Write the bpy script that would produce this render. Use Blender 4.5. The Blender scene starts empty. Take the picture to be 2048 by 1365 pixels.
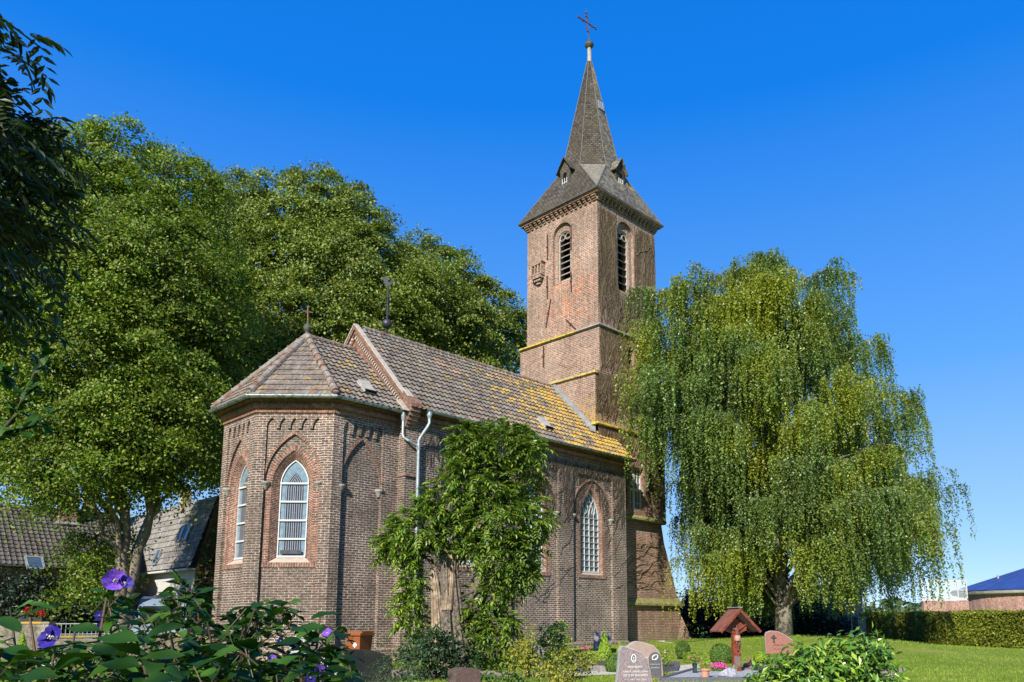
import bpy, bmesh, math, random
import numpy as np
from mathutils import Vector, Matrix
from mathutils.geometry import tessellate_polygon
R = math.radians
random.seed(7)
rng = np.random.default_rng(7)
SC = bpy.context.scene
COL = SC.collection

# ------------------------------------------------------------------ camera
CAM = Vector((-15.3, -21.29, 1.337))
YAW = R(43.74)
PITCH = math.atan(246 / 1559.0)
FPX, PX0, PY0 = 1559.0, 1095.0, 994.0          # focal length and principal point, in photo pixels
cam = bpy.data.cameras.new('camera')
cam.sensor_width = 36
cam.lens = FPX / 2048 * 36
cam.shift_x = -(PX0 - 1024) / 2048
cam.shift_y = (PY0 - 682.5) / 2048
cam.clip_start = 0.05
cam.clip_end = 6000
cam_o = bpy.data.objects.new('camera', cam)
COL.objects.link(cam_o)
cam_o.location = CAM
cam_o.rotation_euler = (R(90) + PITCH, 0, YAW - R(90))
SC.camera = cam_o

# ------------------------------------------------------------------ light
SUN_AZ, SUN_EL = R(66), R(33)                   # from the south wall's normal towards the east end; elevation
sd = Vector((-math.sin(SUN_AZ) * math.cos(SUN_EL), -math.cos(SUN_AZ) * math.cos(SUN_EL), math.sin(SUN_EL)))
sun = bpy.data.lights.new('sun', 'SUN')
sun.energy = 5.0
sun.angle = R(0.5)
sun.color = (1.0, 0.93, 0.82)
sun_o = bpy.data.objects.new('sun', sun)
COL.objects.link(sun_o)
sun_o.rotation_euler = sd.to_track_quat('Z', 'Y').to_euler()
w = bpy.data.worlds.new('World')
SC.world = w
w.use_nodes = True
nt = w.node_tree
nt.nodes.clear()
sky = nt.nodes.new('ShaderNodeTexSky')
sky.sky_type = 'NISHITA'
sky.sun_disc = False
sky.sun_elevation = SUN_EL
sky.sun_rotation = math.atan2(sd.x, sd.y)
sky.air_density = 0.6
sky.dust_density = 0.0
sky.ozone_density = 4.0
hs = nt.nodes.new('ShaderNodeHueSaturation')
hs.inputs['Saturation'].default_value = 1.45
hs.inputs['Value'].default_value = 1.0
bg = nt.nodes.new('ShaderNodeBackground')
bg.inputs[1].default_value = 0.12
wo = nt.nodes.new('ShaderNodeOutputWorld')
nt.links.new(sky.outputs[0], hs.inputs['Color'])
# the clear summer sky: Nishita blended with a fixed zenith-to-horizon blue
tc = nt.nodes.new('ShaderNodeTexCoord')
sx_ = nt.nodes.new('ShaderNodeSeparateXYZ')
nt.links.new(tc.outputs['Generated'], sx_.inputs[0])
rp = nt.nodes.new('ShaderNodeValToRGB')
el = rp.color_ramp.elements
while len(el) < 5:
    el.new(0.5)
for e_, (p_, c_) in zip(el, ((0.0, (.36, .46, .59)), (.10, (.275, .41, .61)), (.30, (.09, .27, .64)), (.58, (.006, .145, .57)), (1.0, (.0, .09, .42)))):
    e_.position = p_
    e_.color = (*c_, 1)
nt.links.new(sx_.outputs[2], rp.inputs[0])
sc_n = nt.nodes.new('ShaderNodeVectorMath')
sc_n.operation = 'SCALE'
sc_n.inputs['Scale'].default_value = 1 / 0.12
nt.links.new(rp.outputs[0], sc_n.inputs[0])
mx_ = nt.nodes.new('ShaderNodeMix')
mx_.data_type = 'RGBA'
mx_.inputs[0].default_value = 0.8
nt.links.new(hs.outputs[0], mx_.inputs[6])
nt.links.new(sc_n.outputs[0], mx_.inputs[7])
nt.links.new(mx_.outputs[2], bg.inputs[0])
nt.links.new(bg.outputs[0], wo.inputs[0])
SC.view_settings.view_transform = 'Standard'
SC.view_settings.look = 'None'
SC.view_settings.exposure = 0.75
SC.view_settings.gamma = 1.0
SC.render.engine = 'CYCLES'
SC.cycles.max_bounces = 5
SC.cycles.diffuse_bounces = 2
SC.cycles.glossy_bounces = 2
SC.cycles.transmission_bounces = 3

# ------------------------------------------------------------------ helpers: placing
_c, _s = math.cos(YAW), math.sin(YAW)
FW = Vector((_c * math.cos(PITCH), _s * math.cos(PITCH), math.sin(PITCH)))
RT = Vector((_s, -_c, 0))
UP = RT.cross(FW)
FH = Vector((_c, _s, 0))


def at(px, py, D):
    """the place seen at photo pixel px,py at D metres ahead of the camera"""
    r = FW * FPX + RT * (px - PX0) - UP * (py - PY0)
    return CAM + r * (D / r.dot(FH))


def gz(x, y):
    d = math.hypot(x - 17, y + 1)
    t = min(1, max(0, (15 - d) / 11))
    d2 = math.hypot(x - 18.8, y + 5.4)
    u = min(1, max(0, (8 - d2) / 7))
    return 0.34 * t * t * (3 - 2 * t) + 0.28 * u * u * (3 - 2 * u)


def gp(px, D, dz=0.0):
    """point on the ground at photo column px, D metres ahead"""
    p = at(px, 1240, D)
    k = (px - PX0)
    for _ in range(3):
        z = gz(p.x, p.y) + dz
        dep = D * math.cos(PITCH) + (z - CAM.z) * math.sin(PITCH)
        q = Vector((CAM.x, CAM.y, 0)) + FH * D + RT * (k * dep / FPX)
        p = Vector((q.x, q.y, z))
    return p


# ------------------------------------------------------------------ helpers: materials
MATS = {}


def newmat(name):
    m = bpy.data.materials.new(name)
    m.use_nodes = True
    nt = m.node_tree
    b = nt.nodes['Principled BSDF']
    MATS[name] = m
    return m, nt, b


def nd(nt, t, **k):
    n = nt.nodes.new(t)
    for a, v in k.items():
        setattr(n, a, v)
    return n


def L(nt, a, b):
    nt.links.new(a, b)


def c4(c):
    return (c[0], c[1], c[2], 1)


def mixc(nt, fac, a, b, mode='MIX'):
    n = nd(nt, 'ShaderNodeMix', data_type='RGBA', blend_type=mode)
    for sock, v in ((n.inputs[0], fac), (n.inputs[6], a), (n.inputs[7], b)):
        if hasattr(v, 'is_linked'):
            L(nt, v, sock)
        elif isinstance(v, (int, float)):
            sock.default_value = v
        else:
            sock.default_value = c4(v)
    return n.outputs[2]


def noise(nt, vec, scale, detail=4, rough=0.6):
    n = nd(nt, 'ShaderNodeTexNoise')
    n.inputs['Scale'].default_value = scale
    n.inputs['Detail'].default_value = detail
    n.inputs['Roughness'].default_value = rough
    if vec is not None:
        L(nt, vec, n.inputs['Vector'])
    return n.outputs['Fac']


def ramp(nt, fac, *stops):
    n = nd(nt, 'ShaderNodeValToRGB')
    e = n.color_ramp.elements
    while len(e) < len(stops):
        e.new(0.5)
    for i, (p, c) in enumerate(stops):
        e[i].position = p
        e[i].color = c4(c) if not isinstance(c, (int, float)) else (c, c, c, 1)
    L(nt, fac, n.inputs[0])
    return n.outputs[0]


def math_(nt, op, a, b=None):
    n = nd(nt, 'ShaderNodeMath', operation=op)
    for i, v in enumerate((a, b)):
        if v is None:
            continue
        if hasattr(v, 'is_linked'):
            L(nt, v, n.inputs[i])
        else:
            n.inputs[i].default_value = v
    return n.outputs[0]


def bump(nt, b, h, strength=0.5, dist=0.01):
    n = nd(nt, 'ShaderNodeBump')
    n.inputs['Strength'].default_value = strength
    n.inputs['Distance'].default_value = dist
    L(nt, h, n.inputs['Height'])
    L(nt, n.outputs[0], b.inputs['Normal'])


def pos(nt):
    return nd(nt, 'ShaderNodeNewGeometry').outputs['Position']


def M(name, c1, c2=None, scale=6, rough=0.8, metal=0.0, bmp=0.0, bscale=None, spec=0.4, lo=0.35, hi=0.65, c3=None, s3=40, coat=0):
    m, nt, b = newmat(name)
    b.inputs['Roughness'].default_value = rough
    b.inputs['Metallic'].default_value = metal
    b.inputs['Specular IOR Level'].default_value = spec
    if coat:
        b.inputs['Coat Weight'].default_value = coat
        b.inputs['Coat Roughness'].default_value = 0.08
    p = pos(nt)
    if c2 is None:
        c2 = tuple(x * 0.75 for x in c1)
    col = ramp(nt, noise(nt, p, scale), (lo, c1), (hi, c2))
    if c3 is not None:
        col = mixc(nt, ramp(nt, noise(nt, p, s3, 2), (0.5, 0.0), (0.62, 1.0)), col, c3)
    L(nt, col, b.inputs['Base Color'])
    if bmp:
        bump(nt, b, noise(nt, p, bscale or scale * 6), bmp, 0.02)
    return m


def brick_mat(name, ca, cb, mortar, stain, w_=0.235, h_=0.078, mo=0.0125, stain_amt=0.5, lichen=None, moss=0.0, warm=None):
    m, nt, b = newmat(name)
    uv = nd(nt, 'ShaderNodeUVMap').outputs[0]
    p = pos(nt)
    t = nd(nt, 'ShaderNodeTexBrick')
    t.offset = 0.5
    t.inputs['Scale'].default_value = 1
    t.inputs['Mortar Size'].default_value = mo
    t.inputs['Mortar Smooth'].default_value = 0.25
    t.inputs['Bias'].default_value = -0.05
    t.inputs['Brick Width'].default_value = w_
    t.inputs['Row Height'].default_value = h_
    # wobble the courses a little so they are not ruler-straight
    nz = nd(nt, 'ShaderNodeTexNoise')
    nz.inputs['Scale'].default_value = 2.2
    L(nt, p, nz.inputs['Vector'])
    wob = nd(nt, 'ShaderNodeVectorMath', operation='SCALE')
    L(nt, nz.outputs['Color'], wob.inputs[0])
    wob.inputs['Scale'].default_value = 0.03
    add = nd(nt, 'ShaderNodeVectorMath', operation='ADD')
    L(nt, uv, add.inputs[0])
    L(nt, wob.outputs[0], add.inputs[1])
    L(nt, add.outputs[0], t.inputs['Vector'])
    t.inputs['Color1'].default_value = c4(ca)
    t.inputs['Color2'].default_value = c4(cb)
    t.inputs['Mortar'].default_value = c4(mortar)
    col = mixc(nt, math_(nt, 'MULTIPLY', ramp(nt, noise(nt, p, 0.7, 6, 0.7), (0.4, 0.0), (0.62, 1.0)), stain_amt), t.outputs['Color'], stain)
    # single dark and pale bricks
    sp = ramp(nt, noise(nt, p, 9, 3, 0.8), (0.30, 0.45), (0.5, 0.95), (0.72, 1.45))
    sp = mixc(nt, 1.0, sp, ramp(nt, noise(nt, p, 0.28, 4, 0.6), (0.35, 0.78), (0.65, 1.18)), 'MULTIPLY')
    col = mixc(nt, 1.0, col, sp, 'MULTIPLY')
    # streaks running down the wall
    sc = nd(nt, 'ShaderNodeMapping')
    sc.inputs['Scale'].default_value = (1.6, 1.6, 0.12)
    L(nt, p, sc.inputs['Vector'])
    st = ramp(nt, noise(nt, sc.outputs[0], 1.6, 5, 0.7), (0.3, 0.72), (0.6, 1.08))
    col = mixc(nt, 1.0, col, st, 'MULTIPLY')
    if lichen:
        x0, x1, z0, z1, amt = lichen
        sep = nd(nt, 'ShaderNodeSeparateXYZ')
        L(nt, p, sep.inputs[0])
        n = nd(nt, 'ShaderNodeMapRange')
        n.inputs[1].default_value, n.inputs[2].default_value = z0, z1
        n.inputs[3].default_value, n.inputs[4].default_value = 1, 0
        L(nt, sep.outputs[2], n.inputs[0])
        n2 = nd(nt, 'ShaderNodeMapRange')
        n2.inputs[1].default_value, n2.inputs[2].default_value = x0, x1
        n2.inputs[3].default_value, n2.inputs[4].default_value = 1, 0
        L(nt, sep.outputs[0], n2.inputs[0])
        k = math_(nt, 'MULTIPLY', n.outputs[0], n2.outputs[0])
        k = math_(nt, 'MULTIPLY', k, ramp(nt, noise(nt, p, 3.5, 5, 0.75), (0.45, 0.0), (0.55, 1.0)))
        col = mixc(nt, math_(nt, 'MULTIPLY', k, amt), col, (0.55, 0.34, 0.03))
    if warm:
        vd = nd(nt, 'ShaderNodeVectorMath', operation='DISTANCE')
        L(nt, p, vd.inputs[0])
        vd.inputs[1].default_value = warm[:3]
        mr = nd(nt, 'ShaderNodeMapRange')
        mr.inputs[1].default_value, mr.inputs[2].default_value = 0.2, warm[3]
        mr.inputs[3].default_value, mr.inputs[4].default_value = 1, 0
        L(nt, vd.outputs['Value'], mr.inputs[0])
        k = math_(nt, 'MULTIPLY', mr.outputs[0], ramp(nt, noise(nt, p, 2.2, 4), (0.4, 0.0), (0.6, 1.0)))
        col = mixc(nt, math_(nt, 'MULTIPLY', k, .8), col, mixc(nt, 1.0, col, (1.5, .95, .7), 'MULTIPLY'))
    if moss:
        sep = nd(nt, 'ShaderNodeSeparateXYZ')
        L(nt, p, sep.inputs[0])
        n = nd(nt, 'ShaderNodeMapRange')
        n.inputs[1].default_value, n.inputs[2].default_value = 0.1, 1.1
        n.inputs[3].default_value, n.inputs[4].default_value = 1, 0
        L(nt, sep.outputs[2], n.inputs[0])
        k = math_(nt, 'MULTIPLY', n.outputs[0], ramp(nt, noise(nt, p, 2.5, 4), (0.35, 0.0), (0.7, 1.0)))
        col = mixc(nt, math_(nt, 'MULTIPLY', k, moss), col, (0.16, 0.17, 0.06))
    L(nt, col, b.inputs['Base Color'])
    b.inputs['Roughness'].default_value = 0.9
    b.inputs['Specular IOR Level'].default_value = 0.2
    h = math_(nt, 'ADD', math_(nt, 'MULTIPLY', t.outputs['Fac'], -1.0), math_(nt, 'MULTIPLY', noise(nt, p, 35, 3), 0.8))
    bump(nt, b, h, 1.0, 0.02)
    return m


def tile_mat(name, cols, tw, row, lichen_x=None, lichen_amt=0.3, orange=0.0, rough=0.85):
    """clay or concrete roof tiles: one colour per tile, yellow lichen in patches"""
    m, nt, b = newmat(name)
    uv = nd(nt, 'ShaderNodeUVMap').outputs[0]
    p = pos(nt)
    dv = nd(nt, 'ShaderNodeVectorMath', operation='DIVIDE')
    L(nt, uv, dv.inputs[0])
    dv.inputs[1].default_value = (tw, row, 1)
    fl = nd(nt, 'ShaderNodeVectorMath', operation='FLOOR')
    L(nt, dv.outputs[0], fl.inputs[0])
    wn = nd(nt, 'ShaderNodeTexWhiteNoise', noise_dimensions='2D')
    L(nt, fl.outputs[0], wn.inputs['Vector'])
    n = len(cols)
    col = ramp(nt, wn.outputs['Value'], *[((i + 0.5) / n, c) for i, c in enumerate(cols)])
    col = mixc(nt, 1.0, col, ramp(nt, noise(nt, p, 1.3, 5, 0.7), (0.3, 0.72), (0.7, 1.25)), 'MULTIPLY')
    col = mixc(nt, 1.0, col, ramp(nt, noise(nt, p, 22, 3, 0.7), (0.3, 0.7), (0.7, 1.3)), 'MULTIPLY')
    if orange:
        k = math_(nt, 'MULTIPLY', ramp(nt, noise(nt, fl.outputs[0], 0.13, 2), (0.60, 0.0), (0.66, 1.0)), ramp(nt, wn.outputs['Value'], (0.25, 0.0), (0.35, 1.0)))
        col = mixc(nt, math_(nt, 'MULTIPLY', k, orange), col, (0.52, 0.24, 0.13))
    nz = noise(nt, p, 1.9, 7, 0.72)
    th = 0.585
    if lichen_x:
        x0, x1 = lichen_x
        sep = nd(nt, 'ShaderNodeSeparateXYZ')
        L(nt, p, sep.inputs[0])
        mr = nd(nt, 'ShaderNodeMapRange')
        mr.inputs[1].default_value, mr.inputs[2].default_value = x0, x1
        mr.inputs[3].default_value, mr.inputs[4].default_value = -0.03, 0.165
        L(nt, sep.outputs[0], mr.inputs[0])
        nz = math_(nt, 'ADD', nz, mr.outputs[0])
    k = ramp(nt, nz, (th - .01, 0.0), (th + 0.05, 1.0))
    k = math_(nt, 'MULTIPLY', k, ramp(nt, noise(nt, p, 28, 2, 0.6), (0.36, 0.15), (0.5, 1.0)))
    yc = mixc(nt, noise(nt, p, 7, 3), (0.55, 0.36, 0.02), (0.42, 0.22, 0.025))
    col = mixc(nt, math_(nt, 'MULTIPLY', k, lichen_amt), col, yc)
    gl = ramp(nt, noise(nt, p, 13, 4, 0.75), (0.54, 0.0), (0.62, 0.55))
    col = mixc(nt, gl, col, (0.30, 0.28, 0.25))
    L(nt, col, b.inputs['Base Color'])
    b.inputs['Roughness'].default_value = rough
    b.inputs['Specular IOR Level'].default_value = 0.25
    bump(nt, b, noise(nt, p, 30, 4, 0.7), 0.5, 0.012)
    return m


def leaf_mat(name, dark, light, trans=0.3, rough=0.45, yellow=None, spec=0.35, tint=None):
    m, nt, b = newmat(name)
    g = nd(nt, 'ShaderNodeNewGeometry')
    rnd = g.outputs['Random Per Island']
    stops = [(0.0, dark), (0.75, light)]
    if yellow:
        stops = [(0.0, dark), (0.6, light), (1.0, yellow)]
    col = ramp(nt, rnd, *stops)
    big = ramp(nt, noise(nt, g.outputs['Position'], 0.45, 3), (0.35, 0.75), (0.65, 1.2))
    col = mixc(nt, 1.0, col, big, 'MULTIPLY')
    if tint:
        col = mixc(nt, ramp(nt, noise(nt, g.outputs['Position'], 0.22, 3), (0.45, 0.0), (0.6, 0.8)), col, tint)
    L(nt, col, b.inputs['Base Color'])
    b.inputs['Roughness'].default_value = rough
    b.inputs['Specular IOR Level'].default_value = spec
    tr = nd(nt, 'ShaderNodeBsdfTranslucent')
    L(nt, mixc(nt, 1.0, col, (1.2, 1.3, 0.5), 'MULTIPLY'), tr.inputs[0])
    mx = nd(nt, 'ShaderNodeMixShader')
    mx.inputs[0].default_value = trans
    L(nt, b.outputs[0], mx.inputs[1])
    L(nt, tr.outputs[0], mx.inputs[2])
    out = [n for n in nt.nodes if n.type == 'OUTPUT_MATERIAL'][0]
    L(nt, mx.outputs[0], out.inputs[0])
    return m


# ------------------------------------------------------------------ helpers: objects
def tag(o, label=None, cat=None, group=None, kind=None):
    if label:
        o['label'] = label
    if cat:
        o['category'] = cat
    if group:
        o['group'] = group
    if kind:
        o['kind'] = kind
    return o


def thing(name, label, cat, loc=(0, 0, 0), group=None):
    o = bpy.data.objects.new(name, None)
    o.empty_display_size = 0.2
    COL.objects.link(o)
    o.location = loc
    return tag(o, label, cat, group)


def wloc(o):
    v = Vector((0, 0, 0))
    while o is not None:
        v += Vector(o.location)
        o = o.parent
    return v


def link(name, me, m, parent=None, smooth=False):
    o = bpy.data.objects.new(name, me)
    COL.objects.link(o)
    if m is not None:
        me.materials.append(m)
    if smooth:
        me.polygons.foreach_set('use_smooth', [True] * len(me.polygons))
    if parent is not None:
        o.parent = parent
        off = wloc(parent)
        if off.length > 1e-9:
            me.transform(Matrix.Translation(-off))
    return o


class MB:
    """collects faces, in world metres, and builds them as one mesh object"""

    def __init__(s):
        s.v = []
        s.f = []
        s.uv = []

    def face(s, pts, uv=None):
        i = len(s.v)
        s.v += [tuple(p) for p in pts]
        s.f.append(tuple(range(i, i + len(pts))))
        s.uv.append(uv)

    def faces(s, verts, faces, uvs=None):
        i = len(s.v)
        s.v += [tuple(p) for p in verts]
        for k, f in enumerate(faces):
            s.f.append(tuple(i + j for j in f))
            s.uv.append(uvs[k] if uvs else None)

    def box(s, x0, x1, y0, y1, z0, z1):
        s.obox(Vector(((x0 + x1) / 2, (y0 + y1) / 2, (z0 + z1) / 2)), (1, 0, 0), (0, 1, 0), (0, 0, 1), (x1 - x0) / 2, (y1 - y0) / 2, (z1 - z0) / 2)

    def obox(s, c, a, b, n, ha, hb, hn):
        a, b, n, c = Vector(a).normalized() * ha, Vector(b).normalized() * hb, Vector(n).normalized() * hn, Vector(c)
        P = [c + a * i + b * j + n * k for k in (-1, 1) for j in (-1, 1) for i in (-1, 1)]
        s.faces(P, [(0, 2, 3, 1), (4, 5, 7, 6), (0, 1, 5, 4), (2, 6, 7, 3), (0, 4, 6, 2), (1, 3, 7, 5)])

    def bar(s, p, q, wd, ht=None, up=(0, 0, 1)):
        p, q = Vector(p), Vector(q)
        d = (q - p)
        u = Vector(up)
        if abs(d.normalized().dot(u)) > 0.98:
            u = Vector((1, 0, 0))
        a = d.cross(u).normalized()
        b = a.cross(d).normalized()
        s.obox((p + q) / 2, d, a, b, d.length / 2, wd / 2, (ht or wd) / 2)

    def tube(s, pts, rad, n=8, cap=True):
        pts = [Vector(p) for p in pts]
        if isinstance(rad, (int, float)):
            rad = [rad] * len(pts)
        i0 = len(s.v)
        ref = None
        for k, p in enumerate(pts):
            d = (pts[min(k + 1, len(pts) - 1)] - pts[max(k - 1, 0)]).normalized()
            if ref is None:
                ref = Vector((0, 0, 1)) if abs(d.z) < 0.9 else Vector((1, 0, 0))
            a = d.cross(ref).normalized()
            b = a.cross(d).normalized()
            ref = b
            for j in range(n):
                t = 2 * math.pi * j / n
                s.v.append(tuple(p + (a * math.cos(t) + b * math.sin(t)) * rad[k]))
        for k in range(len(pts) - 1):
            for j in range(n):
                s.f.append((i0 + k * n + j, i0 + k * n + (j + 1) % n, i0 + (k + 1) * n + (j + 1) % n, i0 + (k + 1) * n + j))
                s.uv.append(None)
        if cap:
            s.f.append(tuple(i0 + j for j in range(n))[::-1])
            s.uv.append(None)
            s.f.append(tuple(i0 + (len(pts) - 1) * n + j for j in range(n)))
            s.uv.append(None)

    def lathe(s, o, prof, n=16):
        o = Vector(o)
        i0 = len(s.v)
        for r, z in prof:
            for j in range(n):
                t = 2 * math.pi * j / n
                s.v.append((o.x + r * math.cos(t), o.y + r * math.sin(t), o.z + z))
        for k in range(len(prof) - 1):
            for j in range(n):
                s.f.append((i0 + k * n + j, i0 + k * n + (j + 1) % n, i0 + (k + 1) * n + (j + 1) % n, i0 + (k + 1) * n + j))
                s.uv.append(None)

    def ball(s, c, r, n=12, sq=1.0):
        m = n // 2
        s.lathe(c, [(max(1e-4, r * math.sin(math.pi * k / m)), -r * sq * math.cos(math.pi * k / m)) for k in range(m + 1)], n)

    def poly2(s, loops, fn, uvoff=(0, 0)):
        """flat polygon with holes; loops of (u,v); fn(u,v) gives the 3D point"""
        flat = [p for lp in loops for p in lp]
        tris = tessellate_polygon([[Vector((p[0], p[1], 0)) for p in lp] for lp in loops])
        s.faces([fn(*p) for p in flat], [tuple(t) for t in tris], [[(flat[j][0] + uvoff[0], flat[j][1] + uvoff[1]) for j in t] for t in tris])

    def strip(s, A, B, uvlen=True, u0=0.0, closed=False, swap=False):
        """quads between two 3D polylines of equal length; uv = (distance across, length along)"""
        n = len(A)
        acc = 0.0
        for k in range(n if closed else n - 1):
            a0, a1, b0, b1 = Vector(A[k]), Vector(A[(k + 1) % n]), Vector(B[k]), Vector(B[(k + 1) % n])
            l = (a1 - a0).length
            wd = (b0 - a0).length
            if swap:
                uv = [(acc, u0), (acc + l, u0), (acc + l, u0 + wd), (acc, u0 + wd)]
            else:
                uv = [(u0, acc), (u0, acc + l), (u0 + wd, acc + l), (u0 + wd, acc)]
            s.face([a0, a1, b1, b0], uv)
            acc += l

    def prism(s, outline, fn, d0, d1):
        """outline of (u,v) extruded from depth d0 to d1; fn(u,v,d)"""
        s.poly2([outline], lambda u, v: fn(u, v, d0))
        s.poly2([outline], lambda u, v: fn(u, v, d1))
        s.strip([fn(u, v, d0) for u, v in outline], [fn(u, v, d1) for u, v in outline], closed=True)

    def band(s, pts, prof, closed=False):
        """profile of (offset to the right, z) swept along a flat path with mitred corners"""
        pts = [Vector((p[0], p[1])) for p in pts]
        n = len(pts)
        ms = []
        for i in range(n):
            ds = []
            if i > 0 or closed:
                ds.append((pts[i] - pts[i - 1]).normalized())
            if i < n - 1 or closed:
                ds.append((pts[(i + 1) % n] - pts[i]).normalized())
            ns = [Vector((d.y, -d.x)) for d in ds]
            ms.append(ns[0] if len(ns) == 1 else (ns[0] + ns[1]) / (1 + ns[0].dot(ns[1])))
        rows = [[(pts[i].x + ms[i].x * o, pts[i].y + ms[i].y * o, z) for i in range(n)] for o, z in prof]
        for a, b in zip(rows, rows[1:]):
            s.strip(a, b, closed=closed, swap=True)
        return rows

    def build(s, name, m, parent=None, smooth=False, uvf=None, rough=0):
        me = bpy.data.meshes.new(name)
        me.from_pydata(s.v, [], s.f)
        lay = me.uv_layers.new(name='UVMap')
        data = np.zeros(len(me.loops) * 2, dtype=np.float32)
        k = 0
        for pi, p in enumerate(me.polygons):
            uv = s.uv[pi]
            if uv is None:
                if uvf:
                    for vi in p.vertices:
                        data[2 * k], data[2 * k + 1] = uvf(Vector(s.v[vi]))
                        k += 1
                    continue
                nrm = p.normal
                if abs(nrm.z) > 0.999:
                    t, b = Vector((1, 0, 0)), Vector((0, 1, 0))
                else:
                    t = Vector((-nrm.y, nrm.x, 0)).normalized()
                    b = nrm.cross(t)
                for vi in p.vertices:
                    q = Vector(s.v[vi])
                    data[2 * k], data[2 * k + 1] = q.dot(t), q.dot(b)
                    k += 1
            else:
                for q in uv:
                    data[2 * k], data[2 * k + 1] = q
                    k += 1
        lay.data.foreach_set('uv', data)
        return link(name, me, m, parent, smooth)


def quad_leaves(name, P, N, S, asp, m, parent, fold=0.0, droop=0.0, seed=0):
    """diamond leaves: centres P, normals N, half-length S, half-width S*asp"""
    r = np.random.default_rng(seed + 11)
    n = len(P)
    N = N / (np.linalg.norm(N, axis=1, keepdims=True) + 1e-9)
    q = r.normal(size=(n, 3))
    if droop:
        q = q * (1 - droop) + np.array([0, 0, -1.0]) * droop * 1.6
    A = q - N * (q * N).sum(1, keepdims=True)
    A /= (np.linalg.norm(A, axis=1, keepdims=True) + 1e-9)
    B = np.cross(N, A)
    S = np.asarray(S).reshape(-1, 1)
    V = np.empty((n, 4, 3))
    V[:, 0] = P - A * S
    V[:, 1] = P + B * S * asp + N * S * fold - A * S * 0.15
    V[:, 2] = P + A * S
    V[:, 3] = P - B * S * asp + N * S * fold - A * S * 0.15
    me = bpy.data.meshes.new(name)
    me.from_pydata(V.reshape(-1, 3).tolist(), [], np.arange(4 * n).reshape(n, 4).tolist())
    return link(name, me, m, parent)


def unit(n, r):
    v = r.normal(size=(n, 3))
    return v / np.linalg.norm(v, axis=1, keepdims=True)


def blob_leaves(blobs, dens, per, cr, size, seed, flat=0.55, up=0.5, keep=None, noise_r=0.9, gap=0.0):
    """leaf positions in clumps spread over the shells of a group of blobs (centre, radius)"""
    r = np.random.default_rng(seed)
    C = np.array([tuple(b[0]) for b in blobs])
    Rr = np.array([b[1] for b in blobs])
    Ps, Ns = [], []
    done = np.zeros((0, 3))
    for i in range(len(blobs)):
        n = max(6, int(dens * Rr[i] ** 2))
        d = unit(n, r)
        rad = Rr[i] * (0.55 + 0.52 * r.random(n) ** 0.6)
        c = C[i] + d * rad[:, None] * np.array([1, 1, 0.92])
        dist = np.linalg.norm(c[:, None] - C[None], axis=2) / Rr[None]
        dist[:, i] = 9
        ok = (dist.min(1) > 0.72) | (r.random(n) < 0.25)
        c, d = c[ok], d[ok]
        for ck, dk in zip(c, d):
            if gap:
                if len(done) and np.min(np.linalg.norm((done - ck) * np.array([1, 1, 1.7]), axis=1)) < gap:
                    continue
                done = np.vstack([done, ck])
            k = int(per * (0.5 + 1.0 * r.random()))
            q = r.normal(size=(k, 3)) * cr * (0.6 + 0.7 * r.random()) * np.array([1, 1, flat])
            q[:, 2] -= 0.28 * (q[:, 0] ** 2 + q[:, 1] ** 2) / max(cr, 0.05)
            Ps.append(ck + q)
            Ns.append(dk * 0.55 + np.array([0, 0, up]) + r.normal(size=(k, 3)) * noise_r * 0.6)
    P, N = np.concatenate(Ps), np.concatenate(Ns)
    if keep is not None:
        k = keep(P)
        P, N = P[k], N[k]
    S = size * (0.65 + 0.7 * r.random(len(P)))
    return P, N, S


def wander(p, q, n, amp, r=random):
    p, q = Vector(p), Vector(q)
    out = []
    for i in range(n + 1):
        t = i / n
        j = Vector((r.uniform(-1, 1), r.uniform(-1, 1), r.uniform(-1, 1))) * amp * math.sin(math.pi * t)
        out.append(p.lerp(q, t) + j)
    return out


def text_mesh(txt, size, fn, name, m, parent, depth=0.004, align='CENTER'):
    cu = bpy.data.curves.new('lettering', 'FONT')
    cu.body = txt
    cu.size = size
    cu.align_x = align
    cu.extrude = depth
    o = bpy.data.objects.new('lettering', cu)
    COL.objects.link(o)
    me = bpy.data.meshes.new_from_object(o.evaluated_get(bpy.context.evaluated_depsgraph_get()))
    bpy.data.objects.remove(o)
    bpy.data.curves.remove(cu)
    for v in me.vertices:
        v.co = fn(v.co.x, v.co.y, v.co.z)
    me.materials.clear()
    return link(name, me, m, parent)


def skin_mesh(name, verts, edges, radii, m, parent, sub=2):
    me = bpy.data.meshes.new(name)
    me.from_pydata([tuple(v) for v in verts], edges, [])
    o = bpy.data.objects.new(name, me)
    COL.objects.link(o)
    sk = o.modifiers.new('skin', 'SKIN')
    for i, rr in enumerate(radii):
        rr = rr if isinstance(rr, tuple) else (rr, rr)
        me.skin_vertices[0].data[i].radius = rr
    me.skin_vertices[0].data[0].use_root = True
    ss = o.modifiers.new('sub', 'SUBSURF')
    ss.levels = sub
    out = bpy.data.meshes.new_from_object(o.evaluated_get(bpy.context.evaluated_depsgraph_get()))
    bpy.data.objects.remove(o)
    out.materials.clear()
    return link(name, out, m, parent, True)


def parch(cx, hw, zs, rise, n=10):
    """pointed arch from the left springing over the tip to the right springing"""
    rad = (rise * rise + hw * hw) / (2 * hw)
    th = math.acos((rad - hw) / rad)
    lft = []
    for i in range(n + 1):
        a = th * i / n
        lft.append((cx - hw + rad - rad * math.cos(a), zs + rad * math.sin(a)))
    lft[-1] = (cx, zs + rise)
    return lft + [(2 * cx - u, z) for u, z in lft[-2::-1]]


def rarch(cx, hw, zs, n=16):
    return [(cx - hw * math.cos(math.pi * i / n), zs + hw * math.sin(math.pi * i / n)) for i in range(n + 1)]

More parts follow.
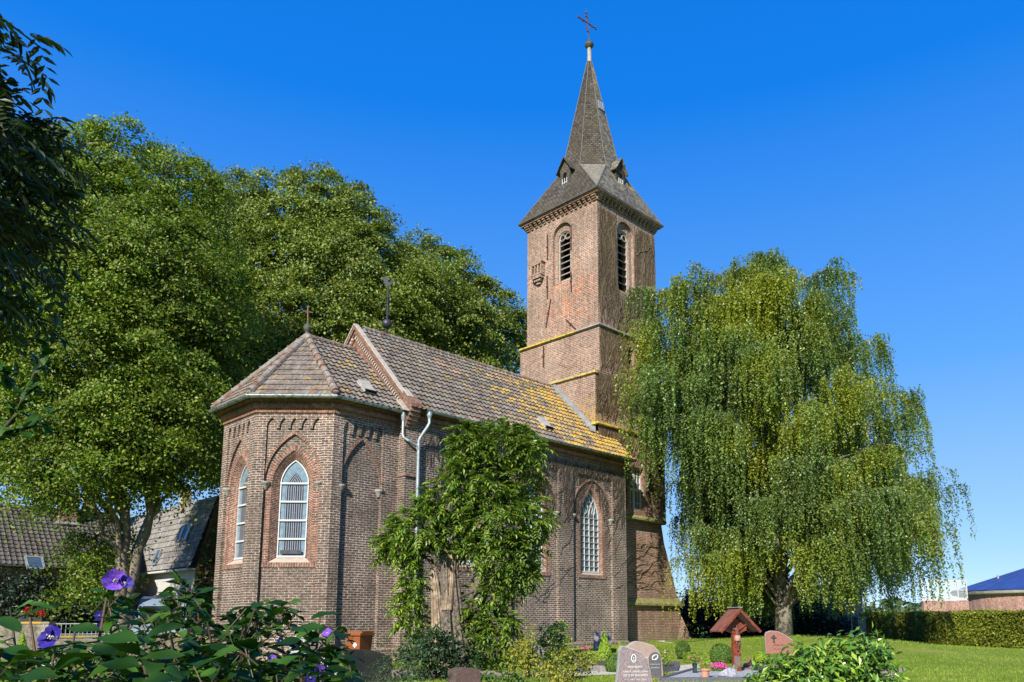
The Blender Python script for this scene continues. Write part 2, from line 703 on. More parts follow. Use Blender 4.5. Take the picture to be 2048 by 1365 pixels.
# ------------------------------------------------------------------ materials
BRK = brick_mat('church_brick', (0.20, 0.115, 0.082), (0.10, 0.066, 0.053), (0.50, 0.445, 0.375), (0.125, 0.10, 0.08), stain_amt=0.6, moss=0.4)
BRK_T = brick_mat('tower_brick', (0.32, 0.16, 0.10), (0.16, 0.088, 0.063), (0.48, 0.41, 0.335), (0.27, 0.2, 0.15), w_=.26, h_=.088, mo=.016, stain_amt=0.55, lichen=(10.7, 13.0, 9.5, 11.7, 0.9), warm=(11, 2.6, 16.6, 2.3))
BRK_B = brick_mat('tower_base_brick', (0.37, 0.165, 0.10), (0.18, 0.088, 0.062), (0.52, 0.43, 0.34), (0.19, 0.12, 0.085), mo=.013, stain_amt=0.5, moss=0.9)
BRK_R = brick_mat('red_voussoir_brick', (0.27, 0.11, 0.07), (0.16, 0.075, 0.055), (0.42, 0.35, 0.285), (0.25, 0.15, 0.11), stain_amt=0.4)
BRK_C = brick_mat('cornice_brick', (0.32, 0.14, 0.085), (0.20, 0.095, 0.065), (0.30, 0.24, 0.19), (0.13, 0.085, 0.065), w_=0.075, h_=0.24, stain_amt=0.5)
TILE = tile_mat('pantile', [(0.085, 0.075, 0.062), (0.115, 0.102, 0.085), (0.14, 0.125, 0.106), (0.11, 0.088, 0.068), (0.16, 0.145, 0.124), (0.12, 0.095, 0.072)], 0.215, 0.335, lichen_x=(2.0, 11.8), lichen_amt=0.88, orange=0.38)
TILE_C = tile_mat('chancel_pantile', [(0.10, 0.088, 0.073), (0.13, 0.115, 0.096), (0.15, 0.133, 0.112), (0.12, 0.09, 0.068), (0.17, 0.152, 0.13), (0.13, 0.098, 0.074)], 0.215, 0.335, lichen_amt=0.8, orange=0.1)
TILE_F = tile_mat('flat_clay_tile', [(0.11, 0.09, 0.072), (0.14, 0.118, 0.097), (0.16, 0.137, 0.114), (0.125, 0.085, 0.06), (0.18, 0.156, 0.13)], 0.17, 0.335, lichen_amt=0.7, orange=0.25)
RIDGE = M('ridge_tile', (0.17, 0.135, 0.11), (0.24, 0.22, 0.19), 3, 0.85, bmp=0.4, c3=(0.16, 0.08, 0.05), s3=4)
SLATE = brick_mat('roof_slate', (0.045, 0.041, 0.036), (0.12, 0.108, 0.088), (0.02, 0.019, 0.017), (0.085, 0.072, 0.045), w_=0.2, h_=0.13, mo=0.012, stain_amt=0.7)
SLATE_Y = tile_mat('lichened_slate', [(0.06, 0.054, 0.045), (0.11, 0.10, 0.08), (0.17, 0.155, 0.12), (0.08, 0.072, 0.055)], 0.2, 0.13, lichen_amt=0.8)
LEAD = M('lead_sheet', (0.34, 0.36, 0.37), (0.24, 0.255, 0.26), 3, 0.5, 0.4, bmp=0.15)
ZINC = M('zinc_gutter', (0.27, 0.33, 0.34), (0.35, 0.40, 0.40), 4, 0.38, 0.65, c3=(0.14, 0.19, 0.18), s3=6)
ZINC_L = M('pale_zinc_pipe', (0.30, 0.35, 0.37), (0.42, 0.47, 0.48), 4, 0.45, 0.5)
IRON = M('rusted_iron', (0.07, 0.04, 0.032), (0.12, 0.055, 0.035), 20, 0.75, 0.3)
DIRON = M('dark_iron', (0.035, 0.036, 0.045), (0.06, 0.06, 0.07), 8, 0.5, 0.5)
STONE = M('grey_sandstone', (0.34, 0.33, 0.29), (0.22, 0.21, 0.18), 5, 0.85, bmp=0.3)
PALE = M('pale_sill_render', (0.42, 0.34, 0.27), (0.33, 0.27, 0.22), 6, 0.8)
MORT = M('lime_mortar', (0.46, 0.41, 0.34), (0.30, 0.27, 0.23), 9, 0.9, bmp=0.4)
LICH = M('yellow_lichened_stone', (0.58, 0.43, 0.03), (0.30, 0.26, 0.08), 2.0, 0.9, bmp=0.5, c3=(0.22, 0.19, 0.12), s3=4)
MOSSY = M('mossy_stone_ledge', (0.20, 0.19, 0.05), (0.26, 0.23, 0.12), 5, 0.9, bmp=0.5, c3=(0.12, 0.14, 0.04), s3=9)
WHITE = M('white_window_paint', (0.52, 0.52, 0.51), (0.44, 0.45, 0.45), 8, 0.5)
SLATW = M('weathered_grey_wood', (0.40, 0.37, 0.32), (0.27, 0.25, 0.22), 6, 0.85, bmp=0.3)
BLACK = M('dark_interior', (0.006, 0.006, 0.007), (0.004, 0.004, 0.005), 2, 0.9, spec=0.1)
GLASS = M('lattice_glass', (0.06, 0.085, 0.10), (0.12, 0.15, 0.165), 5, 0.15, spec=0.5, c3=(0.19, 0.22, 0.235), s3=3)


def stained_glass():
    m, nt, b = newmat('striped_leaded_glass')
    uv = nd(nt, 'ShaderNodeUVMap').outputs[0]
    sep = nd(nt, 'ShaderNodeSeparateXYZ')
    L(nt, uv, sep.inputs[0])
    u = sep.outputs[0]
    v = sep.outputs[1]
    # in the head of the window the stripes bend over with the arch
    k = math_(nt, 'MAXIMUM', math_(nt, 'SUBTRACT', v, 5.45), 0.0)
    au = math_(nt, 'ADD', math_(nt, 'ABSOLUTE', u), math_(nt, 'MULTIPLY', math_(nt, 'MULTIPLY', k, k), 0.9))
    sg = math_(nt, 'MULTIPLY', math_(nt, 'SIGN', u), 0.013)
    wob = math_(nt, 'MULTIPLY', noise(nt, uv, 3.0, 2), 0.012)
    f1 = math_(nt, 'FRACT', math_(nt, 'DIVIDE', math_(nt, 'ADD', math_(nt, 'ADD', au, sg), wob), 0.072))
    col = ramp(nt, f1, (0.0, (0.015, 0.015, 0.02)), (0.30, (0.03, 0.03, 0.035)), (0.36, (0.17, 0.21, 0.25)), (0.62, (0.25, 0.29, 0.32)), (0.68, (0.10, 0.035, 0.03)), (0.80, (0.015, 0.015, 0.02)))
    # horizontal lead lines break the stripes
    f2 = math_(nt, 'FRACT', math_(nt, 'DIVIDE', math_(nt, 'ADD', v, math_(nt, 'MULTIPLY', math_(nt, 'FLOOR', math_(nt, 'DIVIDE', au, 0.072)), 0.21)), 0.47))
    col = mixc(nt, ramp(nt, f2, (0.03, 0.35), (0.05, 0.0)), col, (0.2, 0.22, 0.23))
    edge = ramp(nt, au, (0.27, 0.0), (0.30, 1.0))
    pale = ramp(nt, noise(nt, uv, 6, 3), (0.3, (0.10, 0.165, 0.21)), (0.7, (0.20, 0.27, 0.31)))
    col = mixc(nt, edge, col, pale)
    L(nt, col, b.inputs['Base Color'])
    b.inputs['Roughness'].default_value = 0.2
    b.inputs['Specular IOR Level'].default_value = 0.6
    return m


STAIN = stained_glass()
GRASS_G = None


def lawn_mat():
    m, nt, b = newmat('lawn_ground')
    p = pos(nt)
    col = ramp(nt, noise(nt, p, 0.35, 5, 0.65), (0.35, (0.14, 0.23, 0.022)), (0.58, (0.22, 0.28, 0.04)), (0.72, (0.36, 0.33, 0.10)))
    col = mixc(nt, 1.0, col, ramp(nt, noise(nt, p, 18, 4, 0.8), (0.3, 0.5), (0.7, 1.3)), 'MULTIPLY')
    L(nt, col, b.inputs['Base Color'])
    b.inputs['Roughness'].default_value = 0.95
    b.inputs['Specular IOR Level'].default_value = 0.1
    bump(nt, b, noise(nt, p, 40, 3, 0.8), 1.0, 0.04)
    return m


LAWN = lawn_mat()
GRAVEL = M('pale_gravel', (0.62, 0.57, 0.50), (0.40, 0.36, 0.31), 60, 0.95, bmp=1.0, bscale=70, lo=0.3, hi=0.7)
GRAVEL_B = M('brown_gravel', (0.38, 0.31, 0.25), (0.22, 0.18, 0.14), 40, 0.95, bmp=1.0, bscale=60)
PEBBLE = M('white_pebbles', (0.46, 0.47, 0.49), (0.22, 0.23, 0.25), 45, 0.8, bmp=1.0, bscale=50, lo=0.4, hi=0.6)

# ------------------------------------------------------------------ ground
def axis(a, b, st):
    return [-3500, -1200, -400, -150] + list(np.arange(a, b + 0.01, st)) + [150, 400, 1200, 3500]


xs, ys = axis(-60, 80, 2.0), axis(-70, 80, 2.0)
g = MB()
nx = len(xs)
V = [(x, y, gz(x, y)) for y in ys for x in xs]
Fq = [(j * nx + i, j * nx + i + 1, (j + 1) * nx + i + 1, (j + 1) * nx + i) for j in range(len(ys) - 1) for i in range(nx - 1)]
g.faces(V, Fq)
tag(g.build('ground', LAWN, smooth=True), kind='structure')


def sheet(name, pts, m, dz=0.012, **k):
    """ground patch given by (px, D) corners"""
    mb = MB()
    P = [gp(px, D, dz) for px, D in pts]
    mb.poly2([[(p.x, p.y) for p in P]], lambda u, v: (u, v, gz(u, v) + dz))
    return tag(mb.build(name, m), kind='structure', **k)


sheet('gravel_path', [(1120, 18.9), (1420, 20.9), (1420, 24.4), (1300, 22.4), (1120, 20.6)], GRAVEL)
sheet('church_path', [(1310, 37), (1340, 33.6), (1480, 36.5), (1480, 41)], GRAVEL)
sheet('brown_path', [(1650, 17.5), (1770, 17.6), (1815, 21.6), (1700, 25)], GRAVEL_B)
sheet('plot_path', [(640, 19), (1100, 18.5), (1100, 20.5), (640, 22)], GRAVEL_B)

# ------------------------------------------------------------------ church
CH = thing('church', 'red brick village church with a square tower, slate spire and lichened tile roofs', 'church', (0, 0, 0))
C1, C2, C3, C4 = (-2.494, .4), (-4.25, 2.156), (-4.25, 4.504), (-2.494, 6.26)
YC = 3.33


class Face2:
    """a vertical wall face: start, direction and outward normal; F(u,z,depth)"""

    def __init__(s, a, b):
        s.a = Vector(a)
        s.t = (Vector(b) - Vector(a))
        s.W = s.t.length
        s.t.normalize()
        s.n = Vector((s.t.y, -s.t.x))

    def __call__(s, u, z, d=0.0):
        p = s.a + s.t * u - s.n * d
        return (p.x, p.y, z)


IMP = []          # stone imposts: (face, u, z, depth)


def ringband(mb, path, wd, fn, d, side=1):
    """flat ring of bricks laid along a path of (u,z), rows following the path"""
    n = len(path)
    out = []
    for i in range(n):
        ds = []
        if i:
            ds.append((Vector(path[i]) - Vector(path[i - 1])).normalized())
        if i < n - 1:
            ds.append((Vector(path[i + 1]) - Vector(path[i])).normalized())
        ns = [Vector((-q.y, q.x)) * side for q in ds]
        mm = ns[0] if len(ns) == 1 else (ns[0] + ns[1]) / max(0.5, 1 + ns[0].dot(ns[1]))
        out.append((path[i][0] + mm.x * wd, path[i][1] + mm.y * wd))
    mb.strip([fn(u, z, d) for u, z in path], [fn(u, z, d) for u, z in out])
    return out


def facade(mb, fc, z0, z1, panels, u0=0.0, u1=None, D1=0.07, D2=0.125):
    u1 = fc.W if u1 is None else u1
    holes = []
    for p in panels:
        SURR, HOOD = MB(), MB()
        l, r, n = p['l'], p['r'], p['n']
        wd = (r - l) / n
        hole = [(l, p['bot']), (r, p['bot'])]
        tw = 0.1
        for i in range(n - 1, -1, -1):
            a = l + i * wd + (tw / 2 if i else 0)
            b = l + (i + 1) * wd - (tw / 2 if i < n - 1 else 0)
            if i < n - 1:
                hole.append((b, p['tooth']))
            zs = p['tooth'] + 0.06
            ar = parch((a + b) / 2, (b - a) / 2, zs, p['tip'] - zs, 4)
            hole += ar[::-1]
            if i:
                hole.append((a, p['tooth']))
        holes.append(hole)
        # reveals of the recessed panel
        mb.strip([fc(u, z, 0) for u, z in hole], [fc(u, z, D2) for u, z in hole], closed=True)
        cx, hw = (l + r) / 2, (r - l) / 2
        hood = parch(cx, hw, p['imp'], p['hood'] - p['imp'], 12)
        top = p['tip'] + 0.03
        mb.poly2([hood + [(r, top), (l, top)]], lambda u, z: fc(u, z, D1))
        HOOD.strip([fc(u, z, D1) for u, z in hood], [fc(u, z, D2) for u, z in hood])
        ringband(HOOD, hood[1:-1], 0.075, fc, D1 - 0.02)
        ob = ringband(MB(), hood[1:-1], 0.075, fc, D1 - 0.02)
        HOOD.strip([fc(u, z, D1 - 0.02) for u, z in ob], [fc(u, z, D1) for u, z in ob])
        IMP.append((fc, l, p['imp'], D2, 1))
        IMP.append((fc, r, p['imp'], D2, -1))
        back = [(l, p['bot']), (r, p['bot']), (r, p['hood'] + .1), (l, p['hood'] + .1)]
        w_ = p.get('win')
        if not w_:
            mb.poly2([back], lambda u, z: fc(u, z, D2))
        else:
            o = [(cx - w_['hw'], w_['sill'])] + parch(cx, w_['hw'], w_['sp'], w_['tip'] - w_['sp'], 12) + [(cx + w_['hw'], w_['sill'])]
            o2 = [(cx - w_['hw2'], w_['sill2'])] + parch(cx, w_['hw2'], w_['sp2'], w_['tip2'] - w_['sp2'], 12) + [(cx + w_['hw2'], w_['sill2'])]
            mb.poly2([back, o], lambda u, z: fc(u, z, D2))
            SURR.strip([fc(u, z, D2) for u, z in o], [fc(u, z, D2 + w_['dep']) for u, z in o2], swap=False)
            ringband(SURR, o, w_.get('ring', .2), fc, D2 - 0.008)
            # rowlock course below the sill
            SURR.face([fc(cx - w_['hw'] - .2, w_['sill'], D2 - .03), fc(cx + w_['hw'] + .2, w_['sill'], D2 - .03), fc(cx + w_['hw'] + .2, w_['sill'] - .14, D2 - .03), fc(cx - w_['hw'] - .2, w_['sill'] - .14, D2 - .03)],
                      [(0.0, 0.0), (0.0, 2 * w_['hw'] + .4), (.14, 2 * w_['hw'] + .4), (.14, 0)])
            SURR.face([fc(cx - w_['hw'] - .2, w_['sill'], D2 - .03), fc(cx + w_['hw'] + .2, w_['sill'], D2 - .03), fc(cx + w_['hw'] + .2, w_['sill'], D2), fc(cx - w_['hw'] - .2, w_['sill'], D2)])
            make_window(fc, cx, o, o2, w_, D2)
            SURR.build('window_surround', BRK_R, CH)
        HOOD.build('hood_arch', BRK_R, CH)
    mb.poly2([[(u0, z0), (u1, z0), (u1, z1), (u0, z1)]] + holes, lambda u, z: fc(u, z, 0))


def make_window(fc, cx, o, o2, w_, D2):
    d = D2 + w_['dep']
    sill, sp, tip, hw = w_['sill2'], w_['sp2'], w_['tip2'], w_['hw2']
    fr = MB()

    def bar2(a, b, wd=0.035, dep=0.05, dd=0.0):
        fr.bar(fc(a[0], a[1], d - .02 - dd), fc(b[0], b[1], d - .02 - dd), dep, wd, up=(0, 0, 1) if abs(a[0] - b[0]) > abs(a[1] - b[1]) else (fc.t.x, fc.t.y, 0))
    path = o2
    inner = [(cx + (u - cx) * (1 - .032 / hw), z - (0.035 if z > sp + 0.3 else 0)) for u, z in path]
    fr.strip([fc(u, z, d - .03) for u, z in path], [fc(u, z, d - .03) for u, z in inner])
    fr.strip([fc(u, z, d - .03) for u, z in inner], [fc(u, z, d + .03) for u, z in inner])
    bar2((cx - hw, sill + .03), (cx + hw, sill + .03), .06, .07)

    def halfw(z):
        if z <= sp:
            return hw
        rise = tip - sp
        rad = (rise * rise + hw * hw) / (2 * hw)
        return max(0.0, math.sqrt(max(0, rad * rad - (z - sp) ** 2)) - (rad - hw))
    if w_['kind'] == 'stained':
        for z in (3.86, 4.45, 5.05, 5.64):
            h = halfw(z)
            bar2((cx - h, z), (cx + h, z), .055, .05)
    else:
        nl = 4
        for i in range(1, nl):
            u = cx - hw + 2 * hw * i / nl
            bar2((u, sill), (u, sp), .034 if i == 2 else .022, .045)
        nr = 9
        for j in range(1, nr + 1):
            z = sill + (sp - sill) * j / nr
            bar2((cx - hw, z), (cx + hw, z), .02, .035, 0.004)
        # intersecting tracery in the head
        rise = tip - sp
        rad = (rise * rise + hw * hw) / (2 * hw)
        for i in range(0, nl):
            for sgn in (1, -1):
                ua = (-hw + 2 * hw * i / nl) * sgn
                pts = []
                for k in range(13):
                    a = math.acos((rad - hw) / rad) * k / 12
                    u = ua + sgn * (rad - rad * math.cos(a))
                    z = sp + rad * math.sin(a)
                    if abs(u) > halfw(z) + .01 or z > tip:
                        break
                    pts.append(fc(cx + u, z, d - .02))
                if len(pts) > 1:
                    fr.tube(pts, .016, 5)
        for u, z in ((cx - .28, sp + .27), (cx + .28, sp + .27), (cx, sp + .58)):
            fr.tube([fc(u + .11 * math.cos(k * math.pi / 6), z + .11 * math.sin(k * math.pi / 6), d - .02) for k in range(13)], .014, 5)
    wn = fr.build('window', WHITE, CH)
    pn = MB()
    pn.poly2([path], lambda u, z: fc(u, z, d + .012), uvoff=(-cx, 0))
    pn.build('pane', STAIN if w_['kind'] == 'stained' else GLASS, wn)
    sl = MB()
    hw1 = w_['hw']
    sl.face([fc(cx - hw1, w_['sill'] + .004, D2), fc(cx + hw1, w_['sill'] + .004, D2), fc(cx + hw, sill, d - .02), fc(cx - hw, sill, d - .02)])
    sl.build('sill', PALE, wn)
    if w_['kind'] == 'stained' and w_.get('vent'):
        vt = MB()
        vt.obox(fc(cx, sill + .17, d - .07), (fc.t.x, fc.t.y, 0), (0, 0, 1), (fc.n.x, fc.n.y, 0), .33, .06, .02)
        vt.build('vent_flap', DIRON, wn)


WS = dict(hw=.66, sill=3.1, sp=5.5, tip=6.68, hw2=.45, sill2=3.27, sp2=5.62, tip2=6.40, dep=.22, kind='stained')
WN = dict(hw=.72, sill=3.2, sp=5.45, tip=6.84, hw2=.62, sill2=3.3, sp2=5.62, tip2=6.70, dep=.16, kind='lattice', ring=.24)
cw = MB()
fE, fSE, fS = Face2(C3, C2), Face2(C2, C1), Face2(C1, (0, .4))
facade(cw, fE, 0, 8.15, [dict(l=.35, r=2.0, bot=.45, n=5, tooth=7.37, tip=7.72, imp=5.62, hood=7.2, win=dict(WS))])
facade(cw, fSE, 0, 8.15, [dict(l=.35, r=2.11, bot=.45, n=5, tooth=7.37, tip=7.72, imp=5.62, hood=7.2, win=dict(WS, vent=1))])
facade(cw, fS, 0, 8.15, [dict(l=.35, r=1.87, bot=.45, n=5, tooth=7.31, tip=7.70, imp=5.58, hood=7.2)])
for a, b in ((C4, C3), ((0, 6.26), C4)):
    f_ = Face2(a, b)
    cw.poly2([[(0, 0), (f_.W, 0), (f_.W, 8.15), (0, 8.15)]], lambda u, z: f_(u, z))
cw.build('chancel_wall', BRK, CH)
nw = MB()
fN = Face2((0, 0), (12.0, 0))
facade(nw, fN, 0, 8.25, [dict(l=a, r=a + 2.56, bot=.45, n=7, tooth=7.42, tip=7.75, imp=5.63, hood=7.24, win=dict(WN)) for a in (1.55, 5.02, 8.5)])
nw.face([(0, .4, 0), (0, 0, 0), (0, 0, 8.25), (0, .4, 8.25)])
nw.face([(12, 0, 0), (12, 6.66, 0), (12, 6.66, 8.25), (12, 0, 8.25)])
nw.face([(12, 6.66, 0), (0, 6.66, 0), (0, 6.66, 8.25), (12, 6.66, 8.25)])
nw.face([(0, 6.66, 0), (0, 6.26, 0), (0, 6.26, 8.25), (0, 6.66, 8.25)])
nw.face([(12, 0, 8.25), (12, 6.66, 8.25), (12, YC, 8.25 + 3.6)])
nw.build('nave_wall', BRK, CH)
for fc, u, z, d, sg in IMP:
    im = MB()
    prof = [(0.0, -.24), (.05, -.22), (.10, -.10), (.15, -.02), (.15, .03), (0.0, .03)]
    c0 = Vector(fc(u + sg * .04, z, d))
    i0 = len(im.v)
    k = 9
    for r_, h in prof:
        for j in range(k):
            t = math.pi * j / (k - 1)
            q = c0 + Vector((fc.t.x, fc.t.y, 0)) * (r_ * math.cos(t)) + Vector((fc.n.x, fc.n.y, 0)) * (r_ * math.sin(t) * 1.35) + Vector((0, 0, h))
            im.v.append(tuple(q))
    for a in range(len(prof) - 1):
        for j in range(k - 1):
            im.f.append((i0 + a * k + j, i0 + a * k + j + 1, i0 + (a + 1) * k + j + 1, i0 + (a + 1) * k + j))
            im.uv.append(None)
    im.build('impost', STONE, CH)

# plinth, cornice
pl = MB()
pl.band([(0, 6.26), C4, C3, C2, C1, (-.085, .4)], [(.09, 0), (.09, .36), (.0, .46)])
pl.band([(0, .4), (0, 0), (12, 0), (12, .75)], [(.085, 0), (.085, .36), (-.001, .46)])
pl.build('plinth', BRK, CH)
co = MB()
CORN = [(0, 7.86), (.05, 7.88), (.05, 7.95), (.02, 7.96), (.02, 8.0), (.10, 8.02), (.14, 8.07), (.14, 8.13), (.10, 8.18), (.06, 8.19), (.06, 8.23), (.26, 8.24), (.26, 8.34)]
co.band([(0, 6.26), C4, C3, C2, C1, (0, .4)], CORN)
CORN_N = [(o, z + .11) for o, z in CORN]
co.band([(.02, .002), (12.0, .002), (12, .76)], CORN_N)
co.build('cornice', BRK_C, CH)

# pier cap at the corner of nave and chancel
kn = MB()
for i, (o, z0, z1) in enumerate([(.06, 7.80, 7.90), (.12, 7.90, 8.02), (.20, 8.02, 8.16), (.28, 8.16, 8.30), (.36, 8.30, 8.44), (.42, 8.44, 8.58)]):
    kn.box(-.06 - .004 * i, .36 - .004 * i, -.0 - o, .42, z0, z1)
kn.face([(-.085, -.42, 8.58), (.32, -.42, 8.58), (.32, .12, 9.1), (-.085, .12, 9.1)])
kn.face([(-.085, -.42, 8.58), (-.085, .12, 9.1), (-.085, .12, 8.58)])
kn.build('kneeler', BRK_C, CH)
kn = MB()
kn.box(-.03, .36, -.06, .41, 6.12, 6.2)
kn.build('pier_band', BRK_R, CH)

# gable parapet between chancel and nave roofs
gp_ = MB()
SL = (12.27 - 8.42) / (YC + .40)


def roofz(y, up=0.0):
    return 12.27 - SL * abs(y - YC) + up


def gab(y0, y1, x0, x1, lo, hi):
    """raking slab along both slopes of the nave gable"""
    for s in (1, -1):
        P = [(YC - s * (YC - yy), roofz(yy, dz)) for yy, dz in ((y0, lo), (y1, lo), (y1, hi), (y0, hi))]
        gp_.prism(P, lambda u, v, d: (d, u, v), x0, x1)


gp_.prism([(0.02, 8.2), (6.64, 8.2), (6.64, roofz(6.64, -.12)), (YC, roofz(YC, -.12)), (.02, roofz(.02, -.12))], lambda u, v, d: (d, u, v), -.02, .32)
gab(.1, YC, -.075, .34, -.52, -.44)
gab(.1, YC, -.06, .34, -.30, -.20)
gab(.1, YC, -.10, .06, -.12, .05)
gp_.build('gable_parapet', BRK_C, CH)
gc = MB()
for s in (1, -1):
    y = .08
    k = 0
    while y < YC - .05:
        y2 = min(YC, y + .52)
        P = [(YC - s * (YC - yy), roofz(yy, dz)) for yy, dz in ((y + .008, .05), (y2 - .008, .05), (y2 - .008, .115 + .006 * (k % 2)), (y + .008, .115 + .006 * (k % 2)))]
        gc.prism(P, lambda u, v, d: (d, u, v), -.12, .07)
        y = y2
        k += 1
gc.build('coping', MORT, CH)
for s in (1, -1):      # bricks of the raking dentil course
    db = MB()
    for i in range(30):
        yy = .3 + i * .1
        zc = roofz(yy, -.37)
        db.obox((-.05, YC - s * (YC - yy), zc), (1, 0, 0), (0, s, SL), (0, -s * SL, 1), .05, .032, .055)
    db.build('dentil_course', MORT, CH)


# ---- tile roofs as real courses
def tiles(name, m, O, t, s, width, length, clip=None, tw=.215, row=.335, wave=.026, seg=6, lift=.058, parent=None):
    O, t, s = Vector(O), Vector(t).normalized(), Vector(s).normalized()
    n = t.cross(s).normalized()
    if n.z < 0:
        n = -n
    bm = bmesh.new()
    nu = int(math.ceil(width / tw * seg))
    nr = int(math.ceil(length / row))

    def h(u):
        x = (u / tw) % 1.0
        return wave * (math.cos(2 * math.pi * x) + .25 * math.cos(4 * math.pi * x)) if wave else 0.012 * (1 if x < .5 else 0)
    for j in range(nr):
        v0, v1 = j * row - .03, min((j + 1) * row, length)
        A, B, Cc = [], [], []
        for i in range(nu + 1):
            u = min(width, i * tw / seg)
            jit = .006 * math.sin(17.1 * math.floor(u / tw) + 5.3 * j)
            A.append(bm.verts.new(O + t * u + s * v0 + n * (h(u) + lift + jit - .028)))
            B.append(bm.verts.new(O + t * u + s * v0 + n * (h(u) + lift + jit)))
            Cc.append(bm.verts.new(O + t * u + s * v1 + n * (h(u) + jit * .3)))
        for i in range(nu):
            bm.faces.new((A[i], A[i + 1], B[i + 1], B[i]))
            bm.faces.new((B[i], B[i + 1], Cc[i + 1], Cc[i]))
    if clip:
        c = sum((Vector(q) for q in clip), Vector()) / len(clip)
        for k in range(len(clip)):
            a, b = Vector(clip[k]), Vector(clip[(k + 1) % len(clip)])
            pn = (b - a).cross(n).normalized()
            if (c - a).dot(pn) > 0:
                pn = -pn
            bmesh.ops.bisect_plane(bm, geom=bm.verts[:] + bm.edges[:] + bm.faces[:], plane_co=a, plane_no=pn, clear_outer=True)
    lay = bm.loops.layers.uv.new('UVMap')
    for f in bm.faces:
        cc = f.calc_center_median()
        for lp in f.loops:
            q = lp.vert.co * .98 + cc * .02 - O
            lp[lay].uv = (q.dot(t), max(0.0, q.dot(s)))
        f.smooth = False
    me = bpy.data.meshes.new(name)
    bm.to_mesh(me)
    bm.free()
    return link(name, me, m, parent)


def ridge_tiles(mb, p, q, r=.125, seg=.4):
    p, q = Vector(p), Vector(q)
    n = max(1, int((q - p).length / seg))
    d = (q - p) / n
    for i in range(n):
        a = p + d * i
        mb.tube([a, a + d * .12, a + d * .13, a + d * 1.02], [r * 1.16, r * 1.16, r, r * .94], 10)


nroof = None
for side in (0, 1):
    if side == 0:
        O, t, s = (.062, -.40, 8.42), (1, 0, 0), (0, YC + .4, 12.27 - 8.42)
    else:
        O, t, s = (12.15, 2 * YC + .40, 8.42), (-1, 0, 0), (0, -(YC + .4), 12.27 - 8.42)
    ln = Vector(s).length
    o = tiles('nave_roof', TILE, O, t, s, 12.088, ln, parent=CH)
    if nroof is None:
        nroof = o
rt = MB()
ridge_tiles(rt, (.3, YC, 12.27), (10.85, YC, 12.27), .11)
rt.build('ridge_tile', RIDGE, nroof)
APX = Vector((-2.0, YC, 11.33))
RZ, EZ = 11.33, 8.34
G = [(0.0, 0.0, EZ), (-2.68, 0, EZ), (-4.65, 1.97, EZ), (-4.65, 4.69, EZ), (-2.68, 6.66, EZ), (0, 6.66, EZ)]
croof = tiles('chancel_roof', TILE_C, G[1], (1, 0, 0), (0, YC, RZ - EZ), 2.68, 4.55, clip=[G[1], (-.02, 0, EZ), (-.02, YC, RZ), APX], parent=CH)
for a, b in ((2, 1), (3, 2), (4, 3)):
    A, B = Vector(G[a]), Vector(G[b])
    mid = (A + B) / 2
    tiles('apse_roof', TILE_F, A, B - A, APX - mid, (B - A).length, (APX - mid).length, clip=[A, B, APX], tw=.17, wave=0, seg=4, lift=.035, parent=CH)
tiles('chancel_roof', TILE_C, G[5], (-1, 0, 0), (0, -YC, RZ - EZ), 2.68, 4.55, clip=[(-.02, 6.66, EZ), G[4], APX, (-.02, YC, RZ)], parent=CH)
for b in G[1:5]:
    ht = MB()
    ridge_tiles(ht, Vector(b) + (APX - Vector(b)) * .03 + Vector((0, 0, .05)), APX + Vector((0, 0, .03)), .125)
    for k in range(4):
        q = Vector(b) + (APX - Vector(b)) * (.03 + .03 * k)
        ht.ball(q + Vector((random.uniform(-.06, .06), random.uniform(-.06, .06), .03)), random.uniform(.09, .14), 8, .6)
    ht.build('hip_tile', RIDGE, croof, smooth=False)
rt = MB()
ridge_tiles(rt, APX + Vector((.05, 0, .02)), (-.05, YC, RZ + .02), .10)
rt.build('ridge_tile', RIDGE, croof)


def roof_vent(parent, x, y, O, s):
    """small wooden louvre lying in the tiles"""
    s = Vector(s).normalized()
    n = Vector((1, 0, 0)).cross(s).normalized()
    z = O[2] + (y - O[1]) / s.y * s.z
    c = Vector((x, y, z)) + n * .09
    v = MB()
    v.obox(c, (1, 0, 0), s, n, .25, .34, .03)
    v.obox(c + n * .05 + s * .1, (1, 0, 0), s + n * .12, n, .23, .26, .012)
    o = v.build('roof_vent', SLATW, parent)
    v = MB()
    v.obox(c + s * -.3 + n * .035, (1, 0, 0), s, n, .21, .05, .03)
    v.build('vent_mouth', BLACK, parent)


roof_vent(croof, -1.15, .75, (0, 0, EZ), (0, YC, RZ - EZ))
roof_vent(nroof, 7.15, .38, (.3, -.4, 8.42), (0, YC + .4, 3.85))
# lead flashings
fl = MB()
for s in (1,):
    fl.face([(10.80, .7, roofz(.7, .10)), (10.80, YC, roofz(YC, .10)), (10.80, YC, roofz(YC, .30)), (10.80, .7, roofz(.7, .30))])
    fl.face([(10.80, .7, roofz(.7, .10)), (10.80, YC, roofz(YC, .10)), (10.55, YC, roofz(YC, .07)), (10.55, .7, roofz(.7, .07))])
fl.build('lead_flashing', LEAD, CH)
fl = MB()
fl.obox((-.2, -.05, 8.52), (0, 1, 1), (1, 0, 0), (0, -1, 1), .32, .12, .012)
fl.obox((.06, .0, 9.0), (0, 1, SL), (1, 0, 0), (0, -SL, 1), .22, .12, .02)
fl.build('lead_flashing', MORT, CH)

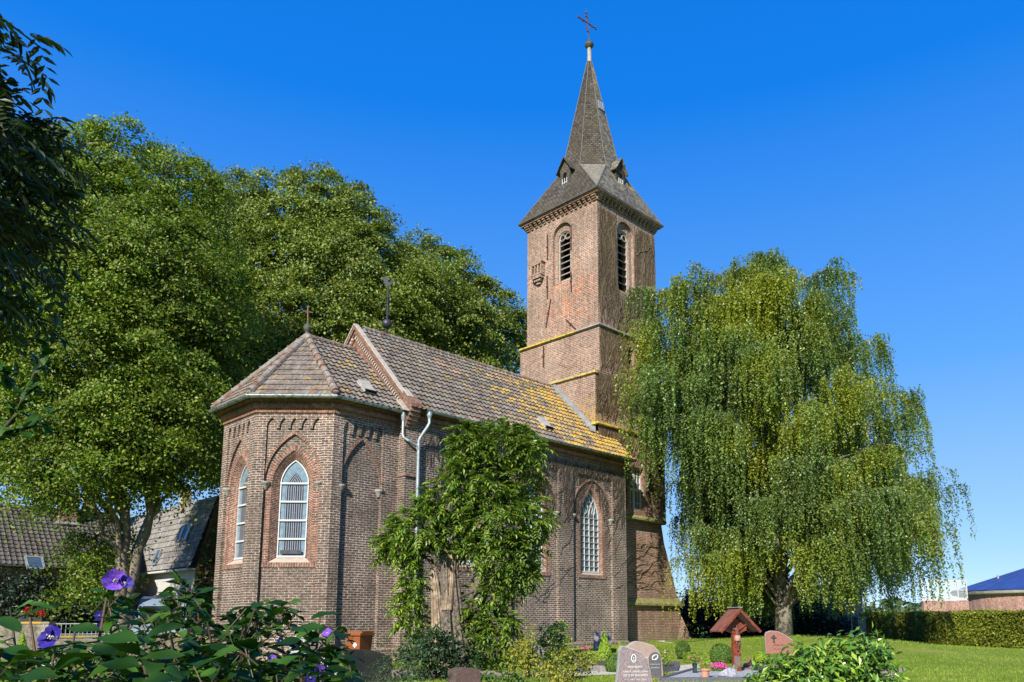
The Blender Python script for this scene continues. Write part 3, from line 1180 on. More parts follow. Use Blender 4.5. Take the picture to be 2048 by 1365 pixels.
# ---- gutters and downpipes
gu = MB()
GP = [(o, z) for o, z in [(.08 * math.cos(a), .08 * math.sin(a)) for a in [math.pi + math.pi * k / 8 for k in range(9)]]]
gu.band([(0.0, 6.66), G[4][:2], G[3][:2], G[2][:2], G[1][:2], (-.08, 0)], [(-.0 + o, 8.33 + z) for o, z in GP] + [(.092, 8.335), (.092, 8.318)])
gu1 = gu
gu = MB()
gu.band([(.5, -.42), (12.22, -.42)], [(o, 8.42 + z) for o, z in GP] + [(.092, 8.425), (.092, 8.408)])
gb = gu
for i in range(14):
    x = .9 + i * .86
    gb.tube([(x, -.42 + .09 * math.cos(a), 8.42 + .09 * math.sin(a)) for a in [math.pi + math.pi * k / 6 for k in range(7)]], .008, 4)
gu.build('gutter', ZINC, CH)
gb = gu1
for a, b in ((G[1], (-.1, 0, 0)), (G[2], G[1]), (G[3], G[2])):
    a, b = Vector(a), Vector(b)
    n_ = int((b - a).length / .6)
    d = (b - a).normalized()
    nn = Vector((d.y, -d.x, 0)).normalized()
    for i in range(1, n_ + 1):
        q = a + (b - a) * (i / (n_ + 1))
        q.z = 8.33
        gb.tube([q + nn * .09 * math.cos(t) + Vector((0, 0, .09 * math.sin(t))) for t in [math.pi + math.pi * k / 6 for k in range(7)]], .008, 4)
gu1.build('gutter', ZINC, CH)
dp = MB()
dp.lathe((-.12, .0, 7.98), [(.052, 0), (.06, .03), (.085, .16), (.10, .30), (.06, .30)], 12)
dp.tube([(-.12, 0, 8.02), (-.12, .0, 7.55), (-.10, -.02, 7.42), (.02, -.12, 7.32), (.36, -.14, 7.18), (.42, -.14, 7.05)], .046, 10)
dp.build('downpipe', ZINC_L, CH)
dp = MB()
dp.lathe((.66, -.42, 8.12), [(.055, 0), (.06, .04), (.09, .12), (.10, .24), (.05, .24)], 12)
dp.tube([(.66, -.42, 8.16), (.66, -.42, 7.98), (.62, -.38, 7.86), (.48, -.18, 7.5), (.44, -.14, 7.36), (.44, -.14, .6), (.44, -.2, .3), (.44, -.26, .2)], .052, 12)
for z in (7.2, 5.2, 3.2, 1.4):
    dp.tube([(.44, -.14, z), (.44, -.14, z + .05)], .062, 12)
dp.build('downpipe', ZINC_L, CH)
dp = MB()
dp.tube([(.44, -.14, 1.5), (.44, -.14, .0)], .062, 12)
dp.build('rain_standpipe', PALE, CH)

# ---- small cross on the chancel roof
fn = MB()
fn.lathe(APX + Vector((0, 0, .0)), [(.17, -.02), (.11, .08), (.07, .13), (.065, .18), (.11, .22), (.135, .30), (.125, .38), (.08, .43), (.045, .46), (.035, .56), (.02, .6)], 16)
fn.build('finial', M('mossy_finial', (.085, .085, .065), (.055, .06, .04), 9, .85), CH, smooth=True)
cr = MB()
b0 = APX + Vector((0, 0, .56))
cr.tube([b0, b0 + Vector((-.02, .02, .60))], .02, 8)
cr.obox(b0 + Vector((-.01, .01, .38)), (1, 0, .12), (0, 1, 0), (0, 0, 1), .19, .014, .022)
cr.build('roof_cross', M('verdigris_rust', (.26, .13, .08), (.16, .12, .09), 6, .7), CH)

# ---- weathercock over the nave ridge
wx = Vector((1.35, YC, 12.30))
wm = MB()
for a in (-.08, .08):
    wm.tube([wx + Vector((a, .0, -.05)), wx + Vector((a * .6, 0, .36))], .022, 6)
wm.tube([wx + Vector((0, 0, .6)), wx + Vector((0, 0, 1.5)), wx + Vector((0, 0, 2.05))], [.035, .03, .022], 8)
wm.tube([wx + Vector((.07, 0, .75)), wx + Vector((.07, 0, 1.5))], .012, 5)
wm.tube([wx + Vector((-.5, .1, 1.0)), wx + Vector((-.3, .0, 1.2)), wx + Vector((-.08, 0, 1.15)), wx + Vector((-.05, 0, .9))], .012, 5)
wm.ball(wx + Vector((0, 0, 1.55)), .07, 8)
wv = wm.build('weathervane', DIRON, CH)
bl = MB()
bl.ball(wx + Vector((0, 0, .46)), .20, 20)
bl.build('globe', DIRON, wv, smooth=True)
ck = MB()
cock = [(-.33, .30), (-.25, .26), (-.20, .18), (-.26, .10), (-.16, .08), (-.10, -.02), (.0, -.06), (.10, -.02), (.17, .12), (.24, .22), (.33, .22), (.28, .30), (.18, .28), (.10, .18), (.02, .14), (-.02, .22), (-.02, .34), (-.08, .42), (-.18, .45), (-.27, .41), (-.31, .34)]
ck.prism(cock, lambda u, v, d: tuple(wx + RT * (u * .8) + Vector((0, 0, 2.06 + v * .8)) + FH * d), -.015, .015)
ck.build('rooster', M('grey_rooster', (.035, .038, .05), (.055, .06, .075), 7, .8), wv)

# ------------------------------------------------------------------ tower
TX0, TX1, TY0, TY1 = 11.25, 15.85, .85, 5.55
TW3 = MB()
SUR_T = MB()


def belfry(fc, W, zb, zt, cu, ohw, ozb, ozs, ihw, izb, izs):
    ho = [(cu - ohw, ozb)] + rarch(cu, ohw, ozs) + [(cu + ohw, ozb)]
    hi = [(cu - ihw, izb)] + rarch(cu, ihw, izs) + [(cu + ihw, izb)]
    TW3.poly2([[(0, zb), (W, zb), (W, zt), (0, zt)], ho], lambda u, z: fc(u, z, 0))
    TW3.strip([fc(*q, 0) for q in ho], [fc(*q, .14) for q in ho], closed=True)
    TW3.poly2([ho, hi], lambda u, z: fc(u, z, .14))
    ringband(SUR_T, ho, .1, fc, -.012)
    SUR_T.strip([fc(*q, .14) for q in hi], [fc(*q, .6) for q in hi], closed=True)
    bk = MB()
    bk.poly2([hi], lambda u, z: fc(u, z, .58))
    lo = MB()
    n = 8
    zz = np.linspace(izb + .12, izs + .12, n)
    for z in zz:
        lo.obox(fc(cu, z, .34), (fc.t.x, fc.t.y, 0), (fc.n.x * .8, fc.n.y * .8, -.6), (fc.n.x * .6, fc.n.y * .6, .8), ihw - .02, .15, .016)
    o = lo.build('louvre', SLATW, CH)
    bk.build('dark_opening', BLACK, o)
    fr = MB()
    for s in (-1, 1):
        fr.bar(fc(cu + s * (ihw - .03), izb, .22), fc(cu + s * (ihw - .03), izs, .22), .06, .06, up=(fc.t.x, fc.t.y, 0))
    fr.tube([fc(u, z, .22) for u, z in rarch(cu, ihw - .03, izs)], .035, 6)
    for k in (-1, 1):
        fr.tube([fc(cu + k * ihw * .45 + .17 * math.cos(a), izs + .12 + .16 * math.sin(a), .22) for a in [2 * math.pi * j / 10 for j in range(11)]], .02, 5)
    fr.build('louvre_frame', SLATW, o)


fTE, fTS = Face2((TX0, TY1), (TX0, TY0)), Face2((TX0, TY0), (TX1, TY0))
belfry(fTE, 4.7, 14.95, 21.45, TY1 - 3.1, .63, 17.62, 20.12, .41, 17.8, 19.98)
belfry(fTS, 4.6, 14.95, 21.45, 2.13, .66, 15.4, 20.1, .41, 17.2, 19.95)
TW3.face([(TX1, TY0, 14.95), (TX1, TY1, 14.95), (TX1, TY1, 21.45), (TX1, TY0, 21.45)])
TW3.face([(TX1, TY1, 14.95), (TX0, TY1, 14.95), (TX0, TY1, 21.45), (TX1, TY1, 21.45)])
# middle and lower stages
fMS = Face2((11.17, .74), (15.92, .74))
hole = [(2.16, 13.45)] + rarch(2.4, .24, 14.1, 8) + [(2.64, 13.45)]
TW3.poly2([[(0, 12.6), (fMS.W, 12.6), (fMS.W, 14.9), (0, 14.9)], hole], lambda u, z: fMS(u, z))
TW3.strip([fMS(*q, 0) for q in hole], [fMS(*q, .4) for q in hole], closed=True)
for (x0, x1, y0, y1, z0, z1) in ((11.17, 15.92, .74, 5.95, 12.6, 14.9), (10.85, 15.95, .75, 6.1, 5.9, 12.6)):
    TW3.face([(x0, y1, z0), (x0, y0, z0), (x0, y0, z1), (x0, y1, z1)])
    TW3.face([(x1, y0, z0), (x1, y1, z0), (x1, y1, z1), (x1, y0, z1)])
    TW3.face([(x1, y1, z0), (x0, y1, z0), (x0, y1, z1), (x1, y1, z1)])
TW3.face([(10.85, .75, 10.2), (15.95, .75, 10.2), (15.95, .75, 12.6), (10.85, .75, 12.6)])
TW3.build('tower_wall', BRK_T, CH)
SUR_T.build('opening_surround', BRK_T, CH)
hb = MB()
hb.poly2([hole], lambda u, z: fMS(u, z, .38))
hb.build('dark_opening', BLACK, CH)
# lower tower with window, ledges and spreading foot
TB = MB()
fLS = Face2((10.9, .62), (15.95, .62))
wu0, wu1, wz0, wz1 = 13.12 - 10.9, 14.2 - 10.9, 6.45, 8.42
hole = [(wu0, wz0), (wu1, wz0), (wu1, wz1), (wu0, wz1)]
TB.poly2([[(0, 5.9), (fLS.W, 5.9), (fLS.W, 10.15), (0, 10.15)], hole], lambda u, z: fLS(u, z))
TB.strip([fLS(*q, 0) for q in hole], [fLS(*q, .35) for q in hole], closed=True)
TB.face([(15.95, .62, 5.9), (15.95, 6.1, 5.9), (15.95, 6.1, 10.15), (15.95, .62, 10.15)])
out = [(11.9, 0), (17.55, 0), (17.25, 1.15), (17.1, 2.1), (16.55, 3.6), (15.98, 5.0), (15.75, 6.05), (11.9, 6.05)]
TB.prism(out, lambda u, v, d: (u, d, v), .78, 6.1)
foot = [(17.55, .70, 0), (18.1, .66, 0), (17.3, .76, 1.3), (17.1, .77, 2.05)]
TB.face([(16.6, .70, 0.0), (17.8, .35, 0), (17.25, .74, 1.5)])
TB.face([(17.8, .35, 0), (18.1, 1.6, 0), (17.2, 1.2, 1.9), (17.25, .74, 1.5)])
TB.build('tower_base_wall', BRK_B, CH)
wd = MB()
d = .2
cu = (wu0 + wu1) / 2
zt = 7.36
for u in (wu0 + .03, cu - .04, wu1 - .03):
    wd.bar(fLS(u, wz0, d), fLS(u, wz1, d), .06, .06, up=(1, 0, 0))
wd.bar(fLS(cu + .04, wz0, d), fLS(cu + .04, wz1, d), .05, .06, up=(1, 0, 0))
for z in (wz0 + .03, wz1 - .03):
    wd.bar(fLS(wu0, z, d - .002), fLS(wu1, z, d - .002), .06, .06)
wd.bar(fLS(wu0 - .02, zt, .1), fLS(wu1 + .02, zt, .1), .2, .09)
for z in (wz0 + .32, zt + .36, zt + .7):
    wd.bar(fLS(wu0, z, d - .004), fLS(wu1, z, d - .004), .03, .025)
for u in (wu0 + .28, wu1 - .28):
    wd.bar(fLS(u, wz0, d - .006), fLS(u, wz1, d - .006), .03, .025, up=(1, 0, 0))
wn = wd.build('window', WHITE, CH)
q = MB()
q.poly2([hole], lambda u, z: fLS(u, z, .24))
q.build('pane', GLASS, wn)


def ledge(name, m, pts, prof):
    b_ = MB()
    b_.band(pts, prof)
    return b_.build(name, m, CH)


# string courses: sloped stone bands with lichen on the tops
SP = lambda z, h, o: [(0, z - .1), (o, z - .08), (o, z - .01), (0, z + h)]
ledge('string_course', LICH, [(11.17, 5.95), (11.17, 2.2)], [(0, 14.78), (.12, 14.8), (.12, 14.87), (-.09, 14.98)])
ledge('string_course', STONE, [(11.17, 2.2), (11.17, .74), (13.6, .74)], [(0, 14.78), (.12, 14.8), (.12, 14.87), (-.11, 14.99)])
ledge('string_course', STONE, [(13.6, .74), (15.92, .74), (15.92, 5.95)], [(0, 14.78), (.12, 14.8), (.12, 14.87), (-.11, 14.99)])
ledge('string_course', LICH, [(10.85, 6.1), (10.85, .75), (10.95, .75)], [(0, 12.42), (.10, 12.44), (.10, 12.5), (-.33, 12.72)])
ledge('string_course', LICH, [(10.86, .9), (10.86, .62), (15.95, .62), (15.95, 6.1)], [(0, 10.0), (.12, 10.02), (.12, 10.08), (-.14, 10.22)])
ledge('string_course', MOSSY, [(11.95, .62), (15.8, .62)], [(-.1, 5.92), (.14, 5.94), (.14, 6.02), (0, 6.16)])
ledge('string_course', MOSSY, [(11.95, .78), (17.12, .78), (17.12, 4)], [(0, 1.98), (.16, 2.0), (.16, 2.09), (0, 2.34)])
# corbel table under the eaves of the spire
cb = MB()
for s, (a, b, n_) in enumerate((((TX0, TY1), (TX0, TY0), 16), ((TX0, TY0), (TX1, TY0), 16), ((TX1, TY0), (TX1, TY1), 16), ((TX1, TY1), (TX0, TY1), 16))):
    f_ = Face2(a, b)
    for i in range(n_):
        u = .1 + (f_.W - .2) * i / (n_ - 1)
        for k, (o, z0, z1) in enumerate(((.07, 21.12, 21.21), (.14, 21.21, 21.30), (.21, 21.30, 21.39))):
            cb.obox(f_(u, (z0 + z1) / 2, -o / 2), (f_.t.x, f_.t.y, 0), (f_.n.x, f_.n.y, 0), (0, 0, 1), .07 if i % (n_ - 1) else .14, o / 2, .043)
cb.band([(TX0, TY1), (TX0, TY0), (TX1, TY0), (TX1, TY1)], [(0, 21.39), (.26, 21.39), (.26, 21.47), (.32, 21.48), (.32, 21.56)], closed=True)
cb.build('corbel_table', BRK_T, CH)
# iron wall ties on the east face
for (y0, z0), (y1, z1) in (((4.09, 19.14), (4.09, 20.48)), ((4.09, 17.1), (4.12, 18.3)), ((3.87, 17.0), (4.19, 15.63)), ((2.85, 15.66), (2.24, 15.03)), ((2.5, 19.1), (2.5, 20.43)), ((4.29, 13.6), (4.29, 14.66)), ((2.5, 17.0), (2.52, 18.0))):
    an = MB()
    x = TX0 - .03 if z0 > 14.9 else 11.14
    an.bar((x, y0, z0), (x, y1, z1), .05, .05, up=(1, 0, 0))
    an.ball((x - .02, (y0 + y1) / 2, (z0 + z1) / 2), .06, 8)
    an.build('wall_tie', IRON, CH)
# little brick aedicule beside the bell opening
ni = MB()
yy, zz = 4.66, 18.55
for k, (hw, z0, z1, o) in enumerate(((.12, -.55, -.42, .12), (.22, -.42, -.28, .2), (.32, -.28, -.14, .28), (.36, -.14, -.04, .3), (.36, .42, .52, .3))):
    ni.box(TX0 - o, TX0 + .0, yy - hw, yy + hw, zz + z0, zz + z1)
for u in (-.33, -.12, .1, .31):
    ni.box(TX0 - .28, TX0, yy + u - .04, yy + u + .04, zz - .04, zz + .42)
ni.prism([(-.42, .52), (.42, .52), (.2, .85), (0, 1.02), (-.2, .85)], lambda u, v, d: (TX0 - d, yy + u, zz + v), 0, .3)
nb = ni.build('aedicule', BRK_T, CH)
q = MB()
q.box(TX0 - .10, TX0, yy - .3, yy + .3, zz - .03, zz + .41)
q.build('dark_opening', BLACK, nb)

# ---- spire
TC = Vector((13.55, 3.2))
sp_ = {'e': MB(), 'y': MB(), 'n': MB()}
EV = 21.56
hs_ = 2.3 + .36
sq = [(-hs_, -hs_), (hs_, -hs_), (hs_, hs_), (-hs_, hs_)]
zr, ar, ztip, at_ = 24.0, 1.62, 30.95, .13
k = math.tan(R(22.5))


def octv(a, z):
    # S face, SE.. counterclockwise starting with the two vertices of the south side
    q = [(-a * k, -a), (a * k, -a), (a, -a * k), (a, a * k), (a * k, a), (-a * k, a), (-a, a * k), (-a, -a * k)]
    return [Vector((TC.x + x, TC.y + y, z)) for x, y in q]


zm, am = 24.9, 1.36
o1, om, o2 = octv(ar, zr), octv(am, zm), octv(at_, ztip)
SQ = [Vector((TC.x + x, TC.y + y, EV)) for x, y in sq]
flare = [Vector((TC.x + x * .985, TC.y + y * .985, EV + .05)) for x, y in sq]
BROACH = []
which = ['y', 'n', 'n', 'n', 'n', 'n', 'e', 'e']
for i in range(8):
    mb = sp_['y'] if i == 0 else sp_['e']
    j = (i + 1) % 8
    for A, B in ((o1, om), (om, o2)):
        mb.face([A[i], A[j], B[j], B[i]])
for sd_, (i, j, va, vb) in enumerate(((0, 1, 0, 1), (2, 3, 1, 2), (4, 5, 2, 3), (6, 7, 3, 0))):
    mb = sp_['y'] if sd_ == 0 else sp_['e']
    mb.face([SQ[va], SQ[vb], flare[vb], flare[va]])
    mb.face([flare[va], flare[vb], o1[j], o1[i]])
for ci, (i, j) in enumerate(((7, 0), (1, 2), (3, 4), (5, 6))):
    nb_ = MB()
    nb_.face([flare[ci], o1[j], o1[i]])
    BROACH.append(nb_)
sp_['e'].face([SQ[0], SQ[1], SQ[2], SQ[3]])
sp = sp_['e'].build('spire_roof', SLATE, CH)
sp_['y'].build('lichened_slope', SLATE_Y, sp)
BRM = M('weathered_broach_slate', (.19, .175, .13), (.10, .094, .075), 5, .85, bmp=.8, bscale=22)
for nb_ in BROACH:
    nb_.build('broach', BRM, sp)
hp = MB()
for i in range(8):
    hp.tube([o1[i], om[i], o2[i]], .022, 5)
for i in range(4):
    hp.tube([SQ[i], flare[i]], .03, 5)
for ci, (i, j) in enumerate(((7, 0), (1, 2), (3, 4), (5, 6))):
    hp.tube([flare[ci], o1[j]], .03, 5)
    hp.tube([flare[ci], o1[i]], .03, 5)
hp.build('hip_slate', M('hip_slate_edge', (.09, .085, .075), (.15, .14, .12), 9, .8), sp)
ev = MB()
ev.band([tuple(v[:2]) for v in SQ], [(0.015, EV - .06), (.03, EV + .02), (-.04, EV + .05)], closed=True)
ev.build('eaves_board', M('dark_eaves', (.06, .055, .05), (.10, .09, .075), 5, .8), sp)


def dormer(nrm, m_roof):
    nrm = Vector(nrm)
    t = Vector((-nrm.y, nrm.x, 0)) if True else None
    c = Vector((TC.x, TC.y, 0)) + nrm * 1.98
    B = lambda u, z, d=0.0: tuple(c + t * u - nrm * d + Vector((0, 0, z)))
    z0, z1, hw = 22.75, 23.85, .34
    bd = MB()
    bd.poly2([[(-hw, z0), (hw, z0), (hw, z1), (0, z1 + .42), (-hw, z1)]], lambda u, v: B(u, v))
    for s in (-1, 1):
        bd.face([B(s * hw, z0), B(s * hw, z1), B(s * hw, z1, 1.2), B(s * hw, z0, 1.2)])
    o = bd.build('dormer', SLATE, sp)
    rf = MB()
    for s in (-1, 1):
        A = [B(s * .50, z1 - .16, -.14), B(0, z1 + .62, -.14), B(0, z1 + .62, .95), B(s * .5, z1 - .12, .75)]
        rf.face(A)
        rf.face([(p[0], p[1], p[2] - .05) for p in A])
        rf.face([A[0], A[1], (A[1][0], A[1][1], A[1][2] - .05), (A[0][0], A[0][1], A[0][2] - .05)])
        # swept slates running up into the spire
        rf.face([B(s * .5, z1 - .12, .75), B(0, z1 + .62, .95), B(s * .62, z1 + .25, .72)])
    rf.build('dormer_roof', m_roof, o)
    wn_ = MB()
    wn_.poly2([[(-.15, z0 + .12), (.15, z0 + .12), (.15, z0 + .55)] + [(.13 * math.cos(a), z0 + .78 + .14 * math.sin(a)) for a in np.linspace(-.6, math.pi + .6, 12)] + [(-.15, z0 + .55)]], lambda u, v: B(u, v, -.012))
    wn_.build('dark_opening', BLACK, o)
    mu = MB()
    for u in (-.15, 0, .15):
        mu.bar(B(u, z0 + .1, -.03), B(u, z0 + .58, -.03), .035, .03, up=tuple(t))
    for z in (z0 + .12, z0 + .34):
        mu.bar(B(-.16, z, -.032), B(.16, z, -.032), .03, .03)
    mu.build('dormer_window', WHITE, o)
    ap = MB()
    ap.face([B(-.3, z0 + .02, -.03), B(.3, z0 + .02, -.03), B(.42, z0 - .4, -.3), B(-.42, z0 - .4, -.3)])
    ap.build('lead_apron', LEAD, o)


dormer((-1, 0, 0), SLATE)
dormer((0, -1, 0), SLATE_Y)
ht = MB()
za = 28.0
aa = am + (at_ - am) * (za - zm) / (ztip - zm)
for i in range(3):
    ht.obox((TC.x - .16 + .16 * i, TC.y - aa - .05, za), (1, 0, 0), (0, .17, 1), (0, -1, .17), .05, .26, .03)
ht.build('spire_hatch', LEAD, sp)
lc = MB()
lc.lathe((TC.x, TC.y, 30.8), [(.15, 0), (.115, .15), (.10, 1.0), (.09, 1.05)], 10)
lc.build('spire_cap', M('pale_lead_cap', (.40, .35, .25), (.24, .21, .16), 6, .7), sp)
kb = MB()
kb.lathe((TC.x, TC.y, 31.78), [(.10, 0), (.18, .08), (.25, .19), (.24, .27), (.14, .33), (.05, .37), (.045, .6), (.03, .64)], 16)
kb.build('spire_knob', M('mossy_copper', (.04, .045, .025), (.08, .075, .035), 6, .7), sp, smooth=True)
xc = MB()
tilt = Vector((-.05, .07, 1)).normalized()
x0 = Vector((TC.x, TC.y, 32.2))
arm = Vector((1, .0, .12)).normalized()
xc.tube([x0, x0 + tilt * 1.75], .03, 6)
mid = x0 + tilt * 1.15
xc.tube([mid - arm * .75, mid + arm * .75], .03, 6)
for sgn in (-1, 1):
    for k_ in (.4, .72):
        for j in range(3):
            a = j * 2.1
            xc.ball(mid + arm * sgn * k_ + tilt * .07 * math.cos(a) + arm * .05 * math.sin(a), .045, 6)
for k_ in (.62, 1.55, 1.75):
    for j in (-1, 0, 1):
        xc.ball(x0 + tilt * k_ + arm * .07 * j, .045, 6)
for a, b in (((-.38, 0), (0, .42)), ((.38, 0), (0, -.5)), ((-.38, 0), (0, -.5)), ((.38, 0), (0, .42))):
    xc.tube([mid + arm * a[0] + tilt * a[1], mid + arm * b[0] + tilt * b[1]], .014, 5)
xc.tube([x0 + tilt * 1.8, x0 + tilt * 2.05], .012, 5)
xc.build('spire_cross', IRON, sp)

# ------------------------------------------------------------------ bare climbing stems on the walls
STEM = leaf_mat('dry_vine_stem', (0.085, 0.06, 0.04), (0.15, 0.11, 0.065), 0, .9, yellow=(.26, .21, .13), spec=.1)


def vine(label, fn, starts, length, seed, wmax, um, name='climbing_vine', up=1.0, n=9, parent_mb=None, skip=None):
    r = random.Random(seed)
    mb = MB()
    for k in range(starts):
        u, z = r.uniform(*um[0]), r.uniform(*um[1])
        a = r.gauss(0, .35)
        st = r.uniform(*length) / n
        pts = []
        for i in range(n + 1):
            if not (um[0][0] <= u <= um[0][1] and um[1][0] <= z <= um[2]):
                break
            if skip and skip(u, z):
                break
            pts.append(fn(u, z, -.015 - .03 * r.random()))
            a += r.gauss(0, .24)
            a *= .8
            u += st * math.sin(a)
            z += st * math.cos(a) * up
        if len(pts) > 2:
            w0 = r.uniform(.25, 1) * wmax
            mb.tube(pts, [w0 * (1 - .7 * i / len(pts)) for i in range(len(pts))], 3, cap=False)
    return mb


def in_op(u, z):
    return abs(u - 2.13) < .68 and z > 15.2 and z < 20.9 and not (z < 17.1)


VN = thing('climbing_vine', 'dense bare brown climber stems covering the south face of the church tower', 'climber', (13, .6, 0))
vm = vine('', lambda u, z, d: fTS(u, z, d), 1150, (1.5, 4.5), 3, .015, ((0, 4.6), (14.95, 20.3), 21.0), skip=in_op)
vm.build('upper_stems', STEM, VN)
vm = vine('', lambda u, z, d: fMS(u, z, d), 600, (1.0, 2.5), 4, .015, ((0, 4.7), (12.6, 14.3), 14.75), skip=lambda u, z: abs(u - 2.4) < .28 and 13.4 < z < 14.5)
vm.build('middle_stems', STEM, VN)
vm = vine('', lambda u, z, d: (10.87 + u, .75 + d, z), 700, (1.0, 2.8), 5, .015, ((0, 5.0), (10.3, 12.2), 12.65))
vm.build('lower_stems', STEM, VN)
vm = vine('', lambda u, z, d: fLS(u, z, d), 700, (1.0, 2.5), 6, .015, ((0, 5.0), (6.15, 9.7), 10.0), skip=lambda u, z: wu0 - .05 < u < wu1 + .05 and wz0 < z < wz1 + .05)
for k_ in range(14):
    z0 = random.uniform(2.6, 5.5)
    p0 = Vector((12.2 + random.uniform(0, 1.5), .74, z0))
    vm.tube([(p.x, .73 - .02 * random.random(), p.z) for p in wander(p0, p0 + Vector((random.uniform(1, 2.8), 0, random.uniform(-.6, 1.4))), 8, .12)], [.014] * 9, 3)
vm.build('foot_stems', STEM, VN)
# thick crooked main stems
vm = MB()
for (u, z), (u2, z2) in (((1.9, 15.1), (2.6, 17.1)), ((1.3, 15.0), (1.8, 16.8)), ((3.2, 15.0), (3.6, 20.5)), ((4.0, 15.0), (4.3, 19.6)), ((3.0, 15.0), (3.4, 18.0)), ((1.2, 11.0), (1.3, 12.4)), ((2.9, 19.3), (4.2, 20.2)), ((2.2, 12.7), (2.05, 14.7)), ((2.9, 13.0), (2.8, 14.8))):
    vm.tube([fTS(p.x, p.z, -.05 if p.z > 14.9 else .06) for p in wander(Vector((u, 0, z)), Vector((u2, 0, z2)), 9, .09)], .015, 5)
vm.build('main_stem', M('grey_main_stem', (.13, .105, .075), (.09, .07, .05), 5, .9), VN)
VN2 = thing('climbing_vine', 'bare dark climber twigs spread over the nave wall under the gutter', 'climber', (9, -.02, 0))


def nave_off(u, z, d):
    inp = any(a < u < a + 2.56 for a in (1.55, 5.02, 8.5)) and z < 7.4
    return (u, (.085 if inp and z > 6.9 else (.12 if inp else 0.0)) + d, z)


def win_skip(u, z):
    return any(abs(u - a - 1.28) < .85 - max(0, z - 5.3) * .5 and 3.1 < z < 6.9 for a in (1.55, 5.02, 8.5))


vm = vine('', nave_off, 620, (.6, 1.9), 8, .015, ((5.0, 11.9), (5.2, 7.6), 7.9), skip=win_skip)
vm2 = vine('', nave_off, 160, (.6, 1.8), 9, .010, ((.5, 4.5), (6.2, 7.6), 7.9), skip=win_skip)
vm.v, off = vm.v + vm2.v, len(vm.v)
vm.f += [tuple(i + off for i in f) for f in vm2.f]
vm.uv += vm2.uv
for k_ in range(26):
    x = random.uniform(5, 11.6)
    z0 = random.uniform(2.0, 5.0)
    q = wander(Vector((x, 0, z0)), Vector((x + random.uniform(-1.4, 1.4), 0, z0 + random.uniform(.2, 1.6))), 8, .1)
    if not any(win_skip(p.x, p.z) for p in q):
        vm.tube([nave_off(p.x, p.z, -.015) for p in q], .009, 3)
vm.build('twigs', M('dark_twig', (.055, .042, .03), (.09, .07, .05), 5, .9), VN2)

# ------------------------------------------------------------------ trees
BARK = M('lime_bark', (0.20, 0.165, 0.12), (0.11, 0.09, 0.065), 4, 0.95, bmp=0.9, bscale=14)
BARK_D = M('dark_bark', (0.08, 0.065, 0.05), (0.05, 0.04, 0.03), 4, 0.95, bmp=0.7, bscale=12)
LEAF_L = leaf_mat('lime_leaf', (0.065, 0.13, 0.010), (0.145, 0.22, 0.018), .34, yellow=(0.26, 0.29, 0.045))
LEAF_L2 = leaf_mat('far_lime_leaf', (0.075, 0.13, 0.013), (0.16, 0.22, 0.026), .32, yellow=(0.30, 0.32, 0.075))


def lime(label, foot, blobs, size, seed, m, dens, per, cr, stems, group='lime trees behind the church'):
    """blobs: (px, py, D, r)"""
    t = thing('lime_tree', label, 'tree', tuple(foot), group)
    jr = random.Random(seed)
    bl = [(at(px + jr.uniform(-14, 14), py + jr.uniform(-14, 14), D), r * jr.uniform(.78, 1.02)) for px, py, D, r in blobs]
    tk = MB()
    r = random.Random(seed)
    tops = []
    for a, b, r0 in stems:
        pts = wander(a, b, 8, .12, r)
        tk.tube(pts, [r0 * (1.25 if i == 0 else 1) * (1 - .055 * i) for i in range(9)], 12)
        tops.append((pts, r0))
    for c, rr in bl:
        pts, r0 = min(tops, key=lambda q: (q[0][-1] - c).length)
        i = r.randint(5, 8)
        a = pts[i]
        mid = a.lerp(c, .5) + Vector((0, 0, .12 * (c - a).length))
        pth = wander(a, mid, 4, .15, r) + wander(mid, c, 4, .15, r)[1:]
        tk.tube(pth, [r0 * .42 * (1 - .1 * k) for k in range(9)], 6)
        for q in range(4):
            e = c + Vector((r.uniform(-1, 1), r.uniform(-1, 1), r.uniform(-.3, 1))) * rr * .8
            tk.tube(wander(pth[-2], e, 4, .1, r), [.05, .04, .03, .02, .012], 4)
    tk.build('trunk', BARK, t, smooth=True)
    P, N, S = blob_leaves(bl, dens, per, cr, size, seed, up=.5, flat=.36, gap=cr * 2.0, noise_r=.8)
    print(label, len(P))
    quad_leaves('crown', P, N, S, .62, m, t, fold=.12, droop=.35, seed=seed)
    return t


fA = gp(237, 30.0)
sA = [(fA, at(262, 1010, 30), .30), (at(237, 1240, 30), at(238, 1110, 30.1), .27)]
sA = [(fA, at(250, 1000, 30), .30), (at(250, 1215, 30), at(312, 985, 30.4), .21)]
lime('big lime tree with a forked grey trunk standing left of the chancel', fA,
     [(250, 330, 30, 2.2), (150, 350, 30, 2.0), (330, 370, 30.5, 1.9), (120, 450, 30, 2.6), (350, 430, 31, 2.0), (230, 460, 29, 2.9), (300, 560, 29.5, 3.0),
      (60, 590, 30, 3.0), (160, 620, 28.5, 2.9), (360, 620, 31, 2.4), (250, 680, 28.5, 2.9), (90, 720, 29, 2.8), (370, 740, 30.5, 2.3), (170, 770, 28.2, 2.7), (290, 800, 29, 2.6),
      (60, 850, 29, 2.3), (390, 840, 31, 1.8), (200, 880, 28.5, 2.2), (310, 900, 29.6, 1.9), (120, 930, 28.6, 1.4), (230, 955, 29, 1.2), (395, 930, 31, 1.2), (410, 560, 32, 2.0), (-40, 700, 30, 3.0), (-50, 520, 30, 2.6),
      (180, 1090, 30.5, 1.1), (190, 1160, 30.3, .9)],
     .064, 21, LEAF_L, 30, 640, .50, sA)
fB = gp(600, 42)
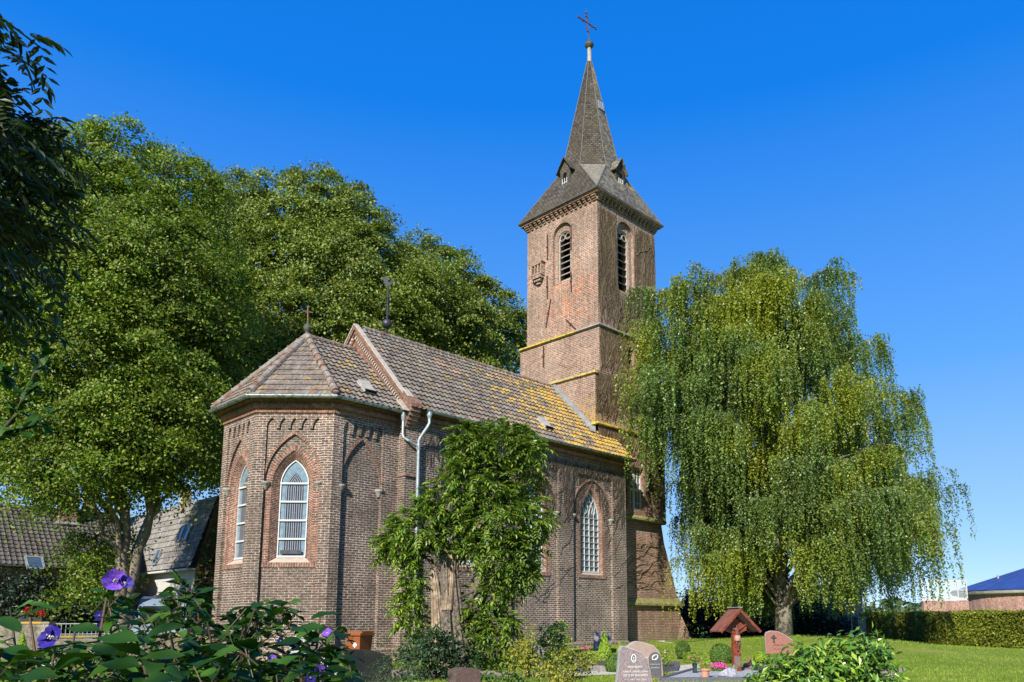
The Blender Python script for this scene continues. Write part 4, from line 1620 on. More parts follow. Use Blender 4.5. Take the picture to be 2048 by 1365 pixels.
lime('broad lime tree rising behind the chancel roof and its cross', fB,
     [(470, 420, 42, 2.6), (560, 415, 42, 2.4), (640, 420, 42, 2.5), (715, 430, 42, 2.3), (430, 500, 42, 2.8), (520, 510, 41, 3.2), (620, 520, 41, 3.2), (730, 520, 41.5, 3.0), (780, 560, 42, 2.4),
      (480, 620, 41, 3.2), (580, 640, 40.5, 3.4), (690, 640, 41, 3.4), (790, 650, 42, 2.8), (450, 740, 41, 3.0), (540, 740, 41, 3), (700, 740, 42, 3), (420, 830, 42, 2.6), (415, 900, 42, 1.8), (820, 740, 43, 2.6), (400, 660, 42, 2.6)],
     .08, 22, LEAF_L2, 26, 600, .58, [(fB, at(600, 700, 42), .5), (fB + Vector((.3, .3, 1.5)), at(700, 700, 42.5), .3)])
fC = gp(880, 48)
lime('lime tree farthest right, its crown ending against the tower', fC,
     [(840, 530, 47, 2.4), (900, 560, 47, 2.4), (960, 610, 47.5, 2.3), (1005, 660, 48, 2.0), (1015, 720, 48, 1.7), (860, 620, 46, 3.2), (930, 680, 46, 3.0), (970, 745, 48, 2.2), (800, 600, 46, 3.0), (880, 740, 46.5, 3.0), (820, 700, 46, 3.2), (740, 640, 46, 3.0), (780, 720, 46, 3.0), (940, 800, 48, 2.4), (1020, 790, 49, 1.6)],
     .088, 23, LEAF_L2, 26, 600, .60, [(fC, at(880, 760, 47.5), .42)])
fD = gp(150, 46)
lime('darker lime tree half hidden behind the big forked one', fD,
     [(60, 800, 46, 3.6), (170, 740, 46, 4), (290, 780, 46, 4), (390, 820, 46, 3.4), (330, 640, 46, 4), (120, 620, 46, 4), (-20, 640, 46, 4), (230, 520, 46, 4), (400, 900, 46, 2.0), (320, 880, 46, 2.4)],
     .18, 24, LEAF_L2, 4.0, 75, .8, [(fD, at(200, 820, 46), .45)])

# ---- weeping birch
LEAF_B = leaf_mat('birch_leaf', (0.085, 0.15, 0.03), (0.18, 0.26, 0.07), .36, rough=.36, spec=.4, tint=(0.27, 0.30, 0.02))
KB = 36 / 39.5
fBi = gp(1568, 36)
BI = thing('weeping_birch', 'tall weeping birch with hanging leafy strands beside the tower', 'tree', tuple(fBi))
rb = np.random.default_rng(41)
prof_z = [1.5, 3.0, 5.5, 8.5, 11.0, 13.0, 15.0, 17.0, 18.2, 19.4, 20.4]
prof_l = [4.2, 4.8, 5.3, 5.8, 7.2, 7.8, 6.3, 4.9, 3.6, 1.0, .15]
prof_r = [7.3, 8.0, 8.3, 7.4, 6.9, 5.7, 4.7, 3.5, 2.9, 1.1, .2]
prof_z = [(q - 1.337) * KB + 1.337 for q in prof_z]
prof_l = [q * KB for q in prof_l]
prof_r = [q * KB for q in prof_r]
bt = MB()
top = Vector((fBi.x, fBi.y, 18.9))
axis_pts = wander(fBi, top, 12, .15)
bt.tube(axis_pts, [.42, .36, .32, .28, .25, .22, .19, .16, .13, .1, .07, .05, .02], 12)
SP_, SN_, SS_ = [], [], []
nst = 0
limbs = []
NL = 92
EXTRA = [(1262, 735, 33), (1250, 790, 32.5), (1292, 640, 33.5), (1252, 850, 32.5), (1275, 690, 32.5), (1300, 610, 33.5), (1290, 800, 31.5), (1300, 880, 31.5), (1850, 835, 36), (1893, 1005, 36), (1900, 1020, 35), (1772, 715, 36), (1690, 560, 36), (1455, 545, 36), (1400, 560, 35), (1350, 600, 35), (1820, 930, 35), (1860, 1060, 36.5)]
for k_ in range(NL + len(EXTRA)):
    f_ = (k_ + .5) / NL
    zt = 3.3 + 15.6 * f_ ** 1.12 + rb.normal() * .3
    a = k_ * 2.39996 + rb.normal() * .25
    lat, dep = math.cos(a), math.sin(a)
    rl = np.interp(zt, prof_z, prof_l) if lat < 0 else np.interp(zt, prof_z, prof_r)
    rad = rl * (.72 + .30 * rb.random())
    tip = Vector((fBi.x, fBi.y, zt)) + RT * (lat * rad) + FH * (dep * rad * .85)
    zb = max(1.6, zt - .5 * rad - .6)
    b0 = Vector((fBi.x, fBi.y, zb))
    if k_ >= NL:
        tip = at(*EXTRA[k_ - NL])
        q_ = tip - fBi
        lat, dep = q_.dot(RT), q_.dot(FH)
        rad = math.hypot(lat, dep)
        b0 = Vector((fBi.x, fBi.y, max(2, tip.z - .4 * rad - .5)))
    pts = []
    for i in range(9):
        t = i / 8
        p = b0.lerp(tip, t)
        p.z += .30 * rad * math.sin(math.pi * t * .9)
        pts.append(p + Vector((rb.normal() * .07, rb.normal() * .07, rb.normal() * .07)) * (t > 0))
    bt.tube(pts, [max(.01, .05 * (1 - .11 * i)) * (0.5 + rad / 8) for i in range(9)], 5)
    limbs.append((pts, 1.0))
    for j in range(5 + int(rad * .9)):
        t = .30 + .68 * rb.random()
        i = min(7, int(t * 8))
        p = pts[i].lerp(pts[i + 1], t * 8 - i)
        an = math.atan2(dep, lat) + rb.choice([-1, 1]) * (.4 + .9 * rb.random())
        ln = (.6 + 1.5 * rb.random()) * (.5 + .5 * rad / 7)
        e = p + (RT * math.cos(an) + FH * math.sin(an)) * ln + Vector((0, 0, .25 * rb.random() - .1))
        sp2 = []
        for i in range(9):
            q = p.lerp(e, i / 8)
            q.z += .16 * ln * math.sin(math.pi * i / 8)
            sp2.append(q)
        bt.tube(sp2, [.012 * (1 - .1 * i) for i in range(9)], 4)
        limbs.append((sp2, .6))
# strands hang from every limb and side branch
tx = lambda p: (-1 < p.x < 18.0 and p.y > (-.5 if p.x < 12.4 else .35))
for pts, wt in limbs:
    big = wt == 1.0
    for s in range(24 if big else 15):
        t = (.40 + .62 * rb.random()) if big else (.15 + .87 * rb.random())
        i = min(7, int(min(t, .999) * 8))
        p = pts[i].lerp(pts[i + 1], min(1, t * 8 - i))
        p = p + Vector((rb.normal() * .14, rb.normal() * .14, rb.normal() * .05))
        ln = min(p.z - 1.0 - 1.0 * rb.random(), .5 + 2.7 * rb.random() ** 1.5)
        if ln < .25 or tx(p):
            continue
        n = int(ln / .036)
        ti = np.arange(n) / max(1, n)
        out = np.array([p.x - fBi.x, p.y - fBi.y])
        out = out / (np.linalg.norm(out) + .01) * (.3 * rb.random())
        sway = rb.normal(size=2) * .10
        X = p.x + (out[0] + sway[0]) * np.sin(ti * 1.6) + rb.normal(size=n) * .04
        Y = p.y + (out[1] + sway[1]) * np.sin(ti * 1.6) + rb.normal(size=n) * .04
        Z = p.z + .12 * np.sin(ti * 3) - ln * ti + rb.normal(size=n) * .02
        SP_.append(np.stack([X, Y, Z], 1))
        o3 = np.array([out[0], out[1], 0.3]) * 2
        SN_.append(rb.normal(size=(n, 3)) * .6 + o3)
        nst += 1
SPa, SNa = np.concatenate(SP_), np.concatenate(SN_)
bt.build('trunk', M('birch_bark', (0.24, 0.21, 0.17), (0.14, 0.12, 0.09), 5, .9, bmp=.5, c3=(.07, .06, .05), s3=5), BI, smooth=True)
quad_leaves('crown', SPa, SNa, .052 * (0.7 + .6 * rb.random(len(SPa))), .66, LEAF_B, BI, fold=.1, droop=.55, seed=5)

# ---- ash branch tree close on the left, mostly outside the frame
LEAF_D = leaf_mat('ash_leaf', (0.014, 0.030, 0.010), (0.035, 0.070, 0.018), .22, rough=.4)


def fronds(P0, D0, ln, nl, ll, asp, seed, curve=.35):
    """pinnate leaves: starting points, directions, length, leaflet pairs; returns leaflet centres, normals, axis"""
    r = np.random.default_rng(seed)
    C, N, A = [], [], []
    for p, d in zip(P0, D0):
        d = d / (np.linalg.norm(d) + 1e-9)
        up = np.array([0, 0, 1.0])
        side = np.cross(d, up)
        side /= (np.linalg.norm(side) + 1e-9)
        nrm = np.cross(side, d)
        L0 = ln * (.75 + .5 * r.random())
        tw = r.normal() * .4
        s2 = side * math.cos(tw) + nrm * math.sin(tw)
        n2 = -side * math.sin(tw) + nrm * math.cos(tw)
        for i in range(nl + 1):
            t = (i + .6) / (nl + .6)
            q = p + d * L0 * t - up * curve * L0 * t * t
            dd = d - up * 2 * curve * t
            dd = dd / np.linalg.norm(dd)
            for s in ((-1, 1) if i < nl else (0,)):
                ax = dd * (.55 if s else 1) + s2 * s * .85 - up * .18
                ax /= np.linalg.norm(ax)
                C.append(q + ax * ll * .95)
                N.append(n2 + r.normal(size=3) * .22)
                A.append(ax)
    return np.array(C), np.array(N), np.array(A)


def leaflets(name, C, N, A, ll, asp, m, parent, seed=0):
    """pointed leaflets along given axes: six corners each"""
    r = np.random.default_rng(seed)
    n = len(C)
    A = A / np.linalg.norm(A, axis=1, keepdims=True)
    B = np.cross(N, A)
    B /= (np.linalg.norm(B, axis=1, keepdims=True) + 1e-9)
    Nn = np.cross(A, B)
    S = (ll * (.75 + .5 * r.random(n)))[:, None]
    V = np.empty((n, 6, 3))
    V[:, 0] = C - A * S
    V[:, 1] = C - A * S * .3 + B * S * asp + Nn * S * .12
    V[:, 2] = C + A * S * .4 + B * S * asp * .75 + Nn * S * .08
    V[:, 3] = C + A * S * 1.1 - Nn * S * .15
    V[:, 4] = C + A * S * .4 - B * S * asp * .75 + Nn * S * .08
    V[:, 5] = C - A * S * .3 - B * S * asp + Nn * S * .12
    me = bpy.data.meshes.new(name)
    f = np.arange(6 * n).reshape(n, 6)
    q = np.concatenate([f[:, [0, 1, 2, 3]], f[:, [0, 3, 4, 5]]])
    me.from_pydata(V.reshape(-1, 3).tolist(), [], q.tolist())
    return link(name, me, m, parent)


def pos_fd(lat, D, z):
    q = Vector((CAM.x, CAM.y, 0)) + FH * D + RT * lat
    return Vector((q.x, q.y, z))


foot = pos_fd(-6.4, 2.2, 0)
AS = thing('ash_tree', 'dark shaded ash tree whose drooping branches reach in at the left edge', 'tree', tuple(foot))
r = np.random.default_rng(9)
tb = MB()
tb.tube(wander(foot, pos_fd(-6.2, 2.0, 7.5), 8, .15), [.3, .27, .25, .22, .2, .17, .14, .1, .05], 10)
PF, DF = [], []
branches = []
tips = [(px, py, D) for px, py, D in ((100, 110, 6.0), (60, 130, 6.2), (20, 180, 6.0), (70, 260, 6.2), (30, 330, 5.8), (90, 380, 6.4), (20, 420, 5.6), (70, 480, 6.0), (40, 540, 5.6), (110, 430, 6.6), (10, 600, 5.4), (60, 310, 5.4), (-30, 250, 5.6), (-40, 420, 5.2), (130, 330, 6.8), (20, 480, 6.5), (110, 500, 6.5))]
for px, py, D in tips:
    e = at(px, py, D)
    s0 = pos_fd(-5.9, 2.4, max(2.6, e.z - .9))
    mid = s0.lerp(e, .55) + Vector((0, 0, .45))
    pth = wander(s0, mid, 4, .1) + wander(mid, e, 4, .06)[1:]
    branches.append(pth)
    dens = 30 if py < 220 else 75
    for k_ in range(dens):
        i = r.integers(3, 8)
        p = pth[i].lerp(pth[i + 1], r.random())
        d = (pth[i + 1] - pth[i]).normalized()
        PF.append(np.array(p) + r.normal(size=3) * .07)
        DF.append(np.array(d) * .7 + r.normal(size=3) * .6 + np.array([0, 0, .05]))
for k_ in range(46):       # the rest of the crown, behind and above the camera's left
    a = pos_fd(-6.1, 2.1, r.uniform(3.5, 7.3))
    e = pos_fd(-6.1 + r.uniform(-3.2, 4.6), r.uniform(-6.5, 2.4), r.uniform(3.8, 7.9))
    if (e - CAM).length < 1.8:
        continue
    pth = wander(a, e, 8, .2)
    branches.append(pth)
    for j in range(42):
        i = r.integers(2, 8)
        p = pth[i].lerp(pth[i + 1], r.random())
        PF.append(np.array(p) + r.normal(size=3) * .22)
        DF.append(r.normal(size=3) + np.array([0, 0, -.1]))
for pth in branches:
    tb.tube(pth, [.05, .045, .04, .034, .028, .022, .016, .011, .006], 5)
tb.build('trunk', BARK_D, AS, smooth=True)
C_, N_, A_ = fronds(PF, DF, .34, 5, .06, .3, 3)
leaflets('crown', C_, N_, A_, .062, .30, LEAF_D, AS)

# ------------------------------------------------------------------ houses on the left
HT = tile_mat('dark_house_tile', [(0.055, 0.05, 0.047), (0.072, 0.065, 0.06), (0.085, 0.077, 0.07), (0.062, 0.055, 0.05)], 0.26, 0.36, lichen_amt=0.12)
HT2 = tile_mat('grey_house_tile', [(0.15, 0.145, 0.135), (0.19, 0.185, 0.17), (0.22, 0.215, 0.20), (0.17, 0.16, 0.15)], 0.26, 0.36, lichen_amt=0.1)
WALLW = M('white_house_plaster', (0.48, 0.47, 0.45), (0.40, 0.39, 0.37), 2, .9)
CHIM = brick_mat('chimney_brick', (0.36, 0.17, 0.11), (0.24, 0.12, 0.09), (0.42, 0.36, 0.3), (0.2, 0.13, 0.1))
SKYG = M('skylight_glass', (0.03, 0.06, 0.11), (0.05, 0.09, 0.16), 3, .06, spec=1.0)
OLDB = brick_mat('ivy_stained_brick', (0.30, 0.13, 0.07), (0.18, 0.09, 0.05), (0.3, 0.24, 0.17), (0.17, 0.14, 0.05), stain_amt=.9)

p = at(60, 1017, 44)
y_r, z_r = p.y, p.z
xa, xb = at(-420, 1000, 44).x, at(218, 1020, 44).x
xb = at(225, 1030, 47).x
k = (at(60, 1132, 40) - CAM)
dy = 4.2
z_e = 4.15
H1 = thing('house', 'low brick house under dark brown pantiles with a chimney and one skylight', 'house', (p.x, y_r, 0))
wl = MB()
wl.box(xa, xb, y_r - dy + .5, y_r + dy - .5, 0, z_e - .12)
for x in (xa, xb):
    wl.face([(x, y_r - dy + .5, z_e - .12), (x, y_r + dy - .5, z_e - .12), (x, y_r, z_r - .25)])
wl.build('wall', CHIM, H1)
s_ = Vector((0, dy, z_r - z_e))
rf = tiles('roof', HT, (xa - .3, y_r - dy, z_e), (1, 0, 0), s_, xb - xa + .6, s_.length, tw=.26, row=.36, wave=.03, seg=4, parent=H1)
tiles('roof', HT, (xb + .3, y_r + dy, z_e), (-1, 0, 0), (0, -dy, z_r - z_e), xb - xa + .6, s_.length, tw=.26, row=.36, wave=.03, seg=4, parent=H1)
q = MB()
ridge_tiles(q, (xa - .3, y_r, z_r + .02), (xb + .3, y_r, z_r + .02), .13, .45)
q.build('ridge_tile', HT, rf)
q = MB()
q.band([(xa - .3, y_r - dy - .02), (xb + .3, y_r - dy - .02)], [(o, z_e - .03 + z) for o, z in GP])
q.build('gutter', ZINC, H1)
c = at(133, 1050, 44)
c.y = y_r - .75
c.x = at(134, 1040, 44.6).x
ch = MB()
ch.box(c.x - .45, c.x + .45, c.y - .35, c.y + .35, z_r - 1.5, z_r + .62)
ch.box(c.x - .55, c.x + .55, c.y - .45, c.y + .45, z_r + .62, z_r + .74)
cho = ch.build('chimney', CHIM, rf)
q = MB()
q.obox((c.x, c.y - .42, z_r - .85 + .02), (1, 0, 0), s_, s_.cross(Vector((1, 0, 0))), .6, .12, .05)
q.build('chimney_flashing', LEAD, rf)


def skylight(parent, c, t, s, hw, hl):
    t, s = Vector(t).normalized(), Vector(s).normalized()
    n = t.cross(s)
    if n.z < 0:
        n = -n
    c = Vector(c) + n * .1
    fr = MB()
    for a, b, ha, hb in ((t, s, hw, .05), (s, t, hl, .05)):
        for sg in (-1, 1):
            fr.obox(c + b * sg * ((hl if b is s else hw) - (.05 if a is t else .052)), a, b, n, ha, hb, .05 if a is t else .047)
    o = fr.build('skylight', LEAD, parent)
    g_ = MB()
    g_.obox(c, t, s, n, hw - .09, hl - .09, .02)
    g_.build('pane', SKYG, o)


yy = y_r - 3.1
r_ = at(72, 1100, 40.8)
skylight(rf, (r_.x, r_.y, z_e + (r_.y - y_r + dy) / dy * (z_r - z_e)), (1, 0, 0), s_, .42, .55)

yg = at(378, 1133, 42).y
E0 = at(378, 1133, 42)
rr_ = FW * FPX + RT * (434 - PX0) - UP * (992 - PY0)
R0 = CAM + rr_ * ((yg - CAM.y) / rr_.y)
H2 = thing('house', 'white walled outbuilding with a steep grey tiled roof and ivied brick gable', 'house', (E0.x, yg, 0))
LY = 15.0
sx = R0.x - E0.x
s2 = Vector((sx, 0, R0.z - E0.z))
rf = tiles('roof', HT2, (E0.x, yg + LY, E0.z), (0, -1, 0), s2, LY + .15, s2.length, tw=.26, row=.36, wave=.026, seg=4, parent=H2)
tiles('roof', HT2, (E0.x + 2 * sx, yg - .15, E0.z), (0, 1, 0), (-sx, 0, R0.z - E0.z), LY + .15, s2.length, tw=.26, row=.36, wave=.026, seg=4, parent=H2)
wl = MB()
zt = E0.z - .15
wl.face([(E0.x + .35, yg + LY, 2.75), (E0.x + .35, yg, 2.75), (E0.x + .35, yg, zt), (E0.x + .35, yg + LY, zt)])
for y0, y1 in ((0, .5), (3.2, 5.2), (8.2, LY)):
    wl.box(E0.x + .35, E0.x + .6, yg + y0, yg + y1, 0, 2.75)
wl.box(E0.x + 5, E0.x + 5.2, yg, yg + LY, 0, zt)
wl.build('wall', WALLW, H2)
gb = MB()
gb.poly2([[(E0.x + .33, 0), (E0.x + 2 * sx - .33, 0), (E0.x + 2 * sx - .33, zt), (R0.x, R0.z - .2), (E0.x + .33, zt)]], lambda u, v: (u, yg - .02, v))
gb.build('gable', OLDB, H2)
q = MB()
q.box(E0.x - .12, E0.x + .3, yg - .1, yg + LY, zt - .04, zt + .06)
q.build('eaves_board', WHITE, H2)
q = MB()
q.box(E0.x + .2, E0.x + .5, yg + .1, yg + LY, 2.62, 2.76)
q.build('lintel', M('dark_red_beam', (.13, .03, .025), (.08, .03, .025), 4, .7), H2)
q = MB()
q.box(E0.x + .62, E0.x + .68, yg + .5, yg + LY, .0, 2.6)
q.build('garage_door', M('brown_garage_door', (.10, .05, .035), (.06, .035, .03), 6, .8), H2)
q = MB()
c = R0 + Vector((-.15, 4.0, 0))
q.box(c.x - .25, c.x + .25, c.y - .25, c.y + .25, R0.z - .5, R0.z + .75)
q.build('chimney', M('tan_chimney', (.42, .34, .22), (.3, .25, .17), 5, .9), rf)


def on2(py, px, D):
    r = FW * FPX + RT * (px - PX0) - UP * (py - PY0)
    n = Vector((-s2.z, 0, s2.x))
    k_ = (E0 - CAM).dot(n) / r.dot(n)
    return CAM + r * k_


for px, py in ((365, 1069), (378, 1066), (317, 1116)):
    skylight(rf, on2(py, px, 0), (0, 1, 0), s2, .32, .5)

# ivy hanging on the gable
LEAF_I = leaf_mat('olive_ivy_leaf', (0.10, 0.085, 0.02), (0.22, 0.18, 0.05), .2)
IV = thing('ivy', 'olive ivy hanging over the brick gable beside the church wall', 'climber', (E0.x + 1, yg - .1, 0))
r = np.random.default_rng(77)
n = 5200
X = E0.x + .3 + r.random(n) * 5.2
zmax = np.minimum(zt + (X - E0.x - .33) / sx * (R0.z - .2 - zt), R0.z) - .1
Z = zmax - (zmax - 1.2) * r.random(n) ** 1.3
P = np.stack([X, np.full(n, yg - .12) - r.random(n) * .18, Z], 1)
quad_leaves('foliage', P, r.normal(size=(n, 3)) * .5 + np.array([0, -1, .4]), .09 * (.6 + .8 * r.random(n)), .8, LEAF_I, IV, droop=.4)
q = MB()
for k_ in range(30):
    x = E0.x + .4 + random.random() * 4.5
    q.tube(wander((x, yg - .05, .2), (x + random.uniform(-.6, .6), yg - .06, random.uniform(2.5, 4.8)), 6, .1), .012, 4)
q.build('stems', BARK_D, IV)

# ------------------------------------------------------------------ camper van
VANB = M('shaded_pale_blue_paint', (0.22, 0.28, 0.34), (0.18, 0.24, 0.30), 1.5, .3, spec=.5, coat=.4)  # pale blue, darkened to stand in for shade over the van
VGL = M('van_windscreen', (0.012, 0.014, 0.018), (0.02, 0.022, 0.026), 2, .05, spec=.8)
RUB = M('black_rubber', (0.02, 0.02, 0.02), (0.03, 0.03, 0.03), 9, .8)
fv = gp(322, 31.5)
VD = (-FH * .93 + RT * .38).normalized()          # heading, towards the churchyard
VS = Vector((-VD.y, VD.x, 0))
VN_ = thing('camper_van', 'pale blue high roofed camper van parked in front of the white outbuilding', 'van', tuple(fv))


def vb(f, s, z):
    return tuple(fv + VD * f + VS * s + Vector((0, 0, z)))


prof = [(2.3, .35), (2.35, .75), (2.2, 1.0), (1.55, 1.15), (.95, 1.86), (.55, 2.15), (-.2, 2.26), (-2.6, 2.28), (-2.75, 2.1), (-2.8, .35)]
bd = MB()
hw = [.92 if z < 1.2 else .92 - .11 * (z - 1.2) for f, z in prof]
Lf = [vb(f, h, z) for (f, z), h in zip(prof, hw)]
Rt_ = [vb(f, -h, z) for (f, z), h in zip(prof, hw)]
bd.strip(Lf, Rt_, closed=True)
for S_ in (Lf, Rt_):
    for i in range(1, len(S_) - 1):
        bd.face([S_[0], S_[i], S_[i + 1]])
bdo = bd.build('body', VANB, VN_)
mod = bdo.modifiers.new('bevel', 'BEVEL')
mod.width = .06
mod.segments = 3
q = MB()
q.face([vb(1.53, .74, 1.22), vb(1.53, -.74, 1.22), vb(1.02, -.68, 1.83), vb(1.02, .68, 1.83)])
q.v = [tuple(Vector(v) + VD * .035 + Vector((0, 0, .03))) for v in q.v]
q.build('windscreen', VGL, VN_)
for s in (-1, 1):
    q = MB()
    q.face([vb(1.3, s * .945, 1.22), vb(.3, s * .945, 1.22), vb(.3, s * .87, 1.85), vb(.85, s * .87, 1.85)])
    q.build('side_window', VGL, VN_)
    q = MB()
    q.lathe((0, 0, 0), [(.02, -.1), (.3, -.1), (.34, -.06), (.34, .06), (.3, .1), (.02, .1)], 20)
    for f in (1.4, -1.7):
        wv_ = MB()
        wv_.v = [tuple(Vector(vb(f, s * .82, .34)) + VD * v[0] + Vector((0, 0, v[1])) + VS * v[2]) for v in q.v]
        wv_.f, wv_.uv = q.f, q.uv
        wv_.build('wheel', RUB, VN_)
    q = MB()
    q.obox(vb(2.3, s * .68, .8), VS, (0, 0, 1), VD, .16, .1, .04)
    q.build('headlight', M('headlight_glass', (.6, .62, .65), (.5, .5, .52), 5, .1), VN_)
    q = MB()
    q.obox(vb(1.15, s * 1.08, 1.35), VS, (0, 0, 1), VD, .1, .14, .05)
    q.build('mirror', RUB, VN_)
q = MB()
q.box(-.5, .5, -.3, .3, 0, .16)
q.v = [vb(v[0] * .9 - 1.2, v[1] + .35, 2.28 + v[2]) for v in q.v]
q.build('roof_box', WHITE, VN_)
q = MB()
for i in range(5):
    q.bar(vb(-.05 + .06 * i, -.35, 2.275), vb(-.05 + .06 * i, .2, 2.275), .02, .03)
q.build('roof_vent', M('grey_vent', (.5, .53, .56), (.4, .42, .45), 5, .5), VN_)

# ------------------------------------------------------------------ churchyard wall, railing, flower box
WST = brick_mat('pale_limewashed_wall', (0.30, 0.27, 0.21), (0.22, 0.195, 0.15), (0.36, 0.33, 0.27), (0.14, 0.12, 0.075), w_=.3, h_=.11, stain_amt=.8)


def wall_seg(name, label, p, q, h, th, m, cap, capm):
    p, q = Vector(p), Vector(q)
    d = (q - p).normalized()
    n = Vector((d.y, -d.x, 0))
    t = thing(name, label, 'wall', tuple(p))
    b = MB()
    zb = 0
    b.obox((p + q) / 2 + Vector((0, 0, h / 2)), d, n, (0, 0, 1), (q - p).length / 2, th / 2, h / 2)
    b.build('wall', m, t)
    b = MB()
    b.obox((p + q) / 2 + Vector((0, 0, h + cap / 2)), d, n, (0, 0, 1), (q - p).length / 2 + .03, th / 2 + .03, cap / 2)
    b.build('coping', capm, t)
    return t


WC = M('lichened_wall_coping', (0.26, 0.235, 0.17), (0.2, 0.17, 0.10), 6, .95, bmp=.5, c3=(.42, .26, .02), s3=3)
wa, wb = gp(-60, 27.5), gp(97, 27.5)
wall_seg('churchyard_wall', 'tall pale churchyard wall carrying the box of red geraniums', wa, wb, 1.2, .36, WST, .07, WC)
wc, wd_ = gp(99, 27.6), gp(432, 29.8)
wall_seg('churchyard_wall', 'low pale churchyard wall under the metal railing', wc, wd_, .72, .32, WST, .07, WC)
RLM = M('galvanised_railing', (0.50, 0.52, 0.53), (0.40, 0.42, 0.43), 9, .45, .5)
RA = thing('railing', 'galvanised bar railing standing on the low churchyard wall', 'railing', tuple(wc + Vector((0, 0, .79))))
q = MB()
u0_, u1_ = wc + Vector((0, 0, 1.2)), wd_ + Vector((0, 0, 1.2))
q.bar(u0_, u1_, .045, .03)
q.bar(u0_ - Vector((0, 0, .36)), u1_ - Vector((0, 0, .36)), .035, .02)
q.build('rail', RLM, RA)
q = MB()
n = int((u1_ - u0_).length / .13)
for i in range(n + 1):
    b = u0_.lerp(u1_, i / n)
    q.bar(b - Vector((0, 0, .41)), b, .018, .018, up=(1, 0, 0))
q.build('bars', RLM, RA)
fb = gp(58, 27.5)
FBX = thing('flower_box', 'box of bright red geraniums on top of the tall churchyard wall', 'flower box', (fb.x, fb.y, 1.27))
q = MB()
q.obox(Vector((fb.x, fb.y, 1.35)), RT, FH, (0, 0, 1), .38, .11, .08)
q.build('trough', RUB, FBX)
r = np.random.default_rng(5)
GER = leaf_mat('geranium_leaf', (0.05, 0.10, 0.02), (0.12, 0.18, 0.04), .3)
RED = leaf_mat('red_petal', (0.45, 0.012, 0.010), (0.65, 0.03, 0.02), .25, rough=.5)
PINK = leaf_mat('pink_petal', (0.48, 0.06, 0.25), (0.68, 0.14, 0.40), .25, rough=.5)
P = np.array([fb.x, fb.y, 1.52]) + np.outer(r.normal(size=500) * .2, np.array(RT)) + np.outer(r.normal(size=500) * .1, np.array(FH)) + np.outer(r.normal(size=500) * .07, [0, 0, 1.])
quad_leaves('foliage', P, unit(500, r) + np.array([0, 0, .6]), np.full(500, .045), .8, GER, FBX)


def flower_heads(name, centres, rad, n, size, m, parent, seed):
    r = np.random.default_rng(seed)
    P = np.concatenate([np.array(tuple(c)) + unit(n, r) * rad * (.5 + .5 * r.random((n, 1))) for c in centres])
    N = np.concatenate([unit(n, r) + np.array([0, 0, .4]) for c in centres])
    return quad_leaves(name, P, N, np.full(len(P), size), .8, m, parent, seed=seed)


cs = [Vector((fb.x, fb.y, 1.56)) + RT * random.uniform(-.42, .42) + FH * random.uniform(-.15, .1) + Vector((0, 0, random.uniform(-.06, .16))) for _ in range(17)]
flower_heads('blossoms', cs, .06, 26, .03, RED, FBX, 3)

# ------------------------------------------------------------------ shrubs and clipped bushes
LEAF_BOX = leaf_mat('box_leaf', (0.11, 0.2, 0.016), (0.23, 0.34, 0.03), .25, yellow=(.36, .42, .05))
LEAF_CON = leaf_mat('conifer_leaf', (0.12, 0.22, 0.014), (0.24, 0.37, 0.025), .25, yellow=(.33, .43, .04))
LEAF_DK = leaf_mat('dark_shrub_leaf', (0.012, 0.032, 0.009), (0.028, 0.065, 0.014), .2)
LEAF_YEW_SHADE = leaf_mat('yew_and_shade_leaf', (0.005, 0.012, 0.004), (0.014, 0.030, 0.008), .1)  # near-black yew green; on the wall shrubs it stands in for tree shade
LEAF_MID = leaf_mat('shrub_leaf', (0.05, 0.10, 0.016), (0.11, 0.19, 0.028), .28)
LEAF_YEL = leaf_mat('golden_shrub_leaf', (0.14, 0.17, 0.015), (0.30, 0.30, 0.03), .3, yellow=(.42, .38, .07))
LEAF_LAU = leaf_mat('laurel_leaf', (0.035, 0.085, 0.010), (0.09, 0.19, 0.018), .15, rough=.22, spec=.6, yellow=(.26, .36, .05))
LEAF_HED = leaf_mat('hornbeam_leaf', (0.09, 0.13, 0.012), (0.19, 0.23, 0.02), .3, yellow=(.33, .32, .035))
LEAF_NAR = leaf_mat('grey_green_narrow_leaf', (0.045, 0.085, 0.035), (0.09, 0.145, 0.06), .2)


def shrub(name, label, cat, foot, blobs, size, m, dens, per, cr, seed, asp=.55, group=None, stems=6, flat=.8, up=.4, droop=0.0, fold=.1):
    """blobs: (right, forward, z, r) relative to the foot"""
    t = thing(name, label, cat, tuple(foot), group)
    foot = Vector(foot)
    bl = [(foot + RT * a + FH * b + Vector((0, 0, z)), rr) for a, b, z, rr in blobs]
    P, N, S = blob_leaves(bl, dens, per, cr, size, seed, flat=flat, up=up)
    ok = P[:, 2] > foot.z + .01
    P, N, S = P[ok], N[ok], S[ok]
    quad_leaves('foliage', P, N, S, asp, m, t, fold=fold, droop=droop, seed=seed)
    q = MB()
    rr_ = random.Random(seed)
    for k_ in range(stems):
        b = rr_.choice(bl)
        e = b[0] + Vector((rr_.uniform(-.5, .5), rr_.uniform(-.5, .5), rr_.uniform(-.2, .5))) * b[1]
        q.tube(wander(foot + Vector((rr_.uniform(-.06, .06), rr_.uniform(-.06, .06), 0)), e, 5, .03, rr_), [.02, .016, .013, .01, .007, .004], 5)
    q.build('stems', BARK_D, t)
    return t


